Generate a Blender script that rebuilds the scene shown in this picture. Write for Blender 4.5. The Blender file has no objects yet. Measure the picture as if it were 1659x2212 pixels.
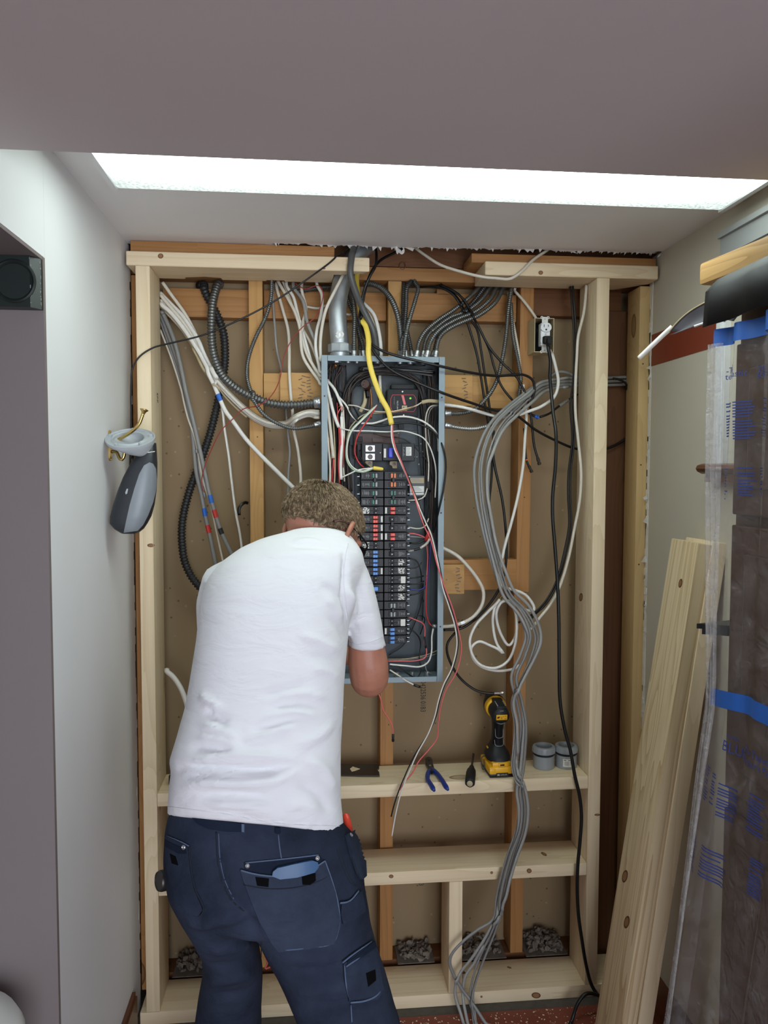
import bpy, bmesh, math, random
import numpy as np
from mathutils import Vector, Matrix, noise
from mathutils.bvhtree import BVHTree
random.seed(7); rng = np.random.default_rng(7)
SC = bpy.context.scene
COL = SC.collection
# ------------------------------------------------------------------ camera
FPX, IW, IH = 1653.93, 1659, 2212
YAW, PITCH, ROLL = 0.0952, -0.0544, 0.0024
CAM = np.array([-0.0145, -2.1538, 1.5819])
_fw = np.array([math.sin(YAW)*math.cos(PITCH), math.cos(YAW)*math.cos(PITCH), math.sin(PITCH)])
_r = np.cross(_fw, [0, 0, 1]); _r /= np.linalg.norm(_r); _u = np.cross(_r, _fw)
CR = _r*math.cos(ROLL)+_u*math.sin(ROLL); CU = _u*math.cos(ROLL)-_r*math.sin(ROLL)
cd = bpy.data.cameras.new('camera'); cam = bpy.data.objects.new('camera', cd); COL.objects.link(cam)
cd.sensor_fit = 'HORIZONTAL'; cd.sensor_width = 36; cd.lens = FPX/IW*36; cd.clip_start = 0.02
cam.matrix_world = Matrix(((CR[0], CU[0], -_fw[0], CAM[0]), (CR[1], CU[1], -_fw[1], CAM[1]), (CR[2], CU[2], -_fw[2], CAM[2]), (0, 0, 0, 1)))
SC.camera = cam
# ------------------------------------------------------------------ light and exposure
wd = bpy.data.worlds.new('world'); SC.world = wd; wd.use_nodes = True
wd.node_tree.nodes['Background'].inputs[0].default_value = (0.80, 0.88, 1.0, 1)
wd.node_tree.nodes['Background'].inputs[1].default_value = 0.24
SC.view_settings.view_transform = 'Standard'; SC.view_settings.look = 'None'
SC.view_settings.gamma = 1; SC.view_settings.use_curve_mapping = False
SC.view_settings.exposure = 0.0
FIX_E = 10.5          # diffuser emission
def area(name, loc, target, sx, sy, e, c):
    l = bpy.data.lights.new(name, 'AREA'); l.shape = 'RECTANGLE'; l.size = sx; l.size_y = sy; l.energy = e; l.color = c
    o = bpy.data.objects.new(name, l); COL.objects.link(o); o.location = loc
    o.rotation_euler = (Vector(target)-Vector(loc)).to_track_quat('-Z', 'Y').to_euler(); return o
area('window_daylight', (0.7, -4.2, 1.15), (-.1, 0, 1.35), 1.9, 1.8, 100, (0.84, 0.90, 1.0))

# ------------------------------------------------------------------ helpers
def ray(x, y): return _fw+CR*(x-IW/2)/FPX-CU*(y-IH/2)/FPX
def UY(x, y, v): d = ray(x, y); return CAM+d*(v-CAM[1])/d[1]
def UX(x, y, v): d = ray(x, y); return CAM+d*(v-CAM[0])/d[0]
def UZ(x, y, v): d = ray(x, y); return CAM+d*(v-CAM[2])/d[2]

def tag(o, label=None, cat=None, group=None, kind=None):
    if label: o['label'] = label
    if cat: o['category'] = cat
    if group: o['group'] = group
    if kind: o['kind'] = kind
    return o
def empty(name, loc, label=None, cat=None, group=None):
    o = bpy.data.objects.new(name, None); COL.objects.link(o); o.location = Vector(loc); o.empty_display_size = 0.02
    return tag(o, label, cat, group)
def setpar(o, p):
    if p is None: return
    o.parent = p
    m = Matrix.Identity(4); q = p; ch = []
    while q is not None: ch.append(q); q = q.parent
    for q in reversed(ch): m = m @ (q.matrix_parent_inverse @ q.matrix_basis if q.parent else q.matrix_basis)
    o.matrix_parent_inverse = m.inverted()
def link(name, me, mat=None, parent=None, mw=None):
    o = bpy.data.objects.new(name, me); COL.objects.link(o)
    if mw is not None: o.matrix_basis = mw
    if mat is not None:
        me.materials.clear()
        for m in (mat if isinstance(mat, (list, tuple)) else [mat]): me.materials.append(m)
    setpar(o, parent); return o
def recenter(o):
    me = o.data; n = len(me.vertices)
    co = np.empty(n*3); me.vertices.foreach_get('co', co); co = co.reshape(-1, 3)
    c = np.array([(co[:, 0].min()+co[:, 0].max())/2, (co[:, 1].min()+co[:, 1].max())/2, co[:, 2].min()])
    me.vertices.foreach_set('co', (co-c).ravel()); o.location = Vector(c); return o
def mesh(name, v, f, mat=None, parent=None, smooth=False, mw=None, mi=None):
    me = bpy.data.meshes.new(name); me.from_pydata([tuple(map(float, p)) for p in v], [], [tuple(map(int, q)) for q in f]); me.update()
    if smooth: me.polygons.foreach_set('use_smooth', [True]*len(me.polygons))
    o = link(name, me, mat, parent, mw)
    if mi is not None: me.polygons.foreach_set('material_index', mi)
    return o
def smooth_by_angle(o, ang=40):
    me = o.data; me.polygons.foreach_set('use_smooth', [True]*len(me.polygons)); me.set_sharp_from_angle(angle=math.radians(ang)); return o

class MB:
    """collects simple solids and builds them as one mesh"""
    def __init__(s): s.v = []; s.f = []; s.m = []
    def add(s, v, f, m=0):
        k = len(s.v); s.v += [tuple(p) for p in v]; s.f += [tuple(i+k for i in q) for q in f]; s.m += [m]*len(f)
    def box(s, lo, hi, m=0, mw=None, bev=0.0):
        bm = bmesh.new(); bmesh.ops.create_cube(bm, size=1)
        lo = Vector(lo); hi = Vector(hi)
        for v in bm.verts: v.co = Vector([(lo[i]+hi[i])/2+v.co[i]*(hi[i]-lo[i]) for i in range(3)])
        if bev > 0: bmesh.ops.bevel(bm, geom=bm.edges[:], offset=bev, segments=2, profile=0.6, affect='EDGES')
        if mw is not None: bm.transform(mw)
        bm.verts.index_update()
        s.add([v.co[:] for v in bm.verts], [[v.index for v in q.verts] for q in bm.faces], m); bm.free()
    def lathe(s, prof, n=24, m=0, mw=None, caps=True):
        """prof: (radius, z) list along local z"""
        v = []; f = []
        for r, z in prof:
            for i in range(n): a = 2*math.pi*i/n; v.append(Vector((r*math.cos(a), r*math.sin(a), z)))
        for k in range(len(prof)-1):
            for i in range(n): j = (i+1) % n; f.append((k*n+i, k*n+j, (k+1)*n+j, (k+1)*n+i))
        if caps: f.append(tuple(reversed(range(n)))); f.append(tuple(range((len(prof)-1)*n, len(prof)*n)))
        if mw is not None: v = [mw @ p for p in v]
        s.add([p[:] for p in v], f, m)
    def prism(s, poly, z0, z1, m=0, mw=None):
        n = len(poly); v = [Vector((x, y, z0)) for x, y in poly]+[Vector((x, y, z1)) for x, y in poly]
        f = [tuple(reversed(range(n))), tuple(range(n, 2*n))]+[(i, (i+1) % n, n+(i+1) % n, n+i) for i in range(n)]
        if mw is not None: v = [mw @ p for p in v]
        s.add([p[:] for p in v], f, m)
    def build(s, name, mat, parent=None, smooth=None, mw=None):
        o = mesh(name, s.v, s.f, mat, parent, mw=mw, mi=s.m if isinstance(mat, (list, tuple)) else None)
        if smooth: smooth_by_angle(o, smooth)
        return o
def rotz(a): return Matrix.Rotation(a, 4, 'Z')
def frame(o, x, y=None, z=None):
    """matrix with local z along z (or x,y given)"""
    z = Vector(z).normalized(); x = Vector(x); x = (x-z*x.dot(z)).normalized(); y = z.cross(x)
    return Matrix(((x[0], y[0], z[0], o[0]), (x[1], y[1], z[1], o[1]), (x[2], y[2], z[2], o[2]), (0, 0, 0, 1)))

def catmull(P, step):
    P = np.asarray(P, float)
    if len(P) == 2: P = np.array([P[0], P[0]*.5+P[1]*.5, P[1]])
    Q = np.vstack([2*P[0]-P[1], P, 2*P[-1]-P[-2]]); out = []
    for i in range(1, len(Q)-2):
        p0, p1, p2, p3 = Q[i-1:i+3]
        d01, d12, d23 = [max(np.linalg.norm(b-a)**.5, 1e-4) for a, b in ((p0, p1), (p1, p2), (p2, p3))]
        m1 = (p1-p0)/d01-(p2-p0)/(d01+d12)+(p2-p1)/d12; m2 = (p2-p1)/d12-(p3-p1)/(d12+d23)+(p3-p2)/d23
        m1 *= d12; m2 *= d12
        n = max(2, int(np.linalg.norm(p2-p1)/step)+1); t = np.linspace(0, 1, n, endpoint=False)[:, None]
        out.append((2*t**3-3*t**2+1)*p1+(t**3-2*t**2+t)*m1+(-2*t**3+3*t**2)*p2+(t**3-t**2)*m2)
    return np.vstack(out+[P[-1:]])
def resample(P, step):
    s = np.r_[0, np.cumsum(np.linalg.norm(np.diff(P, axis=0), axis=1))]; n = max(2, int(round(s[-1]/step))+1)
    t = np.linspace(0, s[-1], n); return np.stack([np.interp(t, s, P[:, k]) for k in range(3)], 1), t
def tube_geo(P, rw, rh, n=8, radii=None, facing=True):
    """swept ellipse; half width rw lies across the wall plane when facing"""
    T = np.gradient(P, axis=0); T /= np.linalg.norm(T, axis=1)[:, None]+1e-12
    Y = np.array([0, 1.0, 0.02]); N = Y-T*(T@Y)[:, None]; l = np.linalg.norm(N, axis=1)
    if l.min() < 0.25:                       # parallel transport where the path runs along Y
        N0 = N[np.argmax(l)] if l[0] < .1 else N[0]; cur = N0-T[0]*(T[0]@N0); N = []
        for t in T: cur = cur-t*(t@cur); cur = cur/(np.linalg.norm(cur)+1e-9); N.append(cur)
        N = np.array(N)
    else: N /= l[:, None]
    B = np.cross(T, N); a = 2*np.pi*np.arange(n)/n; k = len(P)
    R = np.ones(k) if radii is None else radii
    V = P[:, None, :]+R[:, None, None]*(np.cos(a)[None, :, None]*rw*B[:, None, :]+np.sin(a)[None, :, None]*rh*N[:, None, :])
    i = np.arange(k-1)[:, None]*n; j = np.arange(n)[None, :]; j2 = (j+1) % n
    F = np.stack([i+j, i+j2, i+n+j2, i+n+j], -1).reshape(-1, 4).tolist()
    F += [list(range(n))[::-1], list(range((k-1)*n, k*n))]
    return V.reshape(-1, 3), F
def px3(pts, y0=None):
    out = []; last = y0
    for p in pts:
        if len(p) == 3: last = p[2]
        out.append((p[0], p[1], last))
    # depth is interpolated smoothly between the given values
    ks = [i for i, p in enumerate(pts) if len(p) == 3]
    if ks:
        yy = np.interp(range(len(pts)), ks, [pts[i][2] for i in ks]); out = [(p[0], p[1], y) for p, y in zip(pts, yy)]
    return np.array([UY(*p) for p in out])
def tube(name, pts, mat, r, rh=None, n=8, step=0.006, parent=None, corr=None, world=False):
    P = np.asarray(pts, float) if world else px3(pts)
    C = catmull(P, 0.004)
    if corr:
        pitch, amp = corr; C, t = resample(C, pitch/4); ph = (np.arange(len(C)) % 4)
        rad = np.choose(ph, [1.0, 1.0, 1-amp, 1-amp*.7]); v, f = tube_geo(C, r, r, n, rad)
    else:
        C, t = resample(C, step); v, f = tube_geo(C, r, rh or r, n)
    o = mesh(name, v, f, mat, parent, smooth=True)
    o['_len'] = float(t[-1]); del o['_len']
    return o
def text(body, size, o, xdir, ydir, mat, parent, name='lettering', ext=0.0002, align='LEFT', squash=1.0):
    c = bpy.data.curves.new(name, 'FONT'); c.body = body; c.size = size; c.extrude = ext; c.align_x = align; c.resolution_u = 2
    t = bpy.data.objects.new(name, c); COL.objects.link(t); bpy.context.view_layer.update()
    me = bpy.data.meshes.new_from_object(t.evaluated_get(bpy.context.evaluated_depsgraph_get())); bpy.data.objects.remove(t)
    x = Vector(xdir).normalized(); y = Vector(ydir); y = (y-x*y.dot(x)).normalized(); z = x.cross(y)
    m = Matrix(((x[0]*squash, y[0], z[0], o[0]), (x[1]*squash, y[1], z[1], o[1]), (x[2]*squash, y[2], z[2], o[2]), (0, 0, 0, 1)))
    me.transform(m); return link(name, me, mat, parent)
def evaluated(o, name, mat, parent=None, smooth=True):
    bpy.context.view_layer.update()
    me = bpy.data.meshes.new_from_object(o.evaluated_get(bpy.context.evaluated_depsgraph_get())); bpy.data.objects.remove(o)
    if smooth: me.polygons.foreach_set('use_smooth', [True]*len(me.polygons))
    return link(name, me, mat, parent)
def union(name, pieces, voxel, smooth_it, mat, parent=None, factor=0.5):
    """pieces: list of (verts, faces) closed solids, merged into one continuous surface"""
    mb = MB()
    for v, f in pieces: mb.add(v, f)
    o = mb.build(name+'_raw', None)
    m = o.modifiers.new('r', 'REMESH'); m.mode = 'VOXEL'; m.voxel_size = voxel; m.adaptivity = 0
    if smooth_it: s = o.modifiers.new('s', 'SMOOTH'); s.iterations = smooth_it; s.factor = factor
    return evaluated(o, name, mat, parent)
def loft(rings, n=28, exp=2.0):
    """rings: (center, half-axis a, half-axis b) -> closed solid"""
    V = []; F = []
    for c, a, b in rings:
        c, a, b = map(np.asarray, (c, a, b))
        for i in range(n):
            t = 2*math.pi*i/n; ct, st = math.cos(t), math.sin(t)
            V.append(c+a*math.copysign(abs(ct)**(2/exp), ct)+b*math.copysign(abs(st)**(2/exp), st))
    k = len(rings)
    for r in range(k-1):
        for i in range(n): j = (i+1) % n; F.append((r*n+i, r*n+j, (r+1)*n+j, (r+1)*n+i))
    F.append(tuple(reversed(range(n)))); F.append(tuple(range((k-1)*n, k*n)))
    return V, F
def limb(pts, n=16):
    """pts: (point, radius or (r1,r2)) -> closed tapered tube with rounded ends"""
    P = np.array([p for p, r in pts], float); R = np.array([r if np.ndim(r) else (r, r) for p, r in pts], float)
    s = np.r_[0, np.cumsum(np.linalg.norm(np.diff(P, axis=0), axis=1))]; k = max(len(P)*3, int(s[-1]/0.012)+2); t = np.linspace(0, s[-1], k)
    C = np.stack([np.interp(t, s, P[:, i]) for i in range(3)], 1); RR = np.stack([np.interp(t, s, R[:, i]) for i in range(2)], 1)
    for _ in range(2): C[1:-1] = (C[:-2]+C[1:-1]*2+C[2:])/4
    d0 = C[0]-C[1]; d0 /= np.linalg.norm(d0); d1 = C[-1]-C[-2]; d1 /= np.linalg.norm(d1)
    C = np.vstack([C[0]+d0*RR[0].min()*.6, C, C[-1]+d1*RR[-1].min()*.6]); RR = np.vstack([RR[0]*.5, RR, RR[-1]*.5])
    T = np.gradient(C, axis=0); T /= np.linalg.norm(T, axis=1)[:, None]
    cur = np.array([1.0, 0, 0]) if abs(T[0][0]) < .8 else np.array([0, 1.0, 0]); rings = []
    for c, tt, r in zip(C, T, RR):
        cur = cur-tt*(tt@cur); cur /= np.linalg.norm(cur); rings.append((c, cur*r[0], np.cross(tt, cur)*r[1]))
    return loft(rings, n)

# ------------------------------------------------------------------ materials
def srgb(r, g, b):
    return tuple(((c/255)/12.92 if c/255 <= .04045 else ((c/255+.055)/1.055)**2.4) for c in (r, g, b))+(1,)
class NT:
    def __init__(s, name):
        s.m = bpy.data.materials.new(name); s.m.use_nodes = True; s.t = s.m.node_tree; s.b = s.t.nodes['Principled BSDF']
    def n(s, typ, **kw):
        x = s.t.nodes.new(typ)
        for k, v in kw.items():
            if hasattr(x, k): setattr(x, k, v)
        return x
    def l(s, a, b): s.t.links.new(a, b)
    def coord(s, scale=(1, 1, 1), kind='Object', loc=None):
        c = s.n('ShaderNodeTexCoord'); m = s.n('ShaderNodeMapping'); m.inputs['Scale'].default_value = scale
        s.l(c.outputs[kind], m.inputs['Vector'])
        if loc is not None: s.l(loc, m.inputs['Location'])
        return m.outputs[0]
    def noise(s, vec, scale, detail=3, rough=.5, dist=0):
        x = s.n('ShaderNodeTexNoise'); x.inputs['Scale'].default_value = scale; x.inputs['Detail'].default_value = detail
        x.inputs['Roughness'].default_value = rough; x.inputs['Distortion'].default_value = dist
        if vec is not None: s.l(vec, x.inputs['Vector'])
        return x.outputs['Fac']
    def ramp(s, fac, stops):
        r = s.n('ShaderNodeValToRGB'); e = r.color_ramp.elements
        while len(e) < len(stops): e.new(.5)
        for x, (p, c) in zip(e, stops): x.position = p; x.color = c if len(c) == 4 else tuple(c)+(1,)
        s.l(fac, r.inputs[0]); return r.outputs[0]
    def mix(s, fac, a, b, typ='MIX'):
        x = s.n('ShaderNodeMix'); x.data_type = 'RGBA'; x.blend_type = typ
        if hasattr(fac, 'is_output'): s.l(fac, x.inputs[0])
        else: x.inputs[0].default_value = fac
        for v, i in ((a, 6), (b, 7)):
            if hasattr(v, 'is_output'): s.l(v, x.inputs[i])
            else: x.inputs[i].default_value = v
        return x.outputs[2]
    def math(s, op, a, b=None, c=None):
        x = s.n('ShaderNodeMath'); x.operation = op
        for v, i in ((a, 0), (b, 1), (c, 2)):
            if v is None: continue
            if hasattr(v, 'is_output'): s.l(v, x.inputs[i])
            else: x.inputs[i].default_value = v
        return x.outputs[0]
    def color(s, c):
        if hasattr(c, 'is_output'): s.l(c, s.b.inputs['Base Color'])
        else: s.b.inputs['Base Color'].default_value = c
    def bump(s, h, strength=.3, dist=.002):
        b = s.n('ShaderNodeBump'); b.inputs['Strength'].default_value = strength; b.inputs['Distance'].default_value = dist
        s.l(h, b.inputs['Height']); s.l(b.outputs[0], s.b.inputs['Normal'])
    def set(s, **kw):
        for k, v in kw.items():
            i = s.b.inputs[k.replace('_', ' ')]
            i.default_value = v
        return s
def plain(name, c, rough=.5, metal=0, spec=.5, var=0.0, scale=60, bump=0, bdist=.001, coat=0):
    t = NT(name); t.set(Roughness=rough, Metallic=metal); t.b.inputs['Specular IOR Level'].default_value = spec
    if coat: t.b.inputs['Coat Weight'].default_value = coat
    if var or bump:
        f = t.noise(t.coord(), scale, 4, .6)
        t.color(t.mix(f, tuple(x*(1-var) for x in c[:3])+(1,), tuple(min(1, x*(1+var)) for x in c[:3])+(1,)))
        if bump: t.bump(f, bump, bdist)
    else: t.color(c)
    return t.m
def wood(name, light, dark, knot, ring=1.0, rough=.6, knots=True, grain=.6):
    """long grain along local X, with growth rings that bend round knots"""
    t = NT(name); t.set(Roughness=rough); t.b.inputs['Specular IOR Level'].default_value = .25
    oi = t.n('ShaderNodeObjectInfo'); off = t.n('ShaderNodeCombineXYZ')
    r10 = t.math('MULTIPLY', oi.outputs['Random'], 37.0); t.l(r10, off.inputs[0]); t.l(t.math('MULTIPLY', oi.outputs['Random'], 5.3), off.inputs[1]); t.l(t.math('MULTIPLY', oi.outputs['Random'], 3.1), off.inputs[2])
    v1 = t.coord((.32, 8, 8), loc=off.outputs[0])
    low = t.noise(v1, 1.6, 2, .5)
    vk = t.coord((2.2, 4.6, 4.6), loc=off.outputs[0]); vo = t.n('ShaderNodeTexVoronoi'); vo.inputs['Scale'].default_value = 1.0; t.l(vk, vo.inputs['Vector'])
    dist = vo.outputs['Distance']
    sep = t.n('ShaderNodeSeparateColor'); t.l(vo.outputs['Color'], sep.inputs[0]); has = t.math('GREATER_THAN', sep.outputs[0], .15)
    bell = t.math('MULTIPLY', t.math('POWER', 2.718, t.math('MULTIPLY', t.math('MULTIPLY', dist, dist), -14.0)), has)
    g = t.math('ADD', t.math('MULTIPLY', low, 9.0*ring), t.math('MULTIPLY', bell, 4.0))
    band = t.math('FRACT', g); band = t.math('POWER', band, 2.2)
    fine = t.noise(t.coord((6, 260, 260), loc=off.outputs[0]), 1.0, 2, .6)
    fac = t.math('ADD', t.math('MULTIPLY', band, .75*grain), t.math('MULTIPLY', t.math('SUBTRACT', fine, .5), .45))
    c = t.mix(t.math('MAXIMUM', t.math('MINIMUM', fac, 1.0), 0.0), light, dark)
    blotch = t.noise(t.coord((1.5, 5, 5), loc=off.outputs[0]), 3.0, 3, .6); c = t.mix(t.math('MULTIPLY', blotch, .25), c, dark)
    if knots:
        kk = t.math('MULTIPLY', t.math('LESS_THAN', dist, .085), has); ke = t.math('MULTIPLY', kk, t.ramp(dist, [(0, (.5,)*3), (.06, (.6,)*3), (.078, (1,)*3)]))
        c = t.mix(t.math('MULTIPLY', ke, .8), c, knot)
    t.color(c); t.bump(fine, .25, .0006); return t.m
M = {}
M['pine'] = wood('new_pine', (.84, .70, .485, 1), (.64, .47, .265, 1), (.20, .09, .035, 1))
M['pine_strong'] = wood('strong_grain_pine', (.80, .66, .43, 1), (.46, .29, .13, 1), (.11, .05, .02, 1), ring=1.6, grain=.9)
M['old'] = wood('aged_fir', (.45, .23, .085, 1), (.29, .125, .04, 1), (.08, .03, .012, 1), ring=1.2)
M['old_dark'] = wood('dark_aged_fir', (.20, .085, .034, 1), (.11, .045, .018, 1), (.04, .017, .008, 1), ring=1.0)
M['old_pale'] = wood('pale_aged_fir', (.58, .34, .13, 1), (.42, .21, .07, 1), (.10, .04, .015, 1), ring=1.2)
M['old_tan'] = wood('tan_aged_fir', (.66, .47, .23, 1), (.52, .33, .14, 1), (.14, .06, .02, 1), ring=1.1)
M['old_brown'] = wood('brown_board', (.155, .07, .030, 1), (.085, .034, .014, 1), (.035, .013, .006, 1), ring=1.0)
M['rough'] = wood('rough_sawn', (.55, .34, .14, 1), (.34, .18, .06, 1), (.10, .05, .02, 1), ring=2.2, grain=1.0, knots=False)
def wall_paint(name, c, rough=.55, spec=.3):
    t = NT(name); t.set(Roughness=rough); t.b.inputs['Specular IOR Level'].default_value = spec
    v = t.coord(); a = t.noise(v, 2.5, 3, .5); t.color(t.mix(a, tuple(x*.95 for x in c[:3])+(1,), tuple(min(1, x*1.04) for x in c[:3])+(1,)))
    t.bump(t.noise(v, 350, 2, .5), .08, .0006); return t.m
M['wall'] = wall_paint('white_wall_paint', (.78, .78, .78, 1))
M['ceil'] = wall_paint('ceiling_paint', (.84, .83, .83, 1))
M['beige'] = wall_paint('beige_wall_paint', (.55, .505, .415, 1))
M['mauve'] = wall_paint('mauve_grey_paint', (.205, .175, .172, 1), .42, .4)
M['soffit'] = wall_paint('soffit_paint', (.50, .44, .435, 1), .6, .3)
M['greytrim'] = plain('grey_painted_trim', (.33, .34, .34, 1), .5)
M['stripe'] = wall_paint('brick_red_stripe', (.225, .042, .022, 1), .35)
M['gyp'] = plain('gypsum_core', (.74, .72, .68, 1), .9, var=.15, scale=90, bump=.6, bdist=.002)
def kraft():
    t = NT('kraft_backing'); t.set(Roughness=.75); t.b.inputs['Specular IOR Level'].default_value = .2; v = t.coord()
    a = t.noise(v, 1.6, 4, .55); c = t.mix(a, (.26, .18, .092, 1), (.34, .245, .135, 1))
    b = t.noise(t.coord((4, 1, .6)), 3, 3, .5); c = t.mix(t.math('MULTIPLY', b, .35), c, (.36, .27, .185, 1))
    vo = t.n('ShaderNodeTexVoronoi'); vo.inputs['Scale'].default_value = 26; t.l(v, vo.inputs['Vector'])
    c = t.mix(t.ramp(vo.outputs['Distance'], [(.0, (1, 1, 1)), (.07, (1, 1, 1)), (.1, (0, 0, 0))]), c, (.16, .11, .06, 1))
    vo2 = t.n('ShaderNodeTexVoronoi'); vo2.inputs['Scale'].default_value = 17; t.l(t.coord(loc=None, scale=(1.1, 1, 1.13)), vo2.inputs['Vector'])
    c = t.mix(t.math('MULTIPLY', t.ramp(vo2.outputs['Distance'], [(.0, (1, 1, 1)), (.05, (1, 1, 1)), (.08, (0, 0, 0))]), .45), c, (.5, .42, .3, 1))
    t.color(c); return t.m
M['kraft'] = kraft()
def redfloor():
    t = NT('red_painted_floor'); t.set(Roughness=.45); v = t.coord(); c = t.mix(t.noise(v, 9, 4, .6), (.17, .035, .022, 1), (.27, .07, .045, 1))
    c = t.mix(t.math('MULTIPLY', t.math('GREATER_THAN', t.noise(v, 60, 5, .7), .62), .5), c, (.45, .30, .2, 1)); t.color(c); t.bump(t.noise(v, 120, 3), .2, .001); return t.m
M['redfloor'] = redfloor()
M['concrete'] = plain('grey_concrete', (.09, .078, .065, 1), .9, var=.4, scale=45, bump=.5)
M['steel'] = plain('painted_steel_grey', (.225, .29, .325, 1), .42, var=.08, scale=30)
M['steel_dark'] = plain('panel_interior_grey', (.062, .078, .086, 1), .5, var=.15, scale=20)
M['galv'] = plain('galvanised_steel', (.42, .45, .47, 1), .38, .75, var=.3, scale=24, bump=.1)
M['flex'] = plain('flexible_steel_conduit', (.17, .175, .165, 1), .42, .8, var=.2, scale=60)
M['flexd'] = plain('dark_flexible_conduit', (.085, .088, .085, 1), .4, .6, var=.2, scale=60)
M['flexb'] = plain('black_corrugated_conduit', (.022, .023, .024, 1), .45, .1)
M['zinc'] = plain('zinc_fitting', (.46, .47, .47, 1), .36, .85, var=.2, scale=80)
M['chrome'] = plain('bright_metal', (.75, .75, .73, 1), .2, 1)
M['brass'] = plain('polished_brass', (.62, .44, .16, 1), .22, 1)
M['cwhite'] = plain('white_cable_jacket', (.66, .61, .51, 1), .42, var=.08, scale=12)
M['cwhite2'] = plain('bright_white_jacket', (.74, .72, .66, 1), .38)
M['cgray'] = plain('grey_cable_jacket', (.29, .285, .268, 1), .42, var=.1, scale=20)
M['cgray2'] = plain('dull_grey_jacket', (.225, .222, .212, 1), .45, var=.1, scale=20)
M['cdark'] = plain('dark_grey_cable_jacket', (.082, .082, .078, 1), .42)
M['cblack'] = plain('black_cable_jacket', (.007, .007, .007, 1), .35, spec=.4)
M['cred'] = plain('red_wire', (.55, .035, .035, 1), .4)
M['cpink'] = plain('salmon_wire', (.72, .13, .13, 1), .4)
M['cthinred'] = plain('thin_red_wire', (.33, .035, .028, 1), .45)
M['cgreen'] = plain('green_white_wire', (.42, .55, .36, 1), .4)
M['cblue'] = plain('blue_wire', (.03, .04, .22, 1), .4)
M['cyellow'] = plain('yellow_cable_jacket', (.80, .60, .09, 1), .42)
M['ctan'] = plain('tan_cable_jacket', (.50, .41, .24, 1), .5)
M['copper'] = plain('bare_copper', (.45, .2, .08, 1), .4, .8)
M['cdirty'] = plain('dirty_dark_wire', (.03, .023, .02, 1), .5, var=.4, scale=120)
M['cbrown'] = plain('brown_wire', (.075, .045, .035, 1), .5)
M['black'] = plain('black_plastic', (.007, .007, .008, 1), .4, spec=.28)
M['black2'] = plain('charcoal_plastic', (.016, .0165, .018, 1), .5, spec=.28)
M['rubber'] = plain('black_rubber', (.016, .016, .016, 1), .7, spec=.28)
M['white'] = plain('white_plastic', (.78, .79, .80, 1), .35)
M['label'] = plain('white_label', (.72, .71, .66, 1), .6)
M['tanlabel'] = plain('tan_label', (.42, .34, .2, 1), .6)
M['print'] = plain('black_print', (.02, .02, .02, 1), .7)
M['gprint'] = plain('grey_print', (.28, .28, .28, 1), .6)
M['tblue'] = plain('blue_tape', (.02, .13, .52, 1), .5)
M['tred'] = plain('red_tape', (.52, .025, .02, 1), .45)
M['tgl_red'] = plain('red_toggle', (.72, .055, .025, 1), .35)
M['tgl_blue'] = plain('blue_toggle', (.07, .24, .62, 1), .35)
M['tgl_green'] = plain('green_toggle', (.03, .16, .11, 1), .4)
M['tgl_orange'] = plain('orange_toggle', (.80, .18, .03, 1), .4)
M['tgl_gray'] = plain('grey_toggle', (.30, .32, .32, 1), .4)
M['hblue'] = plain('blue_main_handle', (.01, .03, .50, 1), .35)
M['yellow'] = plain('yellow_plastic', (.82, .43, .012, 1), .4)
M['pvc'] = plain('grey_pvc', (.27, .29, .30, 1), .4, var=.06, scale=20)
M['bluegrip'] = plain('blue_dipped_grip', (.012, .045, .27, 1), .35)
M['toolsteel'] = plain('dark_tool_steel', (.07, .062, .055, 1), .4, .7)
M['brownplate'] = plain('brown_bakelite', (.075, .034, .025, 1), .5, var=.3, scale=60)
M['stain'] = plain('stained_brown_wood', (.125, .042, .016, 1), .35)
M['darkwood'] = wood('dark_cabinet_wood', (.085, .044, .027, 1), (.034, .017, .010, 1), (.01, .005, .003, 1), rough=.35, knots=False)
M['greenblack'] = plain('worn_black_green_paint', (.010, .017, .015, 1), .38, var=.3, scale=30)
M['hgray'] = plain('light_grey_plastic', (.42, .45, .47, 1), .35)
M['hgray2'] = plain('mid_grey_plastic', (.20, .22, .24, 1), .4)
M['hdark'] = plain('dark_slate_plastic', (.020, .023, .029, 1), .42, var=.25, scale=50)
M['bucket'] = plain('white_bucket_plastic', (.80, .80, .79, 1), .4)
M['tarp'] = plain('black_sheet', (.006, .0055, .006, 1), .55, spec=.28)
M['tarpgrey'] = plain('grey_sheet', (.12, .115, .13, 1), .5)
M['rubble'] = plain('plaster_rubble', (.20, .17, .135, 1), .95, var=.5, scale=60)
M['sawdust'] = plain('pale_wood_chips', (.75, .6, .42, 1), .9)
M['knot'] = plain('wood_knot', (.30, .145, .055, 1), .6, var=.3, scale=200)
M['knot_ring'] = plain('wood_knot_ring', (.11, .045, .018, 1), .7, var=.3, scale=200)
# ================================================================== setting
S = 'structure'
def slab(name, lo, hi, mat, parent=None, kind=S):
    mb = MB(); mb.box(lo, hi); o = mb.build(name, mat, parent)
    if parent is None: recenter(o)
    if kind and parent is None: o['kind'] = kind
    return o
ZC, XL, XR = 2.21, -0.52, 0.99
slab('floor', (-2.6, -5.0, -.05), (1.8, -.035, 0), M['redfloor'])
o = slab('floor_concrete_strip', (-.6, -.035, -.05), (1.1, .30, -.001), M['concrete']); o.name = 'floor'
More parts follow.
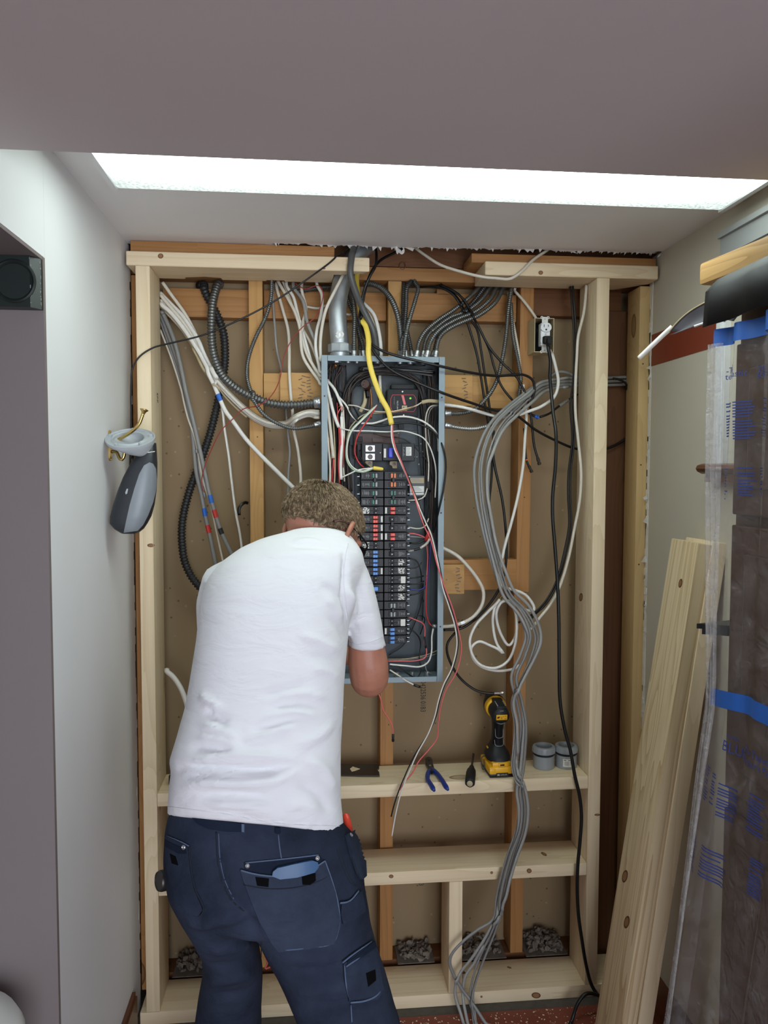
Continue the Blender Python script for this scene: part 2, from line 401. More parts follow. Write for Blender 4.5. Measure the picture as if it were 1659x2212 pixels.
# left wall: from the frame forward to the opening
def wall_left():
    mb = MB()
    n = 40; ys = [(-.61)+i*(.10+.61)/n for i in range(n+1)]
    mb.box((XL-.12, -.61, 0), (XL, .085, ZC)); o = mb.build('wall_left', M['wall']); recenter(o); tag(o, kind=S)
    # torn drywall edge beside the old stud
    e = MB(); zs = np.linspace(0.02, ZC, 90)
    for a, b in zip(zs[:-1], zs[1:]):
        e.box((XL-.014, .078, a), (XL-.001+random.uniform(-.001, .0015), .094+random.uniform(-.004, .006), b))
    e.build('torn_edge', M['gyp'], o)
    return o
WL = wall_left()
# the mauve opening in the left wall: far jamb, soffit and the wall over it
mb = MB(); mb.box((-1.5, -.622, 0), (XL, -.6102, 1.985)); o = mb.build('wall_left', M['mauve']); recenter(o); tag(o, kind=S)
mb = MB(); mb.box((XL-.9, -1.7, 1.9855), (XL, -.6105, ZC)); o = mb.build('wall_left', M['wall']); recenter(o); tag(o, kind=S)
mb = MB(); mb.box((XL-.9, -1.7, 1.979), (XL-.0005, -.623, 1.985)); o = mb.build('wall_left', M['mauve']); recenter(o); tag(o, kind=S)
# right wall
mb = MB(); mb.box((XR, -1.7, 0), (XR+.12, .055, ZC)); WR = recenter(mb.build('wall_right', M['beige'])); tag(WR, kind=S)
e = MB(); zs = np.linspace(0.02, ZC-.03, 110)
for a, b in zip(zs[:-1], zs[1:]):
    e.box((XR-.0005-random.uniform(0, .002), .046, a), (XR+.013, .06+random.uniform(-.004, .008), b))
e.build('torn_edge', M['gyp'], WR)
for i in range(16):
    z = random.uniform(.6, 2.05); e = MB(); y = .045+random.uniform(0, .015)
    e.add([(XR-.001, y, z), (XR-.012-random.uniform(0, .01), y-.012, z-.005-random.uniform(0, .02)), (XR-.001, y-.004, z-.012-random.uniform(0, .02)), (XR+.002, y+.004, z-.006)], [(0, 1, 2), (0, 3, 1), (1, 3, 2), (0, 2, 3)]); e.build('paper_scrap', M['gyp'], WR)
mb = MB(); mb.box((XR-.0012, -.36, 1.891), (XR+.001, .047, 1.983)); mb.build('painted_stripe', M['stripe'], WR)
mb = MB(); mb.box((XR-.016, -.9, 0), (XR-.0003, -.004, .115)); mb.box((XR-.022, -.9, 0), (XR-.0161, -.004, .02))
mb.box((XR-.019, -.9, .098), (XR-.0003, -.004, .118)); o = recenter(mb.build('baseboard_right', M['stain'])); tag(o, kind=S)
mb = MB(); mb.box((XL+.0003, -.60, 0), (XL+.014, -.015, .10)); mb.box((XL+.0003, -.60, .1002), (XL+.009, -.015, .112)); o = recenter(mb.build('baseboard_left', M['stain'])); tag(o, kind=S)
# ceiling of the alcove with a ragged cut edge, and the lower ceiling in front
ed = [(XL, .07), (-.50, .085), (-.40, .06), (-.3, .055), (-.2, .062), (-.14, .075), (-.128, .03), (-.05, .022), (.05, .03), (.12, .022), (.2, .035), (.3, .026), (.4, .022), (.5, .018), (.6, .012), (.7, .014), (.8, .008), (.9, .010), (.96, .012), (XR, -.01)]
xs = np.linspace(XL, XR, 130); ye = np.interp(xs, [a for a, b in ed], [b for a, b in ed])+rng.normal(0, .0035, 130)
mb = MB(); v = []; f = []
for x, y in zip(xs, ye): v += [(x, -1.0, ZC), (x, y, ZC), (x, y+.004, ZC+.013), (x, -1.0, ZC+.013)]
for i in range(129):
    a = i*4; b = a+4
    for k in range(4): f.append((a+k, a+(k+1) % 4, b+(k+1) % 4, b+k))
mb.add(v, f); CE = recenter(mb.build('ceiling', M['ceil'])); tag(CE, kind=S)
e = MB()
for i in range(150):
    x = random.choice([random.uniform(XL+.02, .1), random.uniform(.1, XR-.02), random.uniform(.7, XR-.02)]); y = np.interp(x, xs, ye); w = random.uniform(.002, .016)*random.random()+.002; h = random.uniform(.001, .012)*random.random()
    e.add([(x-w, y-.004, ZC-.0004), (x+w, y-.002, ZC-.0004), (x+w*random.uniform(-.8, .8), y+.006, ZC-h), (x, y+.006, ZC+.006)], [(0, 1, 2), (0, 2, 3), (1, 3, 2), (0, 3, 1)])
tag(e.build('torn_edge', M['gyp'], CE), kind='stuff')
def scrap(pts, w, par, name='paper_scrap', mat='gyp'):
    P = catmull(px3(pts), .004); k = len(P); r = np.interp(np.linspace(0, 1, k), [0, .4, .8, 1], [1, .8, 1.1, .25])
    v, f = tube_geo(P, w, .0006, 6, r); return mesh(name, v, f, M[mat], par)
scrap([(852, 528, .03), (858, 538, .02), (866, 546, .012)], .005, CE); scrap([(861, 540, .016), (868, 547, .01), (873, 538, .012)], .004, CE)
scrap([(856, 533, .02), (859, 549, .015)], .003, CE)
scrap([(1180, 532, .03), (1196, 536, .02), (1200, 541, .02)], .0018, CE); scrap([(1240, 536, .04), (1237, 543, .02), (1246, 547, .01)], .0016, CE)
scrap([(1268, 538, .03), (1256, 541, .02), (1252, 547, .02)], .0016, CE); scrap([(1436, 541, .01), (1425, 551, .0), (1420, 556, 0)], .0022, CE)
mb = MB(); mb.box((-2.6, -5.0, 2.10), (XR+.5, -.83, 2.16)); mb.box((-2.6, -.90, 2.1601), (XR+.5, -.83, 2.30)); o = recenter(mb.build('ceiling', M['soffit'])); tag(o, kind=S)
# unseen box, added to keep world light out of the dark joist space
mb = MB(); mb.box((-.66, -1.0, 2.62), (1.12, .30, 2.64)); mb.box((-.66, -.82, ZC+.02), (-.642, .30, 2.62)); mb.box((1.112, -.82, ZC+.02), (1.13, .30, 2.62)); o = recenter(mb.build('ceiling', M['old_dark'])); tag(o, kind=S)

# ------------------------------------------------------------------ timber
def stick(name, lo, hi, axis, mat, parent=None, bev=.0025, shear=None):
    """axis aligned board; its mesh keeps the long axis on local X so that the grain follows it"""
    lo = Vector(lo); hi = Vector(hi); c = (lo+hi)/2; d = hi-lo
    perm = {'X': (0, 1, 2), 'Y': (1, 2, 0), 'Z': (2, 0, 1)}[axis]
    L = [d[k] for k in perm]; mb = MB(); mb.box((-L[0]/2, -L[1]/2, -L[2]/2), (L[0]/2, L[1]/2, L[2]/2), bev=bev)
    R = Matrix.Identity(4)
    for col, k in enumerate(perm):
        for row in range(3): R[row][col] = 1.0 if row == k else 0.0
    o = mb.build(name, M[mat], None, smooth=30)
    o.matrix_basis = Matrix.Translation(c) @ (shear or Matrix.Identity(4)) @ R
    setpar(o, parent); return o
TF = empty('timber_frame', (.2, .07, 0), 'new pale pine stud frame with shelves standing in the opened wall', 'stud frame')
stick('sole_plate', (-.503, 0, .0), (.985, .14, .038), 'X', 'pine', TF)
stick('stud', (-.485, 0, .0385), (-.447, .14, 2.1325), 'Z', 'pine', TF)
stick('stud', (.801, 0, .0385), (.839, .14, 2.1325), 'Z', 'pine', TF)
tilt = Matrix.Rotation(-.004, 4, 'Y')
stick('shelf', (-.4465, -.001, .639), (.8005, .139, .677), 'X', 'pine', TF, shear=tilt)
stick('shelf', (-.4465, -.001, .378), (.8005, .139, .416), 'X', 'pine', TF)
stick('short_stud', (.386, .0, .0385), (.426, .13, .3775), 'Z', 'pine', TF)
# left top plate is notched for the pipe
def plate(name, poly, z0, z1, mat):
    mb = MB(); mb.prism(poly, z0, z1); o = mb.build(name, M[mat], None)
    me = o.data; bm = bmesh.new(); bm.from_mesh(me); bmesh.ops.bevel(bm, geom=[e for e in bm.edges], offset=.002, segments=1, affect='EDGES'); bm.to_mesh(me); bm.free()
    setpar(o, TF); return o
plate('top_plate', [(-.509, 0), (.150, 0), (.135, .03), (.088, .034), (.088, .043), (.052, .047), (.050, .14), (-.09, .14), (-.092, .128), (-.14, .128), (-.142, .14), (-.27, .14), (-.272, .118), (-.315, .108), (-.372, .122), (-.374, .14), (-.509, .14)], 2.133, 2.171, 'pine')
plate('top_plate', [(.476, 0), (.983, 0), (.983, .06), (.905, .14), (.476, .14)], 2.133, 2.171, 'pine')
# ------------------------------------------------------------------ old wall behind
mb = MB(); mb.box((-.66, .24, -.04), (1.12, .26, 2.62)); WB = mb.build('wall_back', M['kraft']); tag(WB, kind=S)
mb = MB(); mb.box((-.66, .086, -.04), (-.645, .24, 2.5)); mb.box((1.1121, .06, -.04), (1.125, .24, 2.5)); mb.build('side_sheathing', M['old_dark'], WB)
def old(name, x0, x1, y0, y1, z0, z1, ax, mat='old', lean=0):
    return stick(name, (x0, y0, z0), (x1, y1, z1), ax, mat, WB, bev=.0015, shear=Matrix.Rotation(lean, 4, 'Y') if lean else None)
old('old_stud', -.195, -.155, .152, .2395, .05, 2.146, 'Z', 'old_pale')
old('old_stud', .217, .257, .152, .2395, 1.0, 2.146, 'Z', 'old_pale')
old('old_stud', .196, .236, .152, .2395, .05, .999, 'Z', 'old')
old('old_stud', .619, .660, .152, .2395, 1.206, 2.146, 'Z', 'old', lean=.004)
old('old_stud', .612, .652, .152, .2395, .05, 1.204, 'Z', 'old')
old('old_stud', -.518, -.49, .096, .20, .04, 2.130, 'Z', 'old')
old('old_stud', .957, .989, .062, .15, .04, 2.128, 'Z', 'old_tan')
old('old_board', .905, .988, .17, .19, .02, 2.075, 'Z', 'old_brown')
old('old_top_plate', -.6, 1.05, .152, .2395, 2.147, 2.186, 'X', 'old')
old('old_top_plate', -.505, .053, .036, .14, 2.1715, 2.2085, 'X', 'old')
old('old_top_plate', .441, .985, .02, .14, 2.1715, 2.197, 'X', 'old')
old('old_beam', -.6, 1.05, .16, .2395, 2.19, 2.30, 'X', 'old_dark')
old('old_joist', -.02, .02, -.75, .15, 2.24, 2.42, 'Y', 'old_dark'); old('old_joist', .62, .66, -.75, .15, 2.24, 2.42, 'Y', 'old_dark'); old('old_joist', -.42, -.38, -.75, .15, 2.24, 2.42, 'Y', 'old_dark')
old('old_blocking', -.448, -.197, .19, .2395, 2.035, 2.118, 'X', 'old'); old('old_blocking', -.153, .215, .195, .2395, 2.037, 2.12, 'X', 'old')
old('old_blocking', .259, .618, .19, .2395, 2.04, 2.122, 'X', 'old'); old('old_blocking', .663, .955, .195, .2395, 2.062, 2.148, 'X', 'old_dark')
old('old_block', .37, .41, .19, .2395, 2.118, 2.135, 'X', 'old')
old('old_blocking', -.153, .19, .153, .20, 1.787, 1.868, 'X', 'old_pale'); old('staple_board', -.104, .022, .131, .1525, 1.780, 1.868, 'X', 'old_pale')
old('old_blocking', .262, .617, .153, .20, 1.772, 1.868, 'X', 'old_pale'); old('staple_board', .37, .470, .131, .1525, 1.776, 1.868, 'X', 'old_pale')
old('old_blocking', .24, .62, .153, .20, 1.214, 1.308, 'X', 'old'); old('staple_board', .37, .450, .131, .1525, 1.206, 1.296, 'X', 'old_pale')
old('old_sole_plate', -.6, 1.05, .17, .2395, .002, .040, 'X', 'old_dark')
# staples, nail heads
def staples(x, z0, z1, n, y):
    for i in range(n):
        mb = MB(); z = z0+(z1-z0)*i/(n-1); a = random.uniform(-.5, .5)
        mb.box((-.006, 0, -.0008), (.006, .003, .0008), mw=Matrix.Translation((x+random.uniform(-.006, .006), y-.003, z)) @ Matrix.Rotation(a, 4, 'Y')); mb.build('staple', M['toolsteel'], WB)
staples(-.040, 1.795, 1.858, 8, .131); staples(-.016, 1.80, 1.855, 7, .131); staples(.445, 1.79, 1.858, 8, .131); staples(.432, 1.215, 1.285, 8, .131)
for x, y, z in [(.02, .131, 1.815), (.395, .131, 1.25), (-.178, .152, 1.73), (-.172, .152, 1.68), (.228, .152, .87), (.222, .152, .80), (.64, .152, 1.5), (.635, .152, 1.6), (.97, .062, 1.9), (.97, .062, 1.6), (.97, .062, 1.3)]:
    mb = MB(); mb.lathe([(.0022, 0), (.0022, .0015)], 8, mw=frame((x, y+.0003, z), (1, 0, 0), z=(0, -1, 0))); mb.build('nail_head', M['toolsteel'], WB)
# stencilled number on the backing, read downwards
c1 = UY(909, 1471, .2398); text('0422536 01B3', .0235, (c1[0], .2397, c1[2]), (0, 0, -1), (1, 0, 0), M['print'], WB, squash=.74)
c1 = UY(905, 1886, .2398); text('601B3', .0225, (c1[0], .2397, c1[2]), (0, 0, -1), (1, 0, 0), M['print'], WB, squash=.74)
# a hand drawn mark on the plate and a black strap fixed to the first stud
C = px3([(878, 567, .1515), (868, 566, .1515), (863, 572, .1515), (864, 579, .1515), (871, 582, .1515), (876, 575, .1515), (874, 568, .1515)]); v, f = tube_geo(catmull(C, .003), .0012, .0004, 5); mesh('pencil_mark', v, f, M['stain'], WB)
tag(recenter(tube('strap', [(536, 1087, .20), (528, 1086, .18), (520, 1092, .172), (516, 1101, .17), (517, 1113, .17)], M['cblack'], .0045, .001)), 'small black bent strap sticking out beside the left old stud', 'strap')
# pencil and stamp marks on the new lumber
for (s, px, py, sz, dx, dy, yy) in [('S-GRN', 331, 835, .022, (0, 0, -1), None, .07)]:
    p = UX(343, 815, -.4468); text('SPF', .020, (-.4466, .075, 1.80), (0, 0, -1), (0, 1, 0), M['print'], TF, name='stamp')
# rubble on the floor behind the sole plate
def rubble(x0, x1, y0, y1, z, n, top):
    mb = MB()
    for i in range(n):
        x = random.uniform(x0, x1); y = random.uniform(y0, y1); s = random.uniform(.004, .014); h = z+random.uniform(0, top)*(1-abs((x-(x0+x1)/2)/(x1-x0)))
        m = Matrix.Translation((x, y, h)) @ Matrix.Rotation(random.uniform(0, 6), 4, (random.random(), random.random(), random.random()+.1)) @ Matrix.Diagonal((s, s*random.uniform(.4, 1), s*random.uniform(.15, .6), 1))
        bm = bmesh.new(); bmesh.ops.create_icosphere(bm, subdivisions=1, radius=1, matrix=m)
        for w in bm.verts: w.co += Vector((random.uniform(-1, 1), random.uniform(-1, 1), random.uniform(-1, 1)))*s*.3
        bm.verts.index_update(); mb.add([w.co[:] for w in bm.verts], [[w.index for w in q.verts] for q in bm.faces]); bm.free()
    return mb
for (x0, x1, n, tp, lb) in [(-.44, -.205, 260, .045, 'broken plaster rubble on the floor behind the sole plate beside the left stud'), (.25, .37, 120, .02, 'thin plaster rubble behind the sole plate beside the short stud'), (.43, .60, 120, .025, 'plaster rubble behind the sole plate under the grey cables'), (.66, .80, 220, .045, 'broken plaster rubble behind the sole plate beside the tall right stud')]:
    mb = rubble(x0+.015, x1-.015, .150, .222, .050, n, tp); mb.box((x0+.002, .1425, .0405), (x1-.002, .232, .0425)); tag(recenter(mb.build('plaster_rubble', M['rubble'])), lb, 'rubble', kind='stuff')
mb = MB()
for i in range(420):
    x = random.uniform(.2, .85); y = -.04-abs(random.gauss(0, .12)); s = random.uniform(.0008, .003); a = random.uniform(0, 3)
    mb.box((-s, -s*.5, 0), (s, s*.5, s*.5), mw=Matrix.Translation((x, y, .0003)) @ rotz(a))
tag(recenter(mb.build('sawdust', M['sawdust'])), 'pale sawdust chips scattered over the red floor in front of the sole plate', 'sawdust', kind='stuff')
# ------------------------------------------------------------------ ceiling light
def diffuser_mat():
    t = NT('light_diffuser'); v = t.coord(); t.b.inputs['Base Color'].default_value = (.22, .24, .235, 1)
    w = t.n('ShaderNodeTexVoronoi'); w.inputs['Scale'].default_value = 160; t.l(v, w.inputs['Vector'])
    sx = t.n('ShaderNodeSeparateXYZ'); t.l(v, sx.inputs[0])
    d = t.math('ABSOLUTE', sx.outputs[1]); ax_ = t.math('ABSOLUTE', sx.outputs[0]); mr = t.n('ShaderNodeMapRange'); mr.inputs[1].default_value = .72; mr.inputs[2].default_value = .42; mr.inputs[3].default_value = .12; mr.inputs[4].default_value = 1; t.l(ax_, mr.inputs[0]); band = t.math('POWER', 2.718, t.math('MULTIPLY', t.math('MULTIPLY', d, d), -120.0))
    e = t.math('MULTIPLY', t.math('ADD', t.math('MULTIPLY', t.math('MULTIPLY', band, mr.outputs[0]), 1.0), .068), FIX_E)
    e = t.math('MULTIPLY', e, t.math('ADD', t.math('MULTIPLY', w.outputs['Distance'], .9), .55))
    t.b.inputs['Emission Color'].default_value = (.86, 1.0, .95, 1); t.l(e, t.b.inputs['Emission Strength']); t.bump(w.outputs['Distance'], .4, .002); return t.m
M['diff'] = diffuser_mat()
LT = empty('ceiling_light', (.265, -.55, 2.2), 'long bright fluorescent ceiling light with a prismatic diffuser', 'ceiling light')
x0, x1, y0, y1 = -.443, .952, -.80, -.402
mb = MB(); mb.box((x0+.013, y0+.012, 2.190), (x1-.013, y1-.010, 2.207), bev=.004); o = mb.build('diffuser', M['diff'], None); recenter(o); setpar(o, LT)
mb = MB(); mb.box((x0, y0, 2.188), (x0+.012, y1, 2.2098)); mb.box((x1-.012, y0, 2.188), (x1, y1, 2.2098)); mb.box((x0+.0121, y1-.008, 2.206), (x1-.0121, y1, 2.2098)); mb.box((x0+.0121, y0, 2.201), (x1-.0121, y0+.01, 2.2098)); mb.build('frame', M['white'], LT)
# ------------------------------------------------------------------ black corner block on the mauve jamb
CB = empty('corner_block', (-.56, -.62, 1.88), 'black painted square corner block with a turned round hollow above the mauve jamb', 'corner block')
mb = MB(); a, b, z0, z1 = -.64, -.522, 1.884, 1.978
mb.prism([(a, -.6225), (XL-.0004, -.6225), (XL-.0004, -.632), (XL-.014, -.652), (a, -.652)], z0, z1)
mb.build('block', M['greenblack'], CB)
ctr = UY(30, 607, -.653); mb = MB(); prof = [(.040, 0), (.040, .003), (.037, .005), (.034, .003), (.032, -.001), (.022, -.0035), (.020, -.002), (.012, -.006), (.008, -.004), (.004, -.001), (.0005, -.0005)]
mb.lathe([(r, h+.0005) for r, h in prof], 40, mw=frame((ctr[0], -.652, ctr[2]), (1, 0, 0), z=(0, -1, 0)), caps=False); mb.build('rosette', M['greenblack'], CB, smooth=40)
mb = MB()
for i in range(26):
    z = random.uniform(z0+.004, z1-.004); t = random.choice([.02, .05, .1, .5, .93, .97]); x = XL-.014+.0136*t; y = -.652+.02*t; h = random.uniform(.001, .006)
    mb.box((x-.0008, y-.0009, z), (x+.0006, y+.0004, min(z+h, z1)))
tag(mb.build('chipped_paint', M['gprint'], CB), kind='stuff')
# white moulded window on the right wall with a stained sill
WN = empty('window_1', (.985, -.5, 1.6)); WN['kind'] = S
mb = MB(); mb.box((XR-.014, -.385, 1.60), (XR-.0004, -.340, 2.10)); mb.box((XR-.020, -.370, 1.60), (XR-.0141, -.352, 2.10)); mb.build('casing', M['white'], WN)
mb = MB(); mb.box((XR-.012, -1.2, 2.10), (XR-.0004, -.345, 2.155)); mb.box((XR-.02, -1.2, 2.145), (XR-.0122, -.345, 2.158)); mb.box((XR-.006, -1.2, 2.02), (XR-.0004, -.3855, 2.0995)); mb.build('head_casing', M['greytrim'], WN)
mb = MB(); prof = [(0, 0), (.030, 0), (.042, .006), (.046, .013), (.042, .021), (.030, .025), (.0, .025)]
mb.prism([(-x, z) for x, z in prof], 0, .9, mw=Matrix(((1, 0, 0, XR-.0005), (0, 0, -1, -.318), (0, 1, 0, 1.575), (0, 0, 0, 1)))); mb.box((XR-.028, -1.2, 1.555), (XR-.0005, -.33, 1.5748)); mb.build('sill', M['stain'], WN, smooth=40)
# ================================================================== electrical panel
PF, PB = .02, .130
px0, px1, pz0, pz1 = .016, .366, .968, 1.904
EP = empty('breaker_box', (.19, PB, pz0), 'open grey steel electrical panel full of breakers and wires with its cover removed', 'breaker box')
mb = MB(); t = .0016; fl = .0165
mb.box((px0, PF, pz0), (px0+t, PB, pz1)); mb.box((px1-t, PF, pz0), (px1, PB, pz1)); mb.box((px0+t, PF, pz1-t), (px1-t, PB, pz1)); mb.box((px0+t, PF, pz0), (px1-t, PB, pz0+t))
mb.box((px0, PF-.0015, pz0), (px0+fl, PF, pz1)); mb.box((px1-fl, PF-.0015, pz0), (px1, PF, pz1))
mb.box((px0+fl+.0012, PF-.001, pz1-.0155), (px1-fl-.0012, PF+.0004, pz1-.0008)); mb.box((px0+fl+.0012, PF-.001, pz0+.0008), (px1-fl-.0012, PF+.0004, pz0+.0155))
mb.build('enclosure', M['steel'], EP)
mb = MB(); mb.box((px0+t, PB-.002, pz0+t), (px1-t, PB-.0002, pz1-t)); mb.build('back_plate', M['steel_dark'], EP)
for sx in (px0+fl/2, px1-fl/2):
    for z in (1.79, 1.46, 1.13): mb = MB(); mb.lathe([(.0022, 0), (.0022, .0012)], 10, mw=frame((sx, PF-.0014, z), (1, 0, 0), z=(0, -1, 0))); mb.build('screw_hole', M['print'], EP)
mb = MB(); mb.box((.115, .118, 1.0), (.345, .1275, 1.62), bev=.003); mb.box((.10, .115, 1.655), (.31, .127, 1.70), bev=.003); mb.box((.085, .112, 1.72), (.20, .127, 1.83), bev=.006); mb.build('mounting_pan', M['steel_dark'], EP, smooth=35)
mb = MB(); mb.box((.11, .095, 1.615), (.245, .114, 1.69), bev=.002)
for z in (1.63, 1.655, 1.675): mb.box((.112, .092, z), (.243, .0949, z+.002))
mb.box((.165, .088, 1.664), (.195, .0919, 1.676)); mb.build('bus_cover', M['brownplate'], EP)
for x, z in ((.128, 1.672), (.25, 1.71)): mb = MB(); mb.box((x-.008, .088, z-.008), (x+.008, .0949, z+.008), bev=.001); mb.lathe([(.003, 0), (.003, .002)], 10, mw=frame((x, .088, z+.002), (1, 0, 0), z=(0, -1, 0))); mb.build('mounting_lug', M['black2'], EP)
# breakers
YB = .052
xc = UY(829, 1200, YB)[0]; hw = UY(879, 1200, YB)[0]-xc; zt = UY(829, 1018, YB)[2]; pitch = (zt-UY(829, 1391, YB)[2])/20
def bx(px): return UY(px, 1200, YB)[0]
def sub(mbx, name, mat, par): return mbx.build(name, M[mat], par)
TC = {'red': 'tgl_red', 'blue': 'tgl_blue', 'green': 'tgl_green', 'orange': 'tgl_orange', 'gray': 'tgl_gray'}
def breaker(side, row, n, style, color=None):
    z1 = zt-row*pitch-.0007; z0 = z1-n*pitch+.0014; s = 1 if side == 'R' else -1
    X = lambda u: xc+s*u*hw            # u: 0 at the middle, 1 at the outer end
    mb = MB(); a, b = sorted((X(.015), X(.985)))
    for k in range(n):
        za = z1-(k+1)*pitch+.0012; zb = z1-k*pitch-.0002
        mb.box((a, YB, max(za, z0)), (b, YB+.048, min(zb, z1)), bev=.0012)
        if style == 'tandem':
            zm = (za+zb)/2; c, d = sorted((X(.20), X(.62))); mb.box((c, YB-.0025, zm+.0008), (d, YB, zb-.002), bev=.0006); mb.box((c, YB-.0025, za+.002), (d, YB, zm-.0008), bev=.0006)
        else:
            c, d = sorted((X(.22), X(.60))); mb.box((c, YB-.003, za+.0045), (d, YB, zb-.0045), bev=.0008)
    o = mb.build('breaker', M['black'], EP)
    for k in range(n):
        za = z1-(k+1)*pitch+.0012; zb = z1-k*pitch-.0002; zm = (za+zb)/2
        if style == 'tandem' and color:
            for zz in ((zm+zb)/2, (za+zm)/2):
                c, d = sorted((X(.27), X(.47))); q = MB(); q.box((c, YB-.009, zz-.0043), (d, YB-.0026, zz+.0043), bev=.001); q.box((min(c, d)+.002*(1 if s > 0 else 3), YB-.012, zz-.003), (min(c, d)+.002*(1 if s > 0 else 3)+.005, YB-.0091, zz+.003), bev=.0005); sub(q, 'toggle', TC[color], o)
        elif style == 'tandem':
            for zz in ((zm+zb)/2, (za+zm)/2):
                c, d = sorted((X(.30), X(.44))); q = MB(); q.box((c, YB-.009, zz-.0038), (d, YB-.0026, zz+.0038), bev=.001); sub(q, 'toggle', 'black2', o)
                c, d = sorted((X(.335), X(.365))); q = MB(); q.box((c, YB-.0096, zz-.0012), (d, YB-.00905, zz+.0012)); sub(q, 'toggle_mark', 'label', o)
        elif style == 'pair':
            for u, m in zip((.33, .46), color):
                c, d = sorted((X(u-.042), X(u+.042))); q = MB(); q.box((c, YB-.008, zm-.0068), (d, YB-.0031, zm+.0068), bev=.0012); sub(q, 'toggle', TC[m], o)
        elif style == 'single':
            c, d = sorted((X(.25), X(.44))); q = MB(); q.box((c, YB-.011, zm-.006), (d, YB-.0031, zm+.006), bev=.0015); sub(q, 'toggle', TC[color] if color else 'black2', o)
            if not color: c, d = sorted((X(.32), X(.36))); q = MB(); q.box((c, YB-.0117, zm-.0017), (d, YB-.01105, zm+.0017)); sub(q, 'toggle_mark', 'label', o)
        # print on the outer half: short strokes
        q = MB(); rr = random.Random(row*7+k+(0 if s > 0 else 100))
        for j in range(9):
            u = .62+.035*j; h = rr.uniform(.002, .0085)
            if rr.random() < .75: c, d = sorted((X(u), X(u+.014))); q.box((c, YB-.0004, zm-h*rr.uniform(.4, 1)), (d, YB-.00005, zm+h*rr.uniform(.4, 1)))
        sub(q, 'label', 'gprint', o)
    if n == 2:
        u = .395 if style == 'pair' else .35; c, d = sorted((X(u-.06), X(u+.06))); q = MB(); q.box((c, YB-.0105, (z0+z1)/2-.0065), (d, YB-.004, (z0+z1)/2+.0065), bev=.001); sub(q, 'handle_tie', 'black', o)
    for k in range(n*2 if style == 'tandem' else n):
        h = (z1-z0)/(n*2 if style == 'tandem' else n); zz = z1-h*(k+.5); q = MB(); c, d = sorted((X(1.0), X(1.09))); q.box((c, YB+.012, zz-.0042), (d, YB+.03, zz+.0042), bev=.0008); sub(q, 'terminal', 'black2', o)
        q = MB(); c, d = sorted((X(1.03), X(1.14))); q.box((c, YB+.008, zz-.0036), (d, YB+.0119, zz-.0016), bev=.0004); sub(q, 'terminal_clip', 'galv', o)
    return o, X, z0, z1
def extra(o, X, za, zb, u0, u1, mat, name='label', y=.0006):
    c, d = sorted((X(u0), X(u1))); q = MB(); q.box((c, YB-.0004-y, za), (d, YB-.0005, zb), bev=.0002 if y < .001 else .0008); return sub(q, name, mat, o)
def code_label(o, X, z0, z1, u0, u1, mat='gprint'):
    """small white printed data field, made of uneven blocks"""
    rr = random.Random(int(z0*1e4)+int(u0*100)); q = MB(); n = 7
    for i in range(n):
        for j in range(7):
            if rr.random() < .55: c, d = sorted((X(u0+(u1-u0)*i/n), X(u0+(u1-u0)*(i+.92)/n))); za = z0+(z1-z0)*j/7; q.box((c, YB-.0006, za), (d, YB-.0001, za+(z1-z0)/7.4))
    sub(q, 'label', mat, o)
for side, rows in (('R', [(0, 2, 'pair', ('orange', 'orange')), (2, 2, 'pair', ('green', 'green')), (4, 1, 'tandem', 'red'), (5, 2, 'single', None), (7, 1, 'tandem', 'red'), (8, 2, 'single', None), (10, 1, 'tandem', None), (11, 1, 'tandem', None), (12, 1, 'tandem', None), (13, 1, 'tandem', None), (14, 1, 'tandem', None), (15, 2, 'pair', ('gray', 'gray')), (17, 1, 'tandem', None), (18, 1, 'tandem', 'blue'), (19, 1, 'tandem', 'blue')]),
                   ('L', [(0, 2, 'pair', ('gray', 'green')), (2, 2, 'pair', ('gray', 'green')), (4, 1, 'tandem', None), (5, 1, 'tandem', 'red'), (6, 1, 'tandem', 'red'), (7, 1, 'tandem', 'red'), (8, 1, 'tandem', None), (9, 1, 'tandem', 'blue'), (10, 1, 'tandem', 'blue'), (11, 1, 'tandem', 'blue'), (12, 1, 'tandem', None), (13, 1, 'single', 'blue'), (14, 1, 'tandem', None), (15, 2, 'single', None), (17, 1, 'tandem', None), (18, 2, 'single', None)])):
    for r in rows:
        o, X, z0, z1 = breaker(side, *r)
        if r[3] in ('red',) or (side == 'L' and r[0] == 11) or (side == 'R' and r[0] == 18): extra(o, X, z0+.003, z1-.003, .05, .13, 'label', y=.0012)
        if (side == 'R' and r[0] in (10, 11, 13, 14)) or (side == 'L' and r[0] in (4, 8)): code_label(o, X, z0+.003, z1-.003, .60, .90, 'label')
        if side == 'L' and r[0] == 9: code_label(o, X, z0+.005, z1-.005, .62, .92, 'gprint')
        if side == 'R' and r[0] in (12, 17): extra(o, X, z0+.001, z1-.003, .74, .94, 'label', 'sticker', .001)
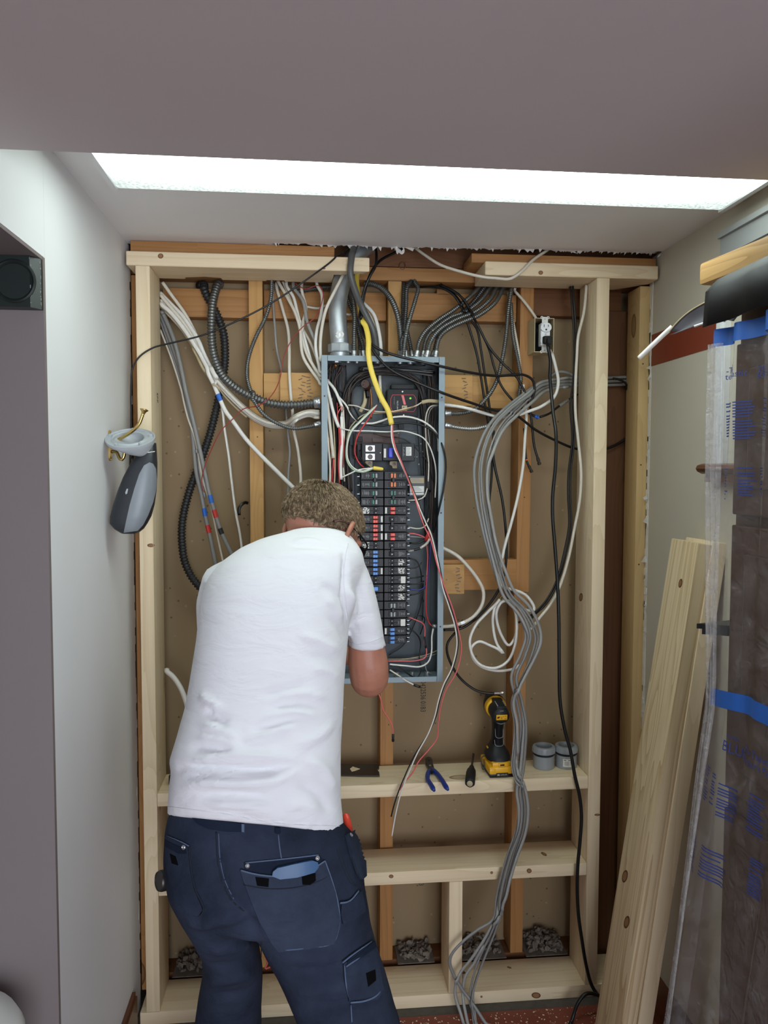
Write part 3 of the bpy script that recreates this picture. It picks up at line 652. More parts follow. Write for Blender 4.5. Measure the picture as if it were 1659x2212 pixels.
# main breaker
def at(px, py, y=YB): return UY(px, py, y)
a = at(781, 996, .045); b = at(896, 958, .045)
mb = MB(); mb.box((a[0], .045, a[2]), (b[0], .11, b[2]), bev=.002); c = at(826, 996, .04); d = at(868, 958, .04); mb.box((c[0], .036, a[2]+.001), (d[0], .0449, b[2]-.001), bev=.002); MBK = mb.build('main_breaker', M['black'], EP)
e = at(772, 996, .045); mb = MB(); mb.box((e[0], .06, a[2]+.003), (a[0]-.0002, .10, b[2]-.003), bev=.002); mb.build('cable_barrier', M['black2'], MBK)
for y0, y1 in ((962, 977), (980, 995)):
    p = at(789, y1-1, .044); q = at(810, y0, .044); mb = MB(); mb.box((p[0], .0405, p[2]), (q[0], .0449, q[2]), bev=.001); o = mb.build('lug', M['zinc'], MBK)
    mb = MB(); m = frame(((p[0]+q[0])/2, .0405, (p[2]+q[2])/2), (1, 0, 0), z=(0, -1, 0)); mb.lathe([(.0075, 0), (.0075, .0015), (.0055, .0015), (.0052, .0003), (.0003, .0003)], 20, mw=m, caps=False); mb.lathe([(.0026, .0004), (.0026, .0012)], 6, mw=m); mb.build('lug_screw', M['toolsteel'], o, smooth=40)
p = at(822, 978.5, .04); mb = MB(); mb.lathe([(.003, 0), (.003, .001), (.002, .0026), (.0005, .003)], 14, mw=frame((p[0], .0448, p[2]), (1, 0, 0), z=(0, -1, 0))); mb.build('rivet', M['zinc'], MBK, smooth=50)
def mbox(name, mat, xa, ya, xb, yb, y1, y2, par=MBK, bev=.0006):
    p = at(xa, yb, y1); q = at(xb, ya, y1); mb = MB(); mb.box((p[0], y1, p[2]), (q[0], y2, q[2]), bev=bev); return mb.build(name, M[mat], par)
mbox('strip_label', 'label', 829, 969, 834, 988.5, .0349, .0358); mbox('handle', 'hblue', 839, 967, 849.5, 989, .026, .0358, bev=.003); mbox('printed_label', 'label', 876.8, 965.5, 889, 984.5, .0435, .0447)
mbox('slide', 'black2', 856, 962, 866, 992, .034, .0358); q = MB()
for j in range(6):
    p = at(878, 968+j*2.7, .0434); r = at(887-(j % 3), 969+j*2.7, .0434); q.box((p[0], .0431, r[2]), (r[0], .0434, p[2]))
for j in range(8):
    p = at(870, 966+j*2.6, .0446); r = at(874-(j*5 % 3), 967+j*2.6, .0446); q.box((p[0], .0442, r[2]), (r[0], .0448, p[2]))
q.build('print', M['gprint'], MBK)
for cx, cy in ((850, 1004), (797, 1003)):
    p = at(cx, cy, .06); mb = MB(); mb.prism([(-.011, .007), (-.008, .010), (.010, .010), (.010, -.010), (-.002, -.010), (-.004, -.003), (-.011, .0)], 0, .004, mw=frame((p[0], .064, p[2]), (1, 0, 0), z=(0, -1, 0)) @ Matrix.Identity(4)); o = mb.build('bus_stab', M['tanlabel'], EP)
    mb = MB(); mb.lathe([(.0045, 0), (.0045, .002), (.002, .0022), (.0019, .001)], 14, mw=frame((p[0]+.002, .0599, p[2]+.002), (1, 0, 0), z=(0, -1, 0))); mb.build('bolt', M['toolsteel'], o)
# surge device with a printed face
p = at(836, 901, .07); q = at(904, 841, .07)
mb = MB(); mb.box((p[0], .066, p[2]), (q[0], .118, q[2]), bev=.006); mb.box((p[0]+.012, .07, q[2]), (q[0]-.012, .11, q[2]+.014), bev=.004); SD = mb.build('surge_module', M['black2'], EP, smooth=30)
def outline(pts, mat, w, par, name, y=.0653):
    C = [np.array([at(x, yy, y)[0], y, at(x, yy, y)[2]]) for x, yy in pts]; v, f = tube_geo(resample(np.array(C+[C[0]]), .003)[0], w, .0003, 4); return mesh(name, v, f, M[mat], par)
outline([(848, 853), (894, 853), (899, 862), (899, 880), (894, 889), (848, 889), (844, 880), (844, 862)], 'cpink', .0006, SD, 'label_border')
pa = [at(867, 854, .0655), at(872, 854, .0655), at(877, 874, .0655), at(872, 874, .0655)]; mb = MB(); mb.prism([(v[0], v[2]) for v in pa], 0, .0006, mw=Matrix(((1, 0, 0, 0), (0, 0, -1, .0658), (0, 1, 0, 0), (0, 0, 0, 1)))); mb.build('red_band', M['cpink'], SD)
p = at(860, 888, .0655); text('CHNP ULTRA', .0052, (p[0], .0655, p[2]), (0, 0, 1), (-1, 0, 0), M['label'], SD, name='lettering', squash=.95)
p = at(852.5, 874, .0655); text('SURGE MODULE', .0032, (p[0], .0655, p[2]), (0, 0, 1), (-1, 0, 0), M['gprint'], SD, name='lettering')
p = at(886.5, 860.5, .066); mb = MB(); mb.lathe([(.0028, 0), (.0026, .001), (.001, .0015)], 16, mw=frame((p[0], .066, p[2]), (1, 0, 0), z=(0, -1, 0)))
tt = NT('green_indicator'); tt.set(Base_Color=(.1, .5, .02, 1)); tt.b.inputs['Emission Color'].default_value = (.25, 1, .05, 1); tt.b.inputs['Emission Strength'].default_value = .9; mb.build('indicator_light', tt.m, SD)
for cx, cy in ((869.5, 846), (872, 897)): p = at(cx, cy, .066); mb = MB(); mb.lathe([(.0022, 0), (.0022, .001), (.0013, .001), (.0012, .0002)], 14, mw=frame((p[0], .066, p[2]), (1, 0, 0), z=(0, -1, 0))); mb.build('screw', M['zinc'], SD)
mbox('clip_block', 'tanlabel', 868, 876, 879.5, 887.5, .056, .065, EP); p = at(872, 879.5, .055); mb = MB(); mb.lathe([(.0016, 0), (.0016, .0006)], 10, mw=frame((p[0], .056, p[2]), (1, 0, 0), z=(0, -1, 0))); mb.build('clip_hole', M['print'], EP)
p = at(788.5, 829.5, .06); mb = MB(); mb.lathe([(.0125, -.03), (.0125, -.001), (.0118, 0), (.0005, 0)], 24, mw=frame((p[0], .055, p[2]), (1, 0, .1), z=(-.25, -.95, .1))); o = mb.build('cable_stub', M['brownplate'], EP, smooth=50)
for dx, dz in ((-.003, .006), (.001, -.007), (-.006, -.003)):
    mb = MB(); mb.lathe([(.0016, -.001), (.0016, .0008)], 8, mw=frame((p[0]+dx, .0545, p[2]+dz), (1, 0, .1), z=(-.25, -.95, .1))); mb.build('wire_end', M['print'], o)
for y0, y1 in ((1032, 1044), (1050, 1063), (1064, 1069)): o = mbox('rating_label', 'tanlabel' if y0 == 1032 else 'label', 886, y0, 916, y1, .0890, .0898, EP); q = MB(); [q.box((at(890, y1-4-3*j, .0889)[0], .0886, at(890, y1-4-3*j, .0889)[2]), (at(911-j*3, y1, .0889)[0], .0889, at(890, y1-4-3*j, .0889)[2]+.0016)) for j in range(3 if y0 < 1064 else 1)]; q.build('print', M['gprint'], o)
mb = MB(); p = at(768, 1029, .09); mbox('label_board', 'steel_dark', 884, 1028, 918, 1072, .0899, .117, EP)
# bottom bits and locknuts
for x, dz, r in [(.05, .0, .022), (.045, 0, .0), ]:
    pass
for px, r in ((727, .022), (752, .011), (771, .010), (815, .012), (864, .011), (886, .011), (914, .011), (935, .010)):
    x = at(px, 782, .075)[0]; mb = MB(); mb.lathe([(r, 0), (r, -.004), (r*.75, -.0042), (r*.72, -.012)], 10, mw=Matrix.Translation((x, .075, pz1-t-.0003))); mb.build('locknut', M['zinc'], EP)
for px, r in ((858, .010), (890, .009), (922, .010)):
    x = at(px, 1452, .08)[0]; mb = MB(); mb.lathe([(r*.72, .014), (r*.75, .0045), (r, .004), (r, 0)], 10, mw=Matrix.Translation((x, .075, pz0+t+.0003))); mb.build('locknut', M['zinc'], EP)
# wires inside: PW(pixels with depth, material, radius)
def PW(pts, m, r=.0019, rh=None, name='wire', n=6): return tube(name, pts, M[m], r, rh, n=n, parent=EP, step=.008)
R = random.Random(5)
def jit(pts, a, yj=.006):
    dx, dy, dz = R.uniform(-a, a), R.uniform(-a, a), R.uniform(-yj, yj); return [(x+dx+R.uniform(-2, 2), y+dy+R.uniform(-2, 2), max(.03, min(.118, z+dz))) for x, y, z in pts]
for i in range(26):        # dark loop over the top, down both sides
    k = R.uniform(0, 1); x = 738+k*24; pts = [(x, 1060, .10), (x-2-5*k, 960, .10), (x-6+3*k, 880, .095), (x+6, 835, .09), (x+30, 806+10*k, .085), (820, 797+14*k, .08), (870, 800+14*k, .085), (908-8*k, 822+10*k, .09), (921-9*k, 870, .095), (926-9*k, 960, .10), (928-8*k, 1060, .10)]
    PW(jit(pts, 4, .012), R.choice(['cdirty', 'cdirty', 'cblack', 'cbrown']), R.uniform(.0017, .0026))
for i in range(16):        # left column of dark wires
    x = R.uniform(706, 760); PW(jit([(x, 1110, .10), (x+R.uniform(-5, 5), 1000, .10), (x+R.uniform(-8, 8), 900, .105), (x+R.uniform(-10, 10), 820, .105), (x+R.uniform(-5, 12), 788, .10)], 3), R.choice(['cdirty', 'cblack', 'cbrown']), R.uniform(.0016, .0024))
for i in range(16):        # right column
    x = R.uniform(914, 938); PW(jit([(x, 1180-R.uniform(0, 60), .10), (x+3, 1060, .10), (x+R.uniform(-4, 4), 950, .10), (x+R.uniform(-4, 4), 870, .105), (x-R.uniform(0, 8), 800, .10)], 2), R.choice(['cdirty', 'cbrown', 'cblack']), R.uniform(.0016, .0024))
for i in range(10):
    PW(jit([(R.uniform(760, 920), 789, .08), (R.uniform(770, 800), 797, .085), (R.uniform(850, 900), 800, .085), (937, R.uniform(796, 812), .09)], 3), R.choice(['cdirty', 'cblack', 'cgray2']), .0019)
W = [
 ([(705, 828, .05), (712, 858, .05), (723, 900, .045), (732, 923, .045)], 'cwhite2', .0048, .0026), ([(706, 832, .06), (708, 876, .06), (714, 931, .06), (720, 990, .06)], 'cwhite', .0048, .0026),
 ([(707, 822, .07), (722, 840, .06), (732, 862, .055), (740, 885, .055), (738, 902, .055)], 'cwhite2', .0042, .0024), ([(708, 820, .075), (730, 855, .07), (748, 876, .065), (760, 898, .06), (776, 912, .06)], 'cwhite2', .003, None),
 ([(704, 850, .05), (704, 900, .05), (709, 960, .05), (713, 1010, .05), (712, 1050, .05)], 'cwhite', .0034, .0024), ([(738, 900, .05), (739, 950, .05), (736, 1000, .05), (737, 1036, .05)], 'cwhite2', .0046, .0025),
 ([(716, 860, .06), (722, 940, .06), (724, 1000, .06), (722, 1060, .06)], 'ctan', .0022, None), ([(741, 880, .05), (744, 930, .05), (741, 990, .055), (744, 1040, .055)], 'cwhite', .0022, None),
 ([(732, 923, .045), (733, 960, .05), (731, 1000, .05), (734, 1045, .05)], 'cred', .0019, None), ([(720, 990, .06), (718, 1020, .06), (716, 1060, .06)], 'cred', .0019, None), ([(735, 925, .045), (737, 970, .05), (733, 1040, .05)], 'cpink', .0017, None), ([(721, 992, .06), (722, 1030, .06), (720, 1060, .06)], 'cpink', .0017, None),
 ([(728, 870, .05), (731, 910, .05), (742, 946, .05), (741, 1010, .05)], 'cthinred', .0016, None), ([(737, 880, .05), (729, 895, .05), (736, 935, .05), (735, 960, .05)], 'cpink', .0015, None), ([(711, 945, .06), (716, 985, .06), (708, 1040, .06)], 'copper', .0012, None), ([(730, 880, .05), (737, 876, .048), (742, 882, .048), (738, 890, .048)], 'copper', .0012, None),
 ([(814, 875, .05), (806, 884, .045), (781, 909, .04), (760, 931, .04), (750, 963, .045), (752, 994, .045), (764, 1011, .045), (782, 1018, .043), (807, 1010, .04)], 'cwhite2', .0021, None),
 ([(812, 877, .05), (803, 884, .046), (778, 909, .042), (757, 932, .042), (748.5, 963, .047), (750, 997, .047), (764, 1015, .047), (784, 1020, .044), (807, 1012, .04)], 'cgreen', .0021, None),
 ([(814, 876, .05), (796, 905, .043), (778, 931, .042), (769, 952, .045), (767, 981, .05), (778, 1003, .05), (787, 1010, .055)], 'cred', .0021, None),
 ([(811, 876, .052), (790, 900, .046), (772, 925, .045), (766, 950, .05), (766, 985, .053), (776, 990, .055), (790, 1006, .055)], 'cblack', .002, None), ([(778, 972, .05), (778, 985, .045), (788, 1000, .045), (799, 1010, .048)], 'cblack', .0016, None),
 ([(737, 1032, .05), (750, 1026, .048), (775, 1015, .046), (807, 1011, .04)], 'cwhite2', .0021, None),
 ([(734, 924, .045), (757, 930, .044), (797, 931, .042), (837, 933, .04), (868, 931, .04), (892, 936, .04), (913, 945, .042), (926, 961, .045), (937, 990, .05), (942, 1021, .055), (940, 1075, .06)], 'cwhite2', .0021, None),
 ([(776, 914, .05), (805, 914.5, .045), (825, 909, .042), (846, 902, .04), (875, 900, .04), (901, 905, .042), (926, 918, .045), (944, 938, .055), (947, 975, .07)], 'cwhite2', .0030, None),
 ([(708, 822, .085), (735, 860, .08), (757, 889, .06), (774, 909, .055), (796, 917, .048), (825, 920, .045), (852, 915, .043), (888, 914, .043), (920, 922, .046), (942, 938, .04), (957, 967, .012), (963, 1003, .004), (958, 1057, .004), (948, 1102, .012), (936, 1150, .045)], 'cblack', .0028, None),
 ([(949, 868, .06), (928, 866, .055), (911, 869, .052)], 'ctan', .0055, .003), ([(911, 869, .052), (900, 876, .052), (879, 882, .052), (846, 889, .05), (814, 889, .055), (788, 884, .06), (770, 877, .062), (752, 875, .065)], 'cwhite', .0019, None), ([(911, 870, .054), (879, 884, .054), (846, 891, .052), (814, 892, .057), (786, 896, .06), (770, 908, .062), (756, 925, .065), (748, 950, .07)], 'ctan', .0019, None), ([(911, 871, .053), (879, 883, .050), (846, 890, .049), (814, 890.5, .055)], 'copper', .0012, None),
 ([(820, 790, .09), (821, 830, .095), (822, 850, .095), (822, 870, .10)], 'cwhite', .0046, .0026), ([(798, 840, .08), (796, 880, .085), (780, 910, .09)], 'cbrown', .003, None), ([(800, 838, .075), (803, 870, .08), (802, 905, .085)], 'copper', .0025, None), ([(790, 845, .09), (788, 870, .09), (778, 890, .09)], 'ctan', .006, .004), ([(793, 842, .085), (795, 860, .085)], 'cblack', .007, .007),
 ([(846, 917, .012), (848, 945, .016), (858, 985, .016)], 'copper', .0012, None),
 ([(903, 862, .09), (900, 890, .09), (904, 950, .09), (908, 1000, .09), (912, 1060, .095), (908, 1080, .09), (882, 1080, .075)], 'cblack', .0018, None), ([(853, 944, .06), (875, 950, .06), (905, 975, .07), (925, 1000, .08), (936, 1040, .09)], 'cdirty', .0016, None), ([(806, 936, .06), (830, 943, .058), (853, 945, .06)], 'cdirty', .0014, None),
 ([(947, 875, .07), (930, 878, .07), (921, 895, .075), (921, 960, .08), (926, 1000, .08), (925, 1040, .08)], 'cwhite', .0023, None), ([(948, 877, .075), (934, 880, .075), (925, 900, .08), (928, 960, .085)], 'cgray', .0017, None),
 ([(882, 1081, .072), (905, 1079, .07), (917, 1072, .07), (923, 1055, .075)], 'cwhite', .0021, None), ([(882, 1139, .072), (905, 1142, .07), (918, 1137, .07), (926, 1120, .075)], 'cwhite', .0021, None), ([(882, 1152, .072), (900, 1154, .07), (915, 1160, .068), (925, 1166, .06)], 'cpink', .0021, None), ([(882, 1159, .072), (900, 1160, .07), (920, 1162, .075)], 'cgray', .0017, None), ([(884, 1173, .072), (903, 1173, .07), (918, 1165, .07), (928, 1150, .065)], 'cblack', .0028, None),
 ([(881, 1191, .072), (894, 1188, .07), (908, 1184, .068), (922, 1173, .064), (929, 1162, .06)], 'cblack', .0036, None), ([(881, 1191, .0715), (894, 1189, .0695)], 'cgray', .0040, None), ([(908, 1184, .067), (922, 1174, .063), (928, 1163, .06)], 'cwhite', .0040, None), ([(920, 1168, .062), (924, 1158, .058), (928, 1148, .058)], 'cred', .0060, .003),
 ([(882, 1205, .072), (900, 1212, .07), (908, 1230, .07), (911, 1260, .08), (915, 1300, .08)], 'cblack', .0019, None), ([(882, 1228, .072), (900, 1226, .07), (911, 1215, .075)], 'cdirty', .0018, None), ([(882, 1249, .072), (897, 1248, .07), (915, 1244, .075)], 'cblack', .0019, None), ([(882, 1262, .072), (905, 1261, .07), (916, 1255, .072)], 'cblack', .002, None),
 ([(931, 1165, .06), (929, 1200, .062), (925, 1240, .066), (920, 1265, .068), (908, 1274, .07), (895, 1274, .07), (883, 1272, .072)], 'cblue', .002, None), ([(884, 1286, .072), (905, 1281, .07), (917, 1270, .07), (926, 1220, .075), (930, 1180, .07)], 'cblack', .002, None), ([(921, 1172, .065), (924, 1200, .066), (922, 1245, .068)], 'cpink', .0018, None), ([(922, 1245, .066), (920, 1290, .07), (922, 1330, .075), (930, 1350, .08), (937, 1352, .08)], 'cred', .002, None),
 ([(883, 1333, .072), (900, 1340, .07), (914, 1347, .07), (918, 1360, .072), (917, 1390, .072), (921, 1400, .07), (919, 1420, .068), (900, 1427, .065), (860, 1428, .065), (838, 1428, .065)], 'cpink', .0019, None), ([(917, 1375, .071), (920, 1400, .0695)], 'cblack', .0026, None),
 ([(883, 1343, .072), (905, 1330, .07), (917, 1335, .075), (908, 1370, .09)], 'cblack', .0016, None), ([(884, 1357, .072), (900, 1370, .07), (908, 1385, .075), (906, 1420, .075), (909, 1450, .07), (900, 1464, .06), (880, 1455, .05), (860, 1440, .05), (842, 1438, .05)], 'cblack', .0018, None), ([(915, 1280, .09), (905, 1320, .095), (890, 1360, .1), (870, 1395, .1), (840, 1415, .1)], 'cblack', .0016, None), ([(914, 1260, .09), (914, 1310, .09), (912, 1340, .095)], 'cblack', .0018, None),
 ([(936, 1358, .07), (933, 1375, .068), (932, 1410, .065), (925, 1430, .06), (908, 1440, .055), (875, 1438, .05), (842, 1435, .05)], 'cwhite2', .0026, None), ([(945, 1405, .09), (920, 1415, .09), (880, 1423, .085), (838, 1424, .085)], 'ctan', .0016, None), ([(945, 1412, .095), (915, 1420, .09), (870, 1426, .085), (838, 1427, .085)], 'cgray', .0016, None),
 ([(947, 1356, .08), (941, 1353, .08), (934, 1352, .08)], 'zinc', .006, .006), ([(918, 1430, .07), (922, 1450, .07), (932, 1455, .07)], 'cgray2', .0018, None),
 ([(842, 1447, .04), (862, 1460, .03), (878, 1471, .012), (895, 1480, .008)], 'cwhite', .0024, None), ([(893, 1479, .009), (901, 1482, .007), (908, 1484, .006)], 'cblack', .0038, .003),
 ([(712, 800, .11), (722, 793, .10), (726, 788, .09)], 'copper', .005, .003), ([(720, 830, .11), (740, 850, .11), (765, 880, .10), (778, 905, .095)], 'cblack', .0022, None),
]
for w in W: PW(w[0], w[1], w[2], w[3], n=8 if w[2] > .003 else 6)
p0 = UY(806, 1011, .038); p1 = UY(828, 1013.5, .034); z = Vector(p1)-Vector(p0); mb = MB(); L = z.length; mb.lathe([(.0045, 0), (.0058, .002), (.0056, L*.4), (.0048, L*.85), (.0030, L)], 14, mw=frame(p0, (0, 0, 1), z=z)); mb.build('wire_nut', M['cyellow'], EP, smooth=30)
for i in range(24):
    mb = MB(); x = R.uniform(.22, .345); z = R.uniform(1.60, 1.70); s = R.uniform(.0008, .0018); mb.box((x-s, .1135 if x < .245 else .1165, z-s), (x+s*.6, .1145 if x < .245 else .1175, z+s)); 
    if i == 0: dust = MB()
    dust.add(mb.v, mb.f)
tag(dust.build('plaster_dust', M['gyp'], EP), kind='stuff')
# ================================================================== cables and conduits
# every cable is eased off what is already there, along the line of sight or off a solid's face
STAT = []
_rel = lambda: None
def static_bvh():
    bpy.context.view_layer.update(); V = []; F = []
    for o in bpy.data.objects:
        if o.type != 'MESH': continue
        r = o
        while r.parent: r = r.parent
        if not (r is TF or r is WB or (r is EP and o.name.startswith(('enclosure',)))): continue
        k = len(V); mw = o.matrix_world; V += [mw @ v.co for v in o.data.vertices]; F += [[i+k for i in p.vertices] for p in o.data.polygons]
    return BVHTree.FromPolygons(V, F)
SB = static_bvh()
from mathutils.kdtree import KDTree
PTS = []; KD = [None]
def relax(C, r, free=True):
    C = C.copy(); n = len(C)
    if PTS:
        kd = KDTree(len(PTS))
        for i, (p, q) in enumerate(PTS): kd.insert(p, i)
        kd.balance()
    w = np.exp(-np.linspace(-2, 2, 9)**2); w /= w.sum(); tot = np.zeros(n)
    for it in range(45):
        push = np.zeros((n, 3)); hit = False
        for i in range(n):
            p = Vector(C[i]); view = (Vector(CAM)-p).normalized()
            if PTS:
                for co, idx, dist in kd.find_range(p, r+.028):
                    need = r+PTS[idx][1]+.0006-dist
                    if need > 0:
                        dv = (p-co).dot(view); s = 1 if dv >= -(r+PTS[idx][1])*.45 else -1; k = (np.array(view)*s*.85+np.array(p-co)/max(dist, 1e-5)*.35)*need
                        if np.linalg.norm(k) > np.linalg.norm(push[i]): push[i] = k
                        hit = True
            co, no, fi, dist = SB.find_nearest(p, r+.02)
            if co is not None:
                dv = p-co; inside = dv.dot(no) < 0
                if inside and dist < .02 or dist < r+.0006:
                    need = (r+.0006+dist) if inside else (r+.0006-dist); push[i] = push[i]+np.array(no)*need; hit = True
        if not hit: break
        pad = np.pad(push, ((4, 4), (0, 0)), mode='edge'); sm = np.stack([np.convolve(pad[:, k], w, 'valid') for k in range(3)], 1)
        mag = np.linalg.norm(push, axis=1, keepdims=True); C += np.where(mag > 0, push*.5+sm*.7, sm*.8)
    C[:, 2] = np.maximum(C[:, 2], r+.0012)
    for p in C: PTS.append((Vector(p), r))
    return C
def CB_(name, label, pts, mat, r, rh=None, cat='cable', group=None, corr=None, n=8, kids=()):
    """one cable, a thing of its own; kids: (name, mat, fraction along, length, extra radius)"""
    C, t = resample(catmull(px3(pts), .004), .006)
    C = relax(C, r if rh is None else max(r, rh)*.92)
    o = tube(name, C, M[mat], r, rh, n=n, corr=corr, world=True)
    C, t = resample(catmull(C, .004), .003)
    recenter(o); tag(o, label, cat, group)
    for k in kids:
        nm, m, fr, L, ex = k[:5]
        i = int(fr*(len(C)-1)); j = max(1, int(L/.003)); i0 = max(0, min(i-j//2, len(C)-j-1)); seg = C[i0:i0+j+1]
        if nm in ('connector', 'plug'):
            d = seg[-1]-seg[0]; d = d/np.linalg.norm(d)
            if fr > .5: base = C[-1]-d*L*.4
            else: base = C[0]+d*L*.4; d = -d
            mb = MB(); rr = r*ex; mb.lathe([(rr*.8, 0), (rr, .001), (rr, L*.5), (rr*.7, L*.52), (rr*.7, L*.62), (rr*1.1, L*.64), (rr*1.1, L*.9), (rr*.9, L), (rr*.3, L)], 10, mw=frame(base, (1, .1, .2), z=d)); q = mb.build(nm, M[m], None, smooth=35)
        else:
            v, f = tube_geo(seg, r*ex, (rh or r)*ex, 10); q = mesh(nm, v, f, M[m], None, smooth=False)
        setpar(q, o)
    return o
FLEX = (.0052, .20)
def flex(label, pts, r=.0068, mat='flex', group=None, end=None, pitch=.0062, amp=.32):
    o = CB_('flexible_conduit', label, pts, mat, r, cat='conduit', group=group, corr=(pitch, amp), n=12)
    if end:
        P = px3(pts); d = P[-1]-P[-2]; d /= np.linalg.norm(d); mb = MB(); rr = r*1.15; e = P[-1]+d*.004
        mb.lathe([(rr*1.0, 0), (rr*1.08, .002), (rr*1.08, .012), (rr*1.25, .013), (rr*1.25, .018), (rr*.9, .019)], 14, mw=frame(e-d*.018, (1, .2, .1), z=d)); q = mb.build('connector', M['zinc'], None, smooth=40); setpar(q, o)
        mb = MB(); m = frame(e-d*.012, (1, 0, 0), z=d); mb.box((-.003, -rr*1.5, 0), (.003, -rr*.9, .007), mw=m, bev=.001); q = mb.build('connector_screw', M['zinc'], None); setpar(q, o)
    return o
# --- rigid galvanised pipe
P = [(734, 768, .075), (733, 735, .075), (730, 700, .075), (729, 670, .078), (732, 640, .085), (738, 610, .092), (748, 580, .096), (770, 550, .10), (800, 528, .12), (850, 500, .14)]
o = CB_('metal_pipe', 'thick bent galvanised steel pipe rising from the top of the electrical panel', P, 'galv', .0258, cat='pipe', n=24)
b = px3([(734, 768, .075)])[0]; b[2] = pz1+.0004
mb = MB(); mb.lathe([(.028, 0), (.0285, .002), (.0285, .014), (.0325, .0145), (.034, .018)], 24, mw=Matrix.Translation(b), caps=False); setpar(mb.build('bushing', M['galv'], None, smooth=35), o)
mb = MB(); mb.lathe([(.0325, .0145), (.0340, .016), (.0340, .038), (.0325, .0395), (.0262, .040)], 8, mw=Matrix.Translation(b), caps=False); setpar(mb.build('compression_nut', M['galv'], None), o)
mb = MB(); mb.lathe([(.0265, .0385), (.0265, .0412)], 24, mw=Matrix.Translation(b)); setpar(mb.build('sealing_ring', M['label'], None), o)
q = px3([(727, 722, .049), (733, 716, .0485), (741, 722, .049), (737, 728, .0485), (730, 729, .0485), (726, 724, .049)]); v, f = tube_geo(catmull(q, .003), .003, .0006, 6); setpar(mesh('plaster_smear', v, f, M['gyp'], None), o)
# --- flexible steel conduits
flex("fattest grey flexible conduit, curving from the left top plate into the panel's left side", [(476, 600, .19), (471, 612, .18), (460, 651, .15), (457, 696, .13), (458, 741, .12), (465, 777, .11), (480, 810, .10), (504, 834, .09), (540, 855, .085), (585, 871, .08), (628, 875, .08), (688, 869, .08)], .0128, end=1, pitch=.0095)
o = CB_('corrugated_conduit', 'black corrugated conduit hanging behind the fat grey one and curving behind the man', [(430, 596, .20), (433, 605, .205), (447, 639, .19), (468, 678, .18), (482, 717, .175), (486, 756, .17), (484.5, 795, .165), (477, 834, .165), (468, 880, .17), (453, 939, .18), (438, 984, .18), (420, 1030, .18), (405, 1075, .185), (394, 1126, .185), (393, 1171, .185), (399, 1213, .185), (411, 1241, .185), (426, 1262, .18), (444, 1281, .18), (470, 1300, .18)], 'flexb', .0125, cat='conduit', corr=(.0095, .3), n=12)
flex("slim grey flexible conduit looping in front of the left old stud to the panel", [(588, 598, .14), (587, 606, .14), (585, 645, .13), (573, 687, .12), (555, 723, .12), (539, 765, .12), (533, 807, .115), (539, 838, .105), (549, 865, .075), (567, 892, .06), (591, 910, .06), (631, 925, .06), (664, 922, .065), (689, 916, .07)], .0062, end=1)
flex('short dark flexible conduit lying level behind the white cables below the left top plate', [(640, 630, .165), (660, 627, .165), (690, 622, .165), (712, 620, .165)], .0075, 'flexd')
flex("thick grey conduit arching over the middle old stud down to the panel top", [(790, 612, .16), (799, 612, .15), (825, 623, .12), (846, 648, .09), (858, 678, .075), (864, 711, .07), (866, 740, .07), (866, 768, .075)], .0088, end=1, pitch=.0066)
gm = 'flexible conduits entering the panel top at its middle'
for pts in ([(874, 604, .17), (873, 612, .15), (871, 651, .13), (871, 690, .12), (874, 726, .10), (877, 768, .10)], [(893, 606, .17), (886, 610, .13), (879, 622, .11), (877, 666, .10), (873, 711, .085), (867, 738, .06), (869, 768, .06)]):
    flex(('left' if pts[0][0] < 880 else 'right')+' one of two dark conduits dropping right of the middle old stud', pts, .0066, 'flexd', gm, 1)
flex("shiny striped flexible conduit leaning left across its neighbours above the panel", [(892, 606, .16), (895, 609, .13), (903, 622, .11), (898, 645, .09), (888, 678, .07), (880, 708, .055), (874, 735, .045), (871, 768, .05)], .0062, 'flex', gm, 1)
flex('short dark flexible conduit leaning right behind the shiny striped one', [(874, 690, .125), (880, 717, .12), (886, 745, .115), (890, 768, .11)], .0062, 'flexd', gm, 1)
gl = 'flexible conduits beside the galvanised pipe'
flex('plaster spotted flexible conduit just right of the galvanised pipe', [(750, 612, .15), (753, 624, .14), (763, 651, .11), (766, 681, .09), (765, 723, .078), (765, 745, .074), (765, 768, .074)], .0068, 'flex', gl, 1)
flex('dark flexible conduit crossing behind the plaster spotted one beside the galvanised pipe', [(746, 620, .155), (751, 645, .14), (767, 687, .12), (777, 726, .105), (783, 745, .098), (785, 768, .098)], .0064, 'flexd', gl, 1)
flex('slim dark flexible conduit furthest back behind the yellow cable above the panel', [(764, 650, .15), (770, 693, .135), (776, 730, .128), (778, 750, .12), (778, 768, .115)], .006, 'flexd', gl, 1)
gr = 'flexible conduits fanning from the right top plate to the panel'
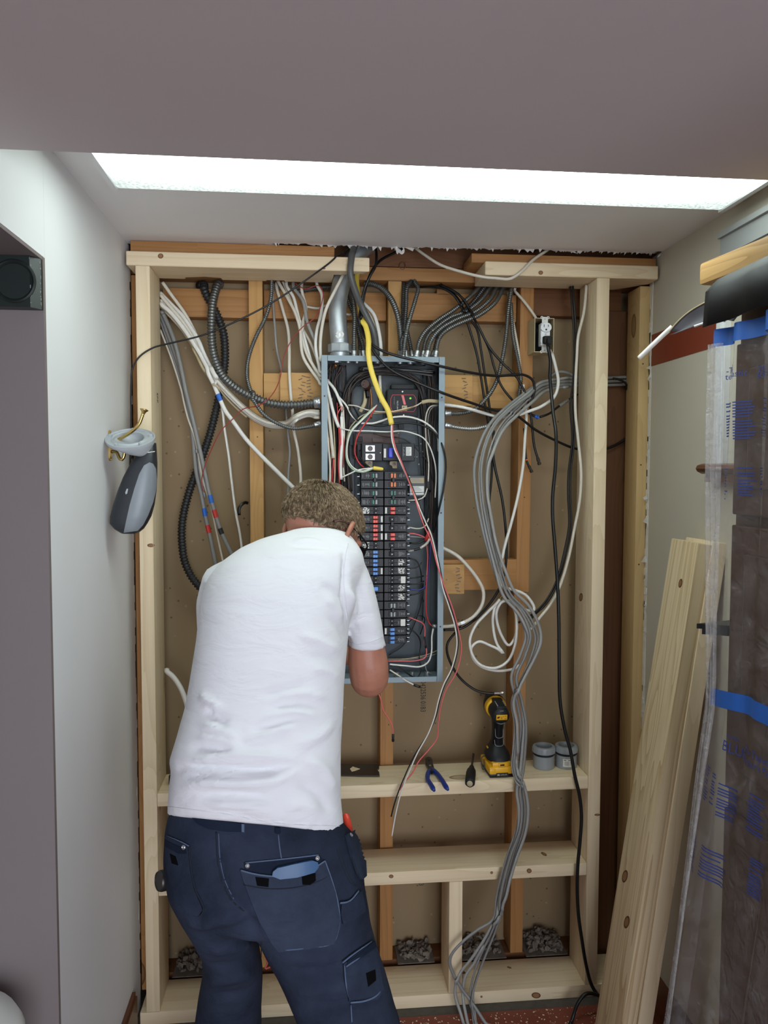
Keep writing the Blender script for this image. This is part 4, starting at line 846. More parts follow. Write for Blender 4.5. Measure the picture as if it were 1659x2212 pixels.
for i, pts in enumerate(([(1038, 610, .17), (1034, 621, .156), (1011, 645, .12), (981, 669, .10), (945, 693, .085), (918, 717, .07), (905, 741, .06), (900, 768, .06)],
   [(1062, 610, .17), (1058, 621, .156), (1039, 648, .125), (1008, 672, .105), (969, 687, .09), (939, 708, .085), (921, 732, .08), (913, 768, .085)],
   [(1076, 612, .17), (1072, 621, .154), (1057, 648, .11), (1027, 673, .09), (984, 691, .07), (950, 712, .055), (931, 737, .045), (922, 768, .05)],
   [(1089, 612, .17), (1085, 624, .152), (1069, 654, .105), (1036, 680, .085), (996, 697, .068), (962, 714, .06), (947, 735, .06), (941, 768, .065)],
   [(1050, 610, .17), (1046, 621, .155), (1020, 655, .145), (985, 685, .135), (955, 712, .125), (944, 735, .11), (936, 768, .11)])):
    flex(["uppermost grey conduit of the fan below the right top plate", 'second grey conduit from the top in the fan below the right top plate', "third grey conduit from the top in the fan below the right top plate", "lowest grey conduit of the fan, ending nearest the panel's upper right corner", "rearmost grey conduit of the fan under the right top plate, half hidden"][i], pts, .0068, 'flex' if i < 4 else 'flexd', gr, 1)
flex("long grey conduit swinging down from the right top plate into the panel's right side", [(1106, 612, .17), (1105, 621, .15), (1098, 669, .125), (1093, 726, .12), (1084, 780, .115), (1072, 825, .105), (1054, 856, .095), (1024, 885, .085), (993, 893, .08), (964, 893, .08)], .0068, end=1)
flex('grey flexible conduit hanging beside the right old stud behind the black cables', [(1103, 655, .14), (1105, 680, .13), (1108, 726, .125), (1119, 780, .125), (1125, 820, .12), (1120, 858, .12)], .0064)
flex('short bright flexible conduit leaving the right side of the panel below the others', [(1056, 919, .09), (1048, 922, .085), (1027, 926, .08), (996, 925, .075), (964, 919, .075)], .0068, 'zinc', end=1)
# --- white cables at the left
gw = 'white cables from the left stud to the panel'
base = [(345, 640), (366, 664), (396, 700), (421, 742), (441, 789), (466, 821), (490, 847), (520, 877), (549, 901), (582, 916), (616, 917), (640, 902), (664, 893), (693, 890)]
lb = ["topmost white cable of the fan from the left stud to the panel", "second white cable from the top of the fan beside the left stud", 'third white cable in the fan from the left stud, dipping under the slim conduit', 'lowest white cable of the fan from the left stud to the panel, furthest back']
for k, (dy, dx, yy) in enumerate(((-30, 6, .14), (-4, 0, .125), (6, -2, .135), (14, -5, .15))):
    pts = []
    for i, (x, y) in enumerate(base):
        f = max(0, 1-i/6.0); g = (k-1.5)*4*min(1, i/6); pts.append((x+dx*f, y+dy*f+g*.8, yy+(-.02 if 4 < i < 9 else 0)-(.05 if i > 10 else .0)))
    pts[-1] = (693, 889+k*4, .085); CB_('white_cable', lb[k], pts, 'cwhite' if k != 2 else 'cwhite2', .0050, .0030, group=gw)
CB_('white_cable', 'wide white cable banded with blue tape, running down right behind the man', [(344, 650, .14), (366, 672, .13), (396, 706, .125), (424, 750, .12), (450, 800, .115), (470, 850, .11), (486, 886, .11), (501, 907, .11), (531, 948, .12), (561, 981, .125), (591, 1011, .13), (622, 1042, .13), (660, 1078, .13)], 'cwhite2', .0062, .0036, kids=[('tape_band', 'tblue', .47, .022, 1.08)])
CB_('white_cable', 'wide white cable banded with red tape, hanging straight down behind the man', [(345, 632, .15), (367, 655, .14), (400, 690, .135), (428, 740, .13), (452, 790, .125), (470, 840, .12), (481, 888, .12), (485, 925, .13), (494, 984, .14), (501, 1045, .15), (509, 1105, .155), (519, 1159, .16), (525, 1215, .16), (528, 1260, .16)], 'cwhite2', .0064, .0036, kids=[('tape_band', 'tred', .40, .022, 1.08)])
CB_('green_tinted_cable', 'greenish white cable among the white fan beside the left stud', [(348, 662, .15), (380, 692, .145), (410, 735, .14), (436, 785, .135), (460, 822, .13), (482, 850, .13), (512, 882, .13), (535, 900, .13)], 'ctan', .004, .0028)
# --- grey cables at the left
CB_('grey_cable', "grey cable with one blue and one red tape band hanging beside the left stud", [(346, 676, .16), (359, 711, .16), (380, 771, .16), (396, 825, .16), (408, 892, .155), (417, 948, .15), (424, 1020, .15), (435, 1069, .15), (444, 1117, .15), (453, 1156, .15), (462, 1201, .15), (470, 1244, .15), (476, 1290, .15)], 'cgray2', .0062, n=10, kids=[('tape_band', 'tblue', .70, .026, 1.12), ('tape_band', 'tred', .758, .024, 1.12)])
CB_('grey_cable', 'grey cable with blue, red and black tape bands leaning right behind the man', [(347, 666, .15), (374, 729, .14), (390, 789, .135), (402, 847, .13), (417, 907, .13), (429, 960, .13), (441, 1014, .13), (453, 1069, .13), (465, 1111, .13), (477, 1147, .13), (492, 1180, .13), (510, 1217, .13), (540, 1265, .13)], 'cgray2', .0062, n=10, kids=[('tape_band', 'tblue', .668, .026, 1.12), ('tape_band', 'tred', .722, .024, 1.12), ('tape_band', 'cblack', .785, .02, 1.15)])
CB_('pale_cable', 'thin pale cable running between the two taped grey cables', [(346, 712, .165), (371, 777, .165), (393, 847, .16), (406, 900, .15), (424, 960, .145), (438, 1035, .145), (456, 1093, .145), (468, 1150, .145), (485, 1230, .145), (492, 1270, .145)], 'cwhite', .0030)
CB_('grey_cable', 'plain grey cable lying between the taped grey cables and the left stud', [(346, 690, .17), (362, 735, .17), (384, 800, .17), (398, 850, .165), (408, 900, .16), (420, 960, .155), (432, 1030, .155), (441, 1075, .157)], 'cgray', .0045)
# --- white cables left of the pipe
gp = 'white cables left of the galvanised pipe'
for i, (pts, mt, r) in enumerate((
  ([(590, 604, .20), (590, 651, .19), (594, 711, .18), (598, 756, .18), (607, 795, .205), (616, 850, .21), (618, 889, .20), (622, 937, .19), (626, 975, .19), (623, 1020, .19), (622, 1060, .19), (621, 1110, .19)], 'cgray', .0036),
  ([(597, 605, .19), (598, 621, .18), (610, 666, .17), (622, 711, .16), (625, 756, .14), (625, 800, .122), (628, 850, .118), (632, 889, .13), (635, 931, .15), (643, 969, .16), (649, 1020, .16), (650, 1060, .16)], 'cwhite', .0046),
  ([(599, 603, .17), (601, 608, .16), (622, 645, .13), (640, 681, .11), (649, 717, .10), (650, 741, .10), (655, 771, .10), (673, 801, .10), (697, 832, .09)], 'cwhite', .0046),
  ([(619, 606, .17), (619, 617, .16), (634, 642, .14), (641, 669, .13), (649, 700, .12), (662, 745, .115), (676, 790, .11), (698, 824, .10)], 'cwhite2', .0046),
  ([(634, 606, .17), (634, 620, .16), (655, 651, .13), (664, 696, .115), (679, 732, .11), (684, 742, .11)], 'cgray', .0050),
  ([(652, 606, .17), (652, 627, .16), (661, 669, .14), (652, 705, .12), (660, 756, .11), (680, 795, .10), (698, 818, .095)], 'cwhite', .0046),
  ([(684, 606, .16), (685, 616, .15), (695, 636, .13), (694, 675, .11), (684, 717, .095), (682, 750, .09), (689, 789, .09), (699, 815, .09)], 'cwhite2', .0046),
  ([(743, 588, .125), (741, 594, .06), (724, 627, .045), (704, 669, .05), (694, 717, .07), (692, 756, .08), (696, 790, .085), (701, 812, .09)], 'cwhite', .0046),
  ([(610, 604, .18), (628, 650, .16), (642, 690, .15), (668, 735, .14), (684, 775, .12), (698, 822, .11)], 'cwhite', .0040))):
    CB_('white_cable' if mt != 'cgray' else 'grey_white_cable', ['dull white printed cable dropping straight behind the left blocking, nearest the left old stud', 'white cable stapled down over the middle of the left staple board', "frontmost white cable of the bundle bending into the panel's left edge", "bright white cable second in the bundle bending into the panel's left edge", 'grey cable ending among the white bundle left of the galvanised pipe', 'white cable wavering through the middle of the bundle left of the galvanised pipe', 'bright white cable bowing right just left of the galvanised pipe', 'white cable crossing in front of the galvanised pipe down to the panel', 'white cable furthest back in the bundle left of the galvanised pipe'][i], pts, mt, r, r*.62, group=gp)
CB_('white_cable', 'short white cable crossing level behind the bundle and the galvanised pipe', [(655, 661, .165), (688, 666, .165), (705, 660, .165), (725, 668, .165), (756, 680, .165), (762, 676, .165)], 'cwhite', .0036)
CB_('red_wire', "thin red wire wandering from the pipe across the left cables to the taped grey ones", [(637, 612, .14), (661, 624, .10), (688, 617, .09), (698, 633, .08), (695, 654, .08), (682, 684, .075), (652, 708, .08), (628, 738, .09), (613, 771, .09), (604, 820, .09), (585, 856, .06), (561, 875, .06), (525, 884, .09), (501, 907, .095), (477, 931, .10), (459, 966, .11), (444, 1002, .12), (436, 1035, .125), (437, 1055, .125), (441, 1063, .12)], 'cthinred', .0014, cat='wire', n=6)
CB_('black_cable', "thin black cable slanting across the left top plate and stud to the white wall", [(766, 515, .04), (757, 529, .05), (745, 542, .02), (682, 590, -.012), (592, 651, -.012), (531, 684, -.012), (441, 723, -.012), (374, 740, -.012), (329, 752, -.012), (299, 773, -.012), (286, 798, -.008), (283, 831, -.002), (283, 922, .0), (281, 1000, .0), (279, 1060, .03)], 'cblack', .0024, n=8)
# --- centre
CB_('service_cable', 'thick dark grey cable dropping from the ceiling in front of the left top plate', [(775, 505, .06), (767, 527, .045), (759, 560, -.008), (757, 590, -.014), (767, 627, .0), (782, 663, .02), (797, 693, .03), (807, 717, .035), (811, 740, .045), (814, 772, .06)], 'cdark', .0092, n=12)
o = CB_('yellow_cable', 'yellow sheathed cable hanging from the ceiling over the open panel, its wires stripped free', [(788, 515, .15), (785, 530, .147), (781, 554, .146), (771, 595, .146), (772, 627, .12), (776, 655, .09), (782, 684, .05), (791, 708, .02), (796, 735, .004), (796, 765, -.008), (800, 792, -.012), (810, 825, -.012), (825, 862, -.010), (838, 886, -.008), (846, 917, -.006)], 'cyellow', .0076, .0042, n=10)
def strand(nm, m, r, pts):
    q = tube(nm, pts, M[m], r, n=6); setpar(q, o)
A_ = [(845.5, 916, -.005), (846, 945, -.008), (852, 970, -.012), (864, 996, -.014), (879, 1030, -.016), (893, 1065, -.018), (908, 1102, -.020), (920, 1130, -.022), (931, 1154, -.024), (946, 1217, -.026), (957, 1272, -.028), (969, 1308, -.03), (982, 1350, -.032), (987, 1392, -.034), (976, 1443, -.034), (958, 1480, -.034), (947, 1514, -.034), (939, 1548, -.034), (925, 1585, -.034), (902, 1626, -.034), (889, 1655, -.034), (869, 1704, -.034), (856, 1753, -.034), (846.5, 1806, -.034)]
strand('white_wire', 'cwhite2', .0020, A_)
strand('black_wire', 'cblack', .0020, [(x+(2.5 if y < 1580 else (-3 if y > 1620 else 0)), y, z+.004) for x, y, z in A_ if y < 1640]+[(884, 1655, -.03), (873, 1680, -.03), (860, 1712, -.03), (851, 1740, -.03), (845, 1764, -.03)])
strand('red_wire', 'cpink', .0019, [(848, 916, -.004), (849, 945, -.008), (856, 972, -.013), (867, 998, -.016), (881, 1034, -.018), (896, 1075, -.02), (905, 1105, -.022), (918, 1140, -.024), (930, 1165, -.026), (945, 1222, -.028), (962, 1272, -.03), (977, 1312, -.032), (990, 1360, -.03), (997, 1400, -.03), (990, 1440, -.03), (981, 1462, -.03), (964, 1489, -.03), (952, 1528, -.03), (947, 1564, -.03), (944, 1595, -.03), (926, 1620, -.03), (905, 1644, -.03), (890, 1671, -.03), (873, 1691, -.03), (864, 1706, -.03)])
strand('ground_wire', 'copper', .0012, [(846, 917, -.003), (853, 968, -.010), (878, 1025, -.013), (905, 1090, -.016), (934, 1160, -.020), (955, 1265, -.026), (968, 1310, -.028)])
gt = 'white cables entering the panel top in the middle'
CB_('white_cable', "right one of two white flat cables curving into the panel top behind the yellow cable", [(772, 640, .16), (788, 657, .12), (807, 678, .10), (816, 705, .09), (822, 740, .085), (823, 770, .085)], 'cwhite2', .0052, .003, group=gt); CB_('white_cable', "left one of two white flat cables curving into the panel top behind the yellow cable", [(775, 650, .155), (790, 670, .125), (803, 690, .11), (811, 715, .10), (813, 742, .095), (814, 770, .095)], 'cwhite', .0052, .003, group=gt)
CB_('white_cable', 'loose white cable looping from the ceiling in front of the right top plate', [(890, 527, .10), (898, 536, .08), (918, 551, .06), (951, 572, .03), (996, 587, .002), (1042, 598, -.012), (1072, 601, -.013), (1102, 602, -.013), (1126, 587, -.012), (1150, 563, -.006), (1180, 542, .025), (1197, 530, .05)], 'cwhite', .0042, n=10)
CB_('white_cable', 'short grey white cable coming through the ceiling hole beside the thick dark cable', [(800, 518, .11), (788, 530, .11), (776, 545, .12), (765, 556, .13)], 'cgray', .004)
CB_('black_cable', "black cable crossing the panel's upper corner and looping down beside the right old stud", [(807, 505, .10), (810, 527, .08), (813, 548, .06), (811, 575, .04), (801, 593, .035), (789, 620, .04), (781, 651, .05), (778, 690, .045), (782, 717, .03), (800, 741, .01), (822, 756, .0), (855, 768, -.004), (891, 777, -.006), (951, 791, -.006), (1011, 804, .02), (1072, 812, .06), (1132, 810, .075), (1150, 821, .08), (1155, 841, .085), (1147, 868, .085), (1141, 880, .085)], 'cblack', .0038)
CB_('black_cable', "long black cable slanting across the open panel to behind the tall right stud", [(900, 515, .12), (880, 530, .11), (858, 543, .10), (824, 561, .08), (806, 581, .06), (795, 605, .055), (785, 645, .06), (781, 690, .055), (790, 725, .03), (800, 747, .012), (816, 771, .0), (843, 798, -.006), (891, 822, -.008), (951, 847, -.008), (1011, 868, .02), (1072, 887, .045), (1111, 895, .055), (1156, 928, .08), (1201, 952, .12), (1243, 969, .146), (1280, 973, .146), (1311, 969, .15), (1346, 952, .16), (1374, 926, .16), (1390, 915, .17)], 'cblack', .0040)
# --- black coax at the right
CB_('black_coax', "leftmost black coaxial cable of the four arching down right of the panel", [(900, 622, .18), (909, 620, .16), (948, 621, .12), (978, 636, .10), (999, 669, .095), (1014, 711, .10), (1030, 765, .105), (1039, 816, .11), (1046, 862, .11), (1055, 918, .11)], 'cblack', .0036)
CB_('black_coax', 'black coaxial cable hanging second from the panel among the four', [(935, 620, .17), (951, 619, .14), (984, 639, .115), (1006, 678, .105), (1030, 711, .105), (1039, 756, .11), (1048, 816, .115), (1057, 877, .115), (1061, 921, .115)], 'cblack', .0036)
CB_('black_coax', 'black coaxial cable with a blue connector at the middle right old stud', [(940, 619, .17), (954, 618, .13), (993, 638, .10), (1018, 678, .09), (1039, 717, .09), (1057, 756, .09), (1069, 798, .09), (1084, 835, .09), (1114, 871, .095), (1147, 895, .10), (1158, 900, .10)], 'cblack', .0036, kids=[('connector', 'tblue', 1, .014, 1.5)])
CB_('black_coax', 'black coaxial cable hanging in front of the right old stud with a metal end', [(945, 618, .165), (957, 618, .12), (999, 644, .09), (1027, 693, .08), (1057, 750, .08), (1087, 786, .08), (1117, 816, .08), (1141, 868, .085), (1148, 909, .09), (1154, 963, .095), (1163, 995, .095)], 'cblack', .0036, kids=[('connector', 'toolsteel', 1, .022, 1.45)])
CB_('black_coax', "short black coaxial cable with an orange ring on its metal end", [(1132, 925, .10), (1134, 960, .10), (1138, 996, .10), (1145, 1012, .10)], 'cblack', .0034, kids=[('connector', 'toolsteel', 1, .022, 1.4), ('ring', 'tgl_orange', .78, .004, 1.5)])
CB_('black_coax', "black cable with a grey splice slanting from the blue connector to the right stud", [(1166, 901, .10), (1178, 897, .10), (1189, 892, .11), (1204, 880, .12), (1216, 872, .13), (1228, 864, .145), (1242, 855, .165), (1262, 848, .175)], 'cblack', .0034, kids=[('splice', 'cgray2', .52, .045, 1.35)])
# --- grey bundle
mid = [(1379, 822, .160), (1340, 823, .158), (1314, 824, .156), (1280, 826, .156), (1240, 824, .155), (1205, 826, .145), (1170, 835, .12), (1140, 858, .09), (1105, 888, .055), (1075, 920, .02), (1055, 960, -.005), (1043, 1010, -.015), (1044, 1075, -.02), (1052, 1130, -.02), (1062, 1180, -.02), (1080, 1240, -.02), (1098, 1285, -.02), (1128, 1318, -.02), (1146, 1352, -.02), (1152, 1378, -.02), (1140, 1420, -.022), (1120, 1465, -.025), (1115, 1515, -.027), (1122, 1565, -.028), (1120, 1615, -.028), (1118, 1660, -.028), (1124, 1710, -.028), (1129, 1750, -.028), (1124, 1795, -.028), (1106, 1850, -.03), (1092, 1900, -.034), (1082, 1945, -.036)]
tails = [[(1066, 1985, -.04), (1030, 2010, -.042), (1003, 2031, -.044), (975, 2063, -.045), (972, 2084, -.045), (996, 2134, -.05), (1016, 2161, -.06), (1050, 2212, -.09), (1070, 2240, -.10)],
  [(1070, 1980, -.038), (1048, 2026, -.04), (1016, 2074, -.042), (993, 2104, -.043), (983, 2145, -.05), (996, 2192, -.07), (1005, 2225, -.09)],
  [(1074, 1975, -.04), (1056, 2024, -.04), (1030, 2085, -.042), (1016, 2145, -.05), (1020, 2185, -.07), (1024, 2225, -.09)],
  [(1077, 1975, -.035), (1064, 2024, -.036), (1040, 2085, -.038), (1022, 2145, -.045), (1026, 2190, -.065), (1030, 2228, -.09)],
  [(1078, 1980, -.042), (1068, 2015, -.044), (1046, 2070, -.045), (1028, 2120, -.05), (1018, 2165, -.06), (1030, 2228, -.095)],
  [(1072, 1990, -.034), (1052, 2035, -.036), (1026, 2078, -.04), (1005, 2110, -.043), (1000, 2150, -.05), (1012, 2220, -.09)]]
sp = [(-1, .0), (-.6, .35), (-.2, -.3), (.25, .2), (.65, -.2), (1.05, .1)]
env = np.interp(range(len(mid)), [0, 5, 8, 11, 14, 17, 19, 22, 25, 28, 31], [7, 9, 12, 15, 12, 13, 14, 12, 10, 9, 8])
gb = 'grey cables hanging in a bundle in front of the shelves'
for k in range(6):
    rr = random.Random(k); pts = []
    T = np.gradient(np.array([(x, y) for x, y, z in mid]), axis=0)
    ph = rr.uniform(0, 6)
    for i, (x, y, z) in enumerate(mid):
        n = np.array([T[i][1], -T[i][0]]); n = n/np.linalg.norm(n); s = sp[(k+(3 if 21 < i < 26 else 0)) % 6 if 21 < i < 26 else k][0]+.25*math.sin(i*.6+ph)
        
        if i < 5: pts.append((x, y+(k//2-1)*8, .1560+.0078*(k % 2))); continue
        pts.append((x+n[0]*s*env[i], y+n[1]*s*env[i], z-.006*(k % 3)+.004*math.sin(i*.9+ph)))
    CB_('grey_cable', 'grey cable in the bundle hanging down in front of the shelves to the floor', pts+tails[k], 'cgray' if k % 2 else 'cgray2', .0046, .0030, group=gb)
# --- outlet cord etc.
CB_('black_cable', "left one of two slim black cables hanging together beside the tall right stud", [(1231, 604, .10), (1232, 615, .09), (1236, 666, .08), (1240, 726, .08), (1240, 786, .08), (1237, 831, .08), (1232, 877, .08), (1235, 922, .08), (1236, 954, .08), (1228, 1020, .08), (1227, 1069, .08), (1229, 1135, .08), (1218, 1195, .08), (1203, 1252, .08), (1179, 1298, .06), (1149, 1328, .04), (1120, 1345, .03)], 'cblack', .0031); CB_('black_cable', "right one of two slim black cables hanging together beside the tall right stud", [(1235, 604, .095), (1237, 615, .085), (1241, 666, .075), (1245, 726, .075), (1246, 786, .075), (1242, 831, .075), (1238, 877, .075), (1240, 922, .075), (1240, 954, .075), (1233, 1020, .075), (1232, 1069, .075), (1234, 1135, .075), (1223, 1195, .075), (1207, 1253, .075), (1182, 1301, .06), (1152, 1331, .045), (1143, 1345, .04)], 'cblack', .0031)
CB_('white_cable', "white cable hanging along the left face of the tall right stud", [(1268, 607, .075), (1267, 616, .07), (1261, 675, .06), (1249, 726, .05), (1246, 771, .05), (1243, 831, .05), (1243, 892, .05), (1249, 952, .05), (1255, 1020, .05), (1252, 1081, .05), (1241, 1141, .05), (1229, 1201, .05), (1211, 1262, .05), (1190, 1304, .05), (1166, 1334, .045), (1148, 1358, .04), (1138, 1368, .035)], 'cwhite', .0043, n=10)
CB_('white_cable', 'white cable slanting from the right top plate into the top of the outlet box', [(1108, 622, .17), (1114, 631, .15), (1132, 651, .135), (1156, 684, .125), (1160, 692, .12)], 'cwhite', .0042)
CB_('white_cable', 'white cable glimpsed between the hanging flexible conduit and the right old stud', [(1098, 632, .16), (1106, 681, .155), (1112, 715, .145), (1120, 760, .14), (1124, 800, .14)], 'cwhite', .004)
CB_('white_cable', "white cable running from the outlet box bottom through the grey cables to the panel", [(1190, 756, .10), (1194, 768, .09), (1201, 795, .085), (1206, 825, .085), (1198, 856, .08), (1171, 877, .075), (1141, 889, .07), (1111, 899, .065), (1080, 901, .06), (1044, 892, .06), (1005, 881, .06), (975, 876, .07), (958, 874, .08)], 'cwhite2', .0046, .0036, n=10)
CB_('white_cable', 'white cable hanging in front of the right old stud down into the white coil', [(1128, 830, .12), (1132, 856, .10), (1137, 900, .09), (1134, 945, .09), (1130, 1005, .085), (1118, 1075, .07), (1103, 1135, .06), (1091, 1177, .05), (1083, 1216, .045), (1079, 1256, .04), (1088, 1268, .03), (1112, 1275, .03), (1136, 1286, .03), (1154, 1313, .03), (1151, 1320, .03), (1127, 1313, .03), (1105, 1290, .035)], 'cwhite2', .0044, n=10)
CB_('white_cable', "thick white cable bowing out of the panel's lower right side and back in", [(955, 1183, .085), (964, 1187, .08), (988, 1201, .075), (1012, 1225, .075), (1033, 1253, .075), (1044, 1277, .075), (1042, 1304, .075), (1027, 1328, .075), (1005, 1343, .075), (970, 1353, .08), (950, 1353, .085)], 'cwhite', .0054, n=10, kids=[('clamp', 'zinc', .83, .012, 1.35)])
CB_('white_coil', 'loosely coiled white cable with a metal tip hanging right of the lower panel', [(1082, 1291, .02), (1074, 1302, .022), (1054, 1322, .03), (1027, 1352, .035), (1015, 1384, .035), (1021, 1416, .035), (1039, 1437, .035), (1070, 1443, .035), (1097, 1428, .035), (1112, 1395, .035), (1116, 1360, .035), (1114, 1325, .04), (1104, 1300, .045), (1085, 1300, .05), (1073, 1320, .05), (1074, 1345, .05), (1085, 1376, .05), (1099, 1394, .05), (1112, 1378, .05), (1117, 1345, .05), (1110, 1315, .055), (1095, 1298, .06), (1075, 1302, .06), (1065, 1330, .055), (1067, 1367, .05), (1074, 1392, .045), (1088, 1412, .042), (1075, 1402, .04), (1060, 1395, .04), (1034, 1386, .04), (1018, 1400, .04), (1023, 1424, .04), (1042, 1441, .04), (1075, 1449, .04), (1109, 1445, .04), (1122, 1437, .03)], 'cwhite2', .0042, n=10, kids=[('connector', 'brass', 0, .014, 1.25)])
CB_('black_cable', 'black cable from behind the grey bundle into the lower right side of the panel', [(1066, 930, .11), (1066, 990, .10), (1085, 1081, .10), (1092, 1141, .095), (1094, 1201, .085), (1085, 1256, .07), (1060, 1301, .07), (1030, 1334, .075), (997, 1357, .08), (958, 1361, .085)], 'cblack', .0040)
CB_('black_cable', 'black cable hanging straight down behind the upper grey bundle', [(1066, 960, .115), (1064, 990, .11), (1061, 1040, .105), (1057, 1081, .10), (1055, 1110, .10)], 'cblack', .0036)
CB_('black_coax', "black coaxial cable with a bright metal end just above the drill", [(1000, 1340, .11), (990, 1358, .10), (982, 1368, .09), (967, 1389, .085), (966, 1410, .085), (979, 1443, .085), (1000, 1471, .085), (1030, 1492, .08), (1060, 1498, .075), (1076, 1497, .07)], 'cblack', .0036, kids=[('connector', 'chrome', 1, .030, 1.3)])
CB_('grey_cable', 'grey cables looping out just below the right outlet, behind the tall right stud', [(1186, 818, .15), (1197, 808, .15), (1210, 803, .15), (1228, 806, .15), (1243, 815, .155)], 'cgray2', .0046, .003)
CB_('black_cable', 'black cable dropping in the dark gap right of the brown board', [(1374, 840, .165), (1378, 880, .165), (1377, 930, .165), (1372, 1000, .165), (1366, 1100, .165), (1360, 1250, .165), (1357, 1400, .165)], 'cblack', .0035)
CB_('black_cable', 'black cable curving from the level grey cables down into the dark gap', [(1324, 818, .135), (1338, 820, .134), (1355, 830, .135), (1367, 845, .138), (1374, 865, .142)], 'cblack', .0036)
CB_('white_cable', "fat white cable curving from the left stud to behind the man's waist", [(350, 1446, .12), (358, 1450, .115), (372, 1460, .11), (388, 1482, .10), (400, 1510, .09), (408, 1540, .085), (416, 1580, .08)], 'cwhite2', .0075, n=12)
o = CB_('red_wire', 'short red wire with a black taped tip hanging below the elbow of the man', [(815, 1490, -.05), (823, 1512, -.05), (828, 1534, -.05), (840, 1553, -.05), (848, 1570, -.05), (849, 1592, -.05)], 'cpink', .0018, cat='wire', n=6, kids=[('connector', 'cblack', 1, .022, 2.0)])
CB_('red_wire', 'red wire on the floor glimpsed between the legs of the man', [(572, 2065, .1), (578, 2080, .1), (572, 2093, .1), (585, 2088, .1), (592, 2080, .1)], 'cpink', .0022, cat='wire', n=6)
# --- outlet with plug and cord
OB = empty('electrical_outlet', UY(1174, 763, .10), 'white duplex electrical outlet in an open plastic box on the right old stud', 'electrical outlet')
def O_(x, y, Y=.085): return UY(x, y, Y)
a = O_(1153, 761); b = O_(1196, 688); mb = MB(); t = .0018
mb.box((a[0], .080, a[2]), (a[0]+t, .150, b[2])); mb.box((b[0]-t, .080, a[2]), (b[0], .150, b[2])); mb.box((a[0]+t, .080, b[2]-t), (b[0]-t, .150, b[2])); mb.box((a[0]+t, .080, a[2]), (b[0]-t, .150, a[2]+t)); mb.build('box', M['ctan'], OB)
mb = MB(); mb.box((a[0]+t, .145, a[2]+t), (b[0]-t, .149, b[2]-t)); mb.build('box_back', M['black'], OB)
cx = O_(1175.5, 720)[0]; zc = (a[2]+b[2])/2+.001; mb = MB()
mb.box((cx-.009, .0785, zc-.052), (cx+.009, .0800, zc+.052), bev=.0005)
for s in (1, -1):
    for u in (-.0095, .0095): mb.lathe([(.0042, 0), (.0042, .0014), (.002, .0014), (.002, 0)], 12, mw=frame((cx+u, .0799, zc+s*.050), (1, 0, 0), z=(0, -1, 0)), caps=False)
mb.build('yoke', M['label'], OB)
mb = MB(); mb.box((cx-.014, .0705, zc-.033), (cx+.014, .100, zc+.033), bev=.003)
for s in (1, -1): mb.lathe([(.0165, 0), (.0165, .004), (.0155, .005), (.0005, .005)], 24, mw=frame((cx, .0704, zc+s*.0195), (1, 0, 0), z=(0, -1, 0)) @ Matrix.Diagonal((1, .86, 1, 1)), caps=False)
mb.build('receptacle', M['white'], OB, smooth=35)
mb = MB(); z = zc+.0195; yy = .0653; mb.box((cx-.0075, yy-.0004, z), (cx-.0058, yy+.0004, z+.008)); mb.box((cx+.0055, yy-.0004, z+.001), (cx+.0072, yy+.0004, z+.0075)); mb.lathe([(.0028, 0), (.0028, .0008)], 10, mw=frame((cx, yy+.0004, z-.007), (1, 0, 0), z=(0, -1, 0))); mb.build('slots', M['print'], OB)
mb = MB(); mb.lathe([(.0025, 0), (.0022, .001)], 10, mw=frame((cx, .0704, zc), (1, 0, 0), z=(0, -1, 0)))
for s in (1, -1): mb.lathe([(.003, 0), (.0026, .0012)], 10, mw=frame((cx, .0784, zc+s*.046), (1, 0, 0), z=(0, -1, 0)))
mb.build('screw', M['zinc'], OB)
cord = [(1183, 738, .045), (1184, 750, .030), (1189, 780, .035), (1188, 813, .04), (1191, 850, .035), (1195, 892, .02), (1201, 937, .0), (1200, 1005, -.008), (1194, 1070, -.012), (1194, 1120, -.015), (1198, 1171, -.018), (1204, 1256, -.02), (1207, 1337, -.022), (1208, 1440, -.024), (1210, 1516, -.025), (1220, 1576, -.027), (1232, 1621, -.028), (1241, 1672, -.03), (1252, 1720, -.03), (1256, 1763, -.03), (1253, 1815, -.03), (1248, 1870, -.03), (1247, 1930, -.03), (1250, 1980, -.03), (1257, 2030, -.03), (1266, 2084, -.03), (1279, 2130, -.035), (1294, 2152, -.05), (1306, 2160, -.07), (1290, 2149, -.085), (1266, 2147, -.09), (1249, 2165, -.095), (1239, 2192, -.10), (1233, 2215, -.11), (1230, 2250, -.115)]
o = CB_('power_cord', "thick black power cord hanging from the outlet across the shelves to the floor", cord, 'cblack', .0052, cat='power cord', n=10)
z = zc-.0195; mb = MB(); mb.box((cx-.012, .044, z-.011), (cx+.013, .0650, z+.011), bev=.004); mb.box((cx-.006, .032, z-.016), (cx+.008, .046, z+.004), bev=.004); setpar(mb.build('plug', M['rubber'], None, smooth=35), o)
# ================================================================== tools on the shelf
def zs(x): return .677+.004*(x-.177)+.0006
T0 = Matrix.Translation
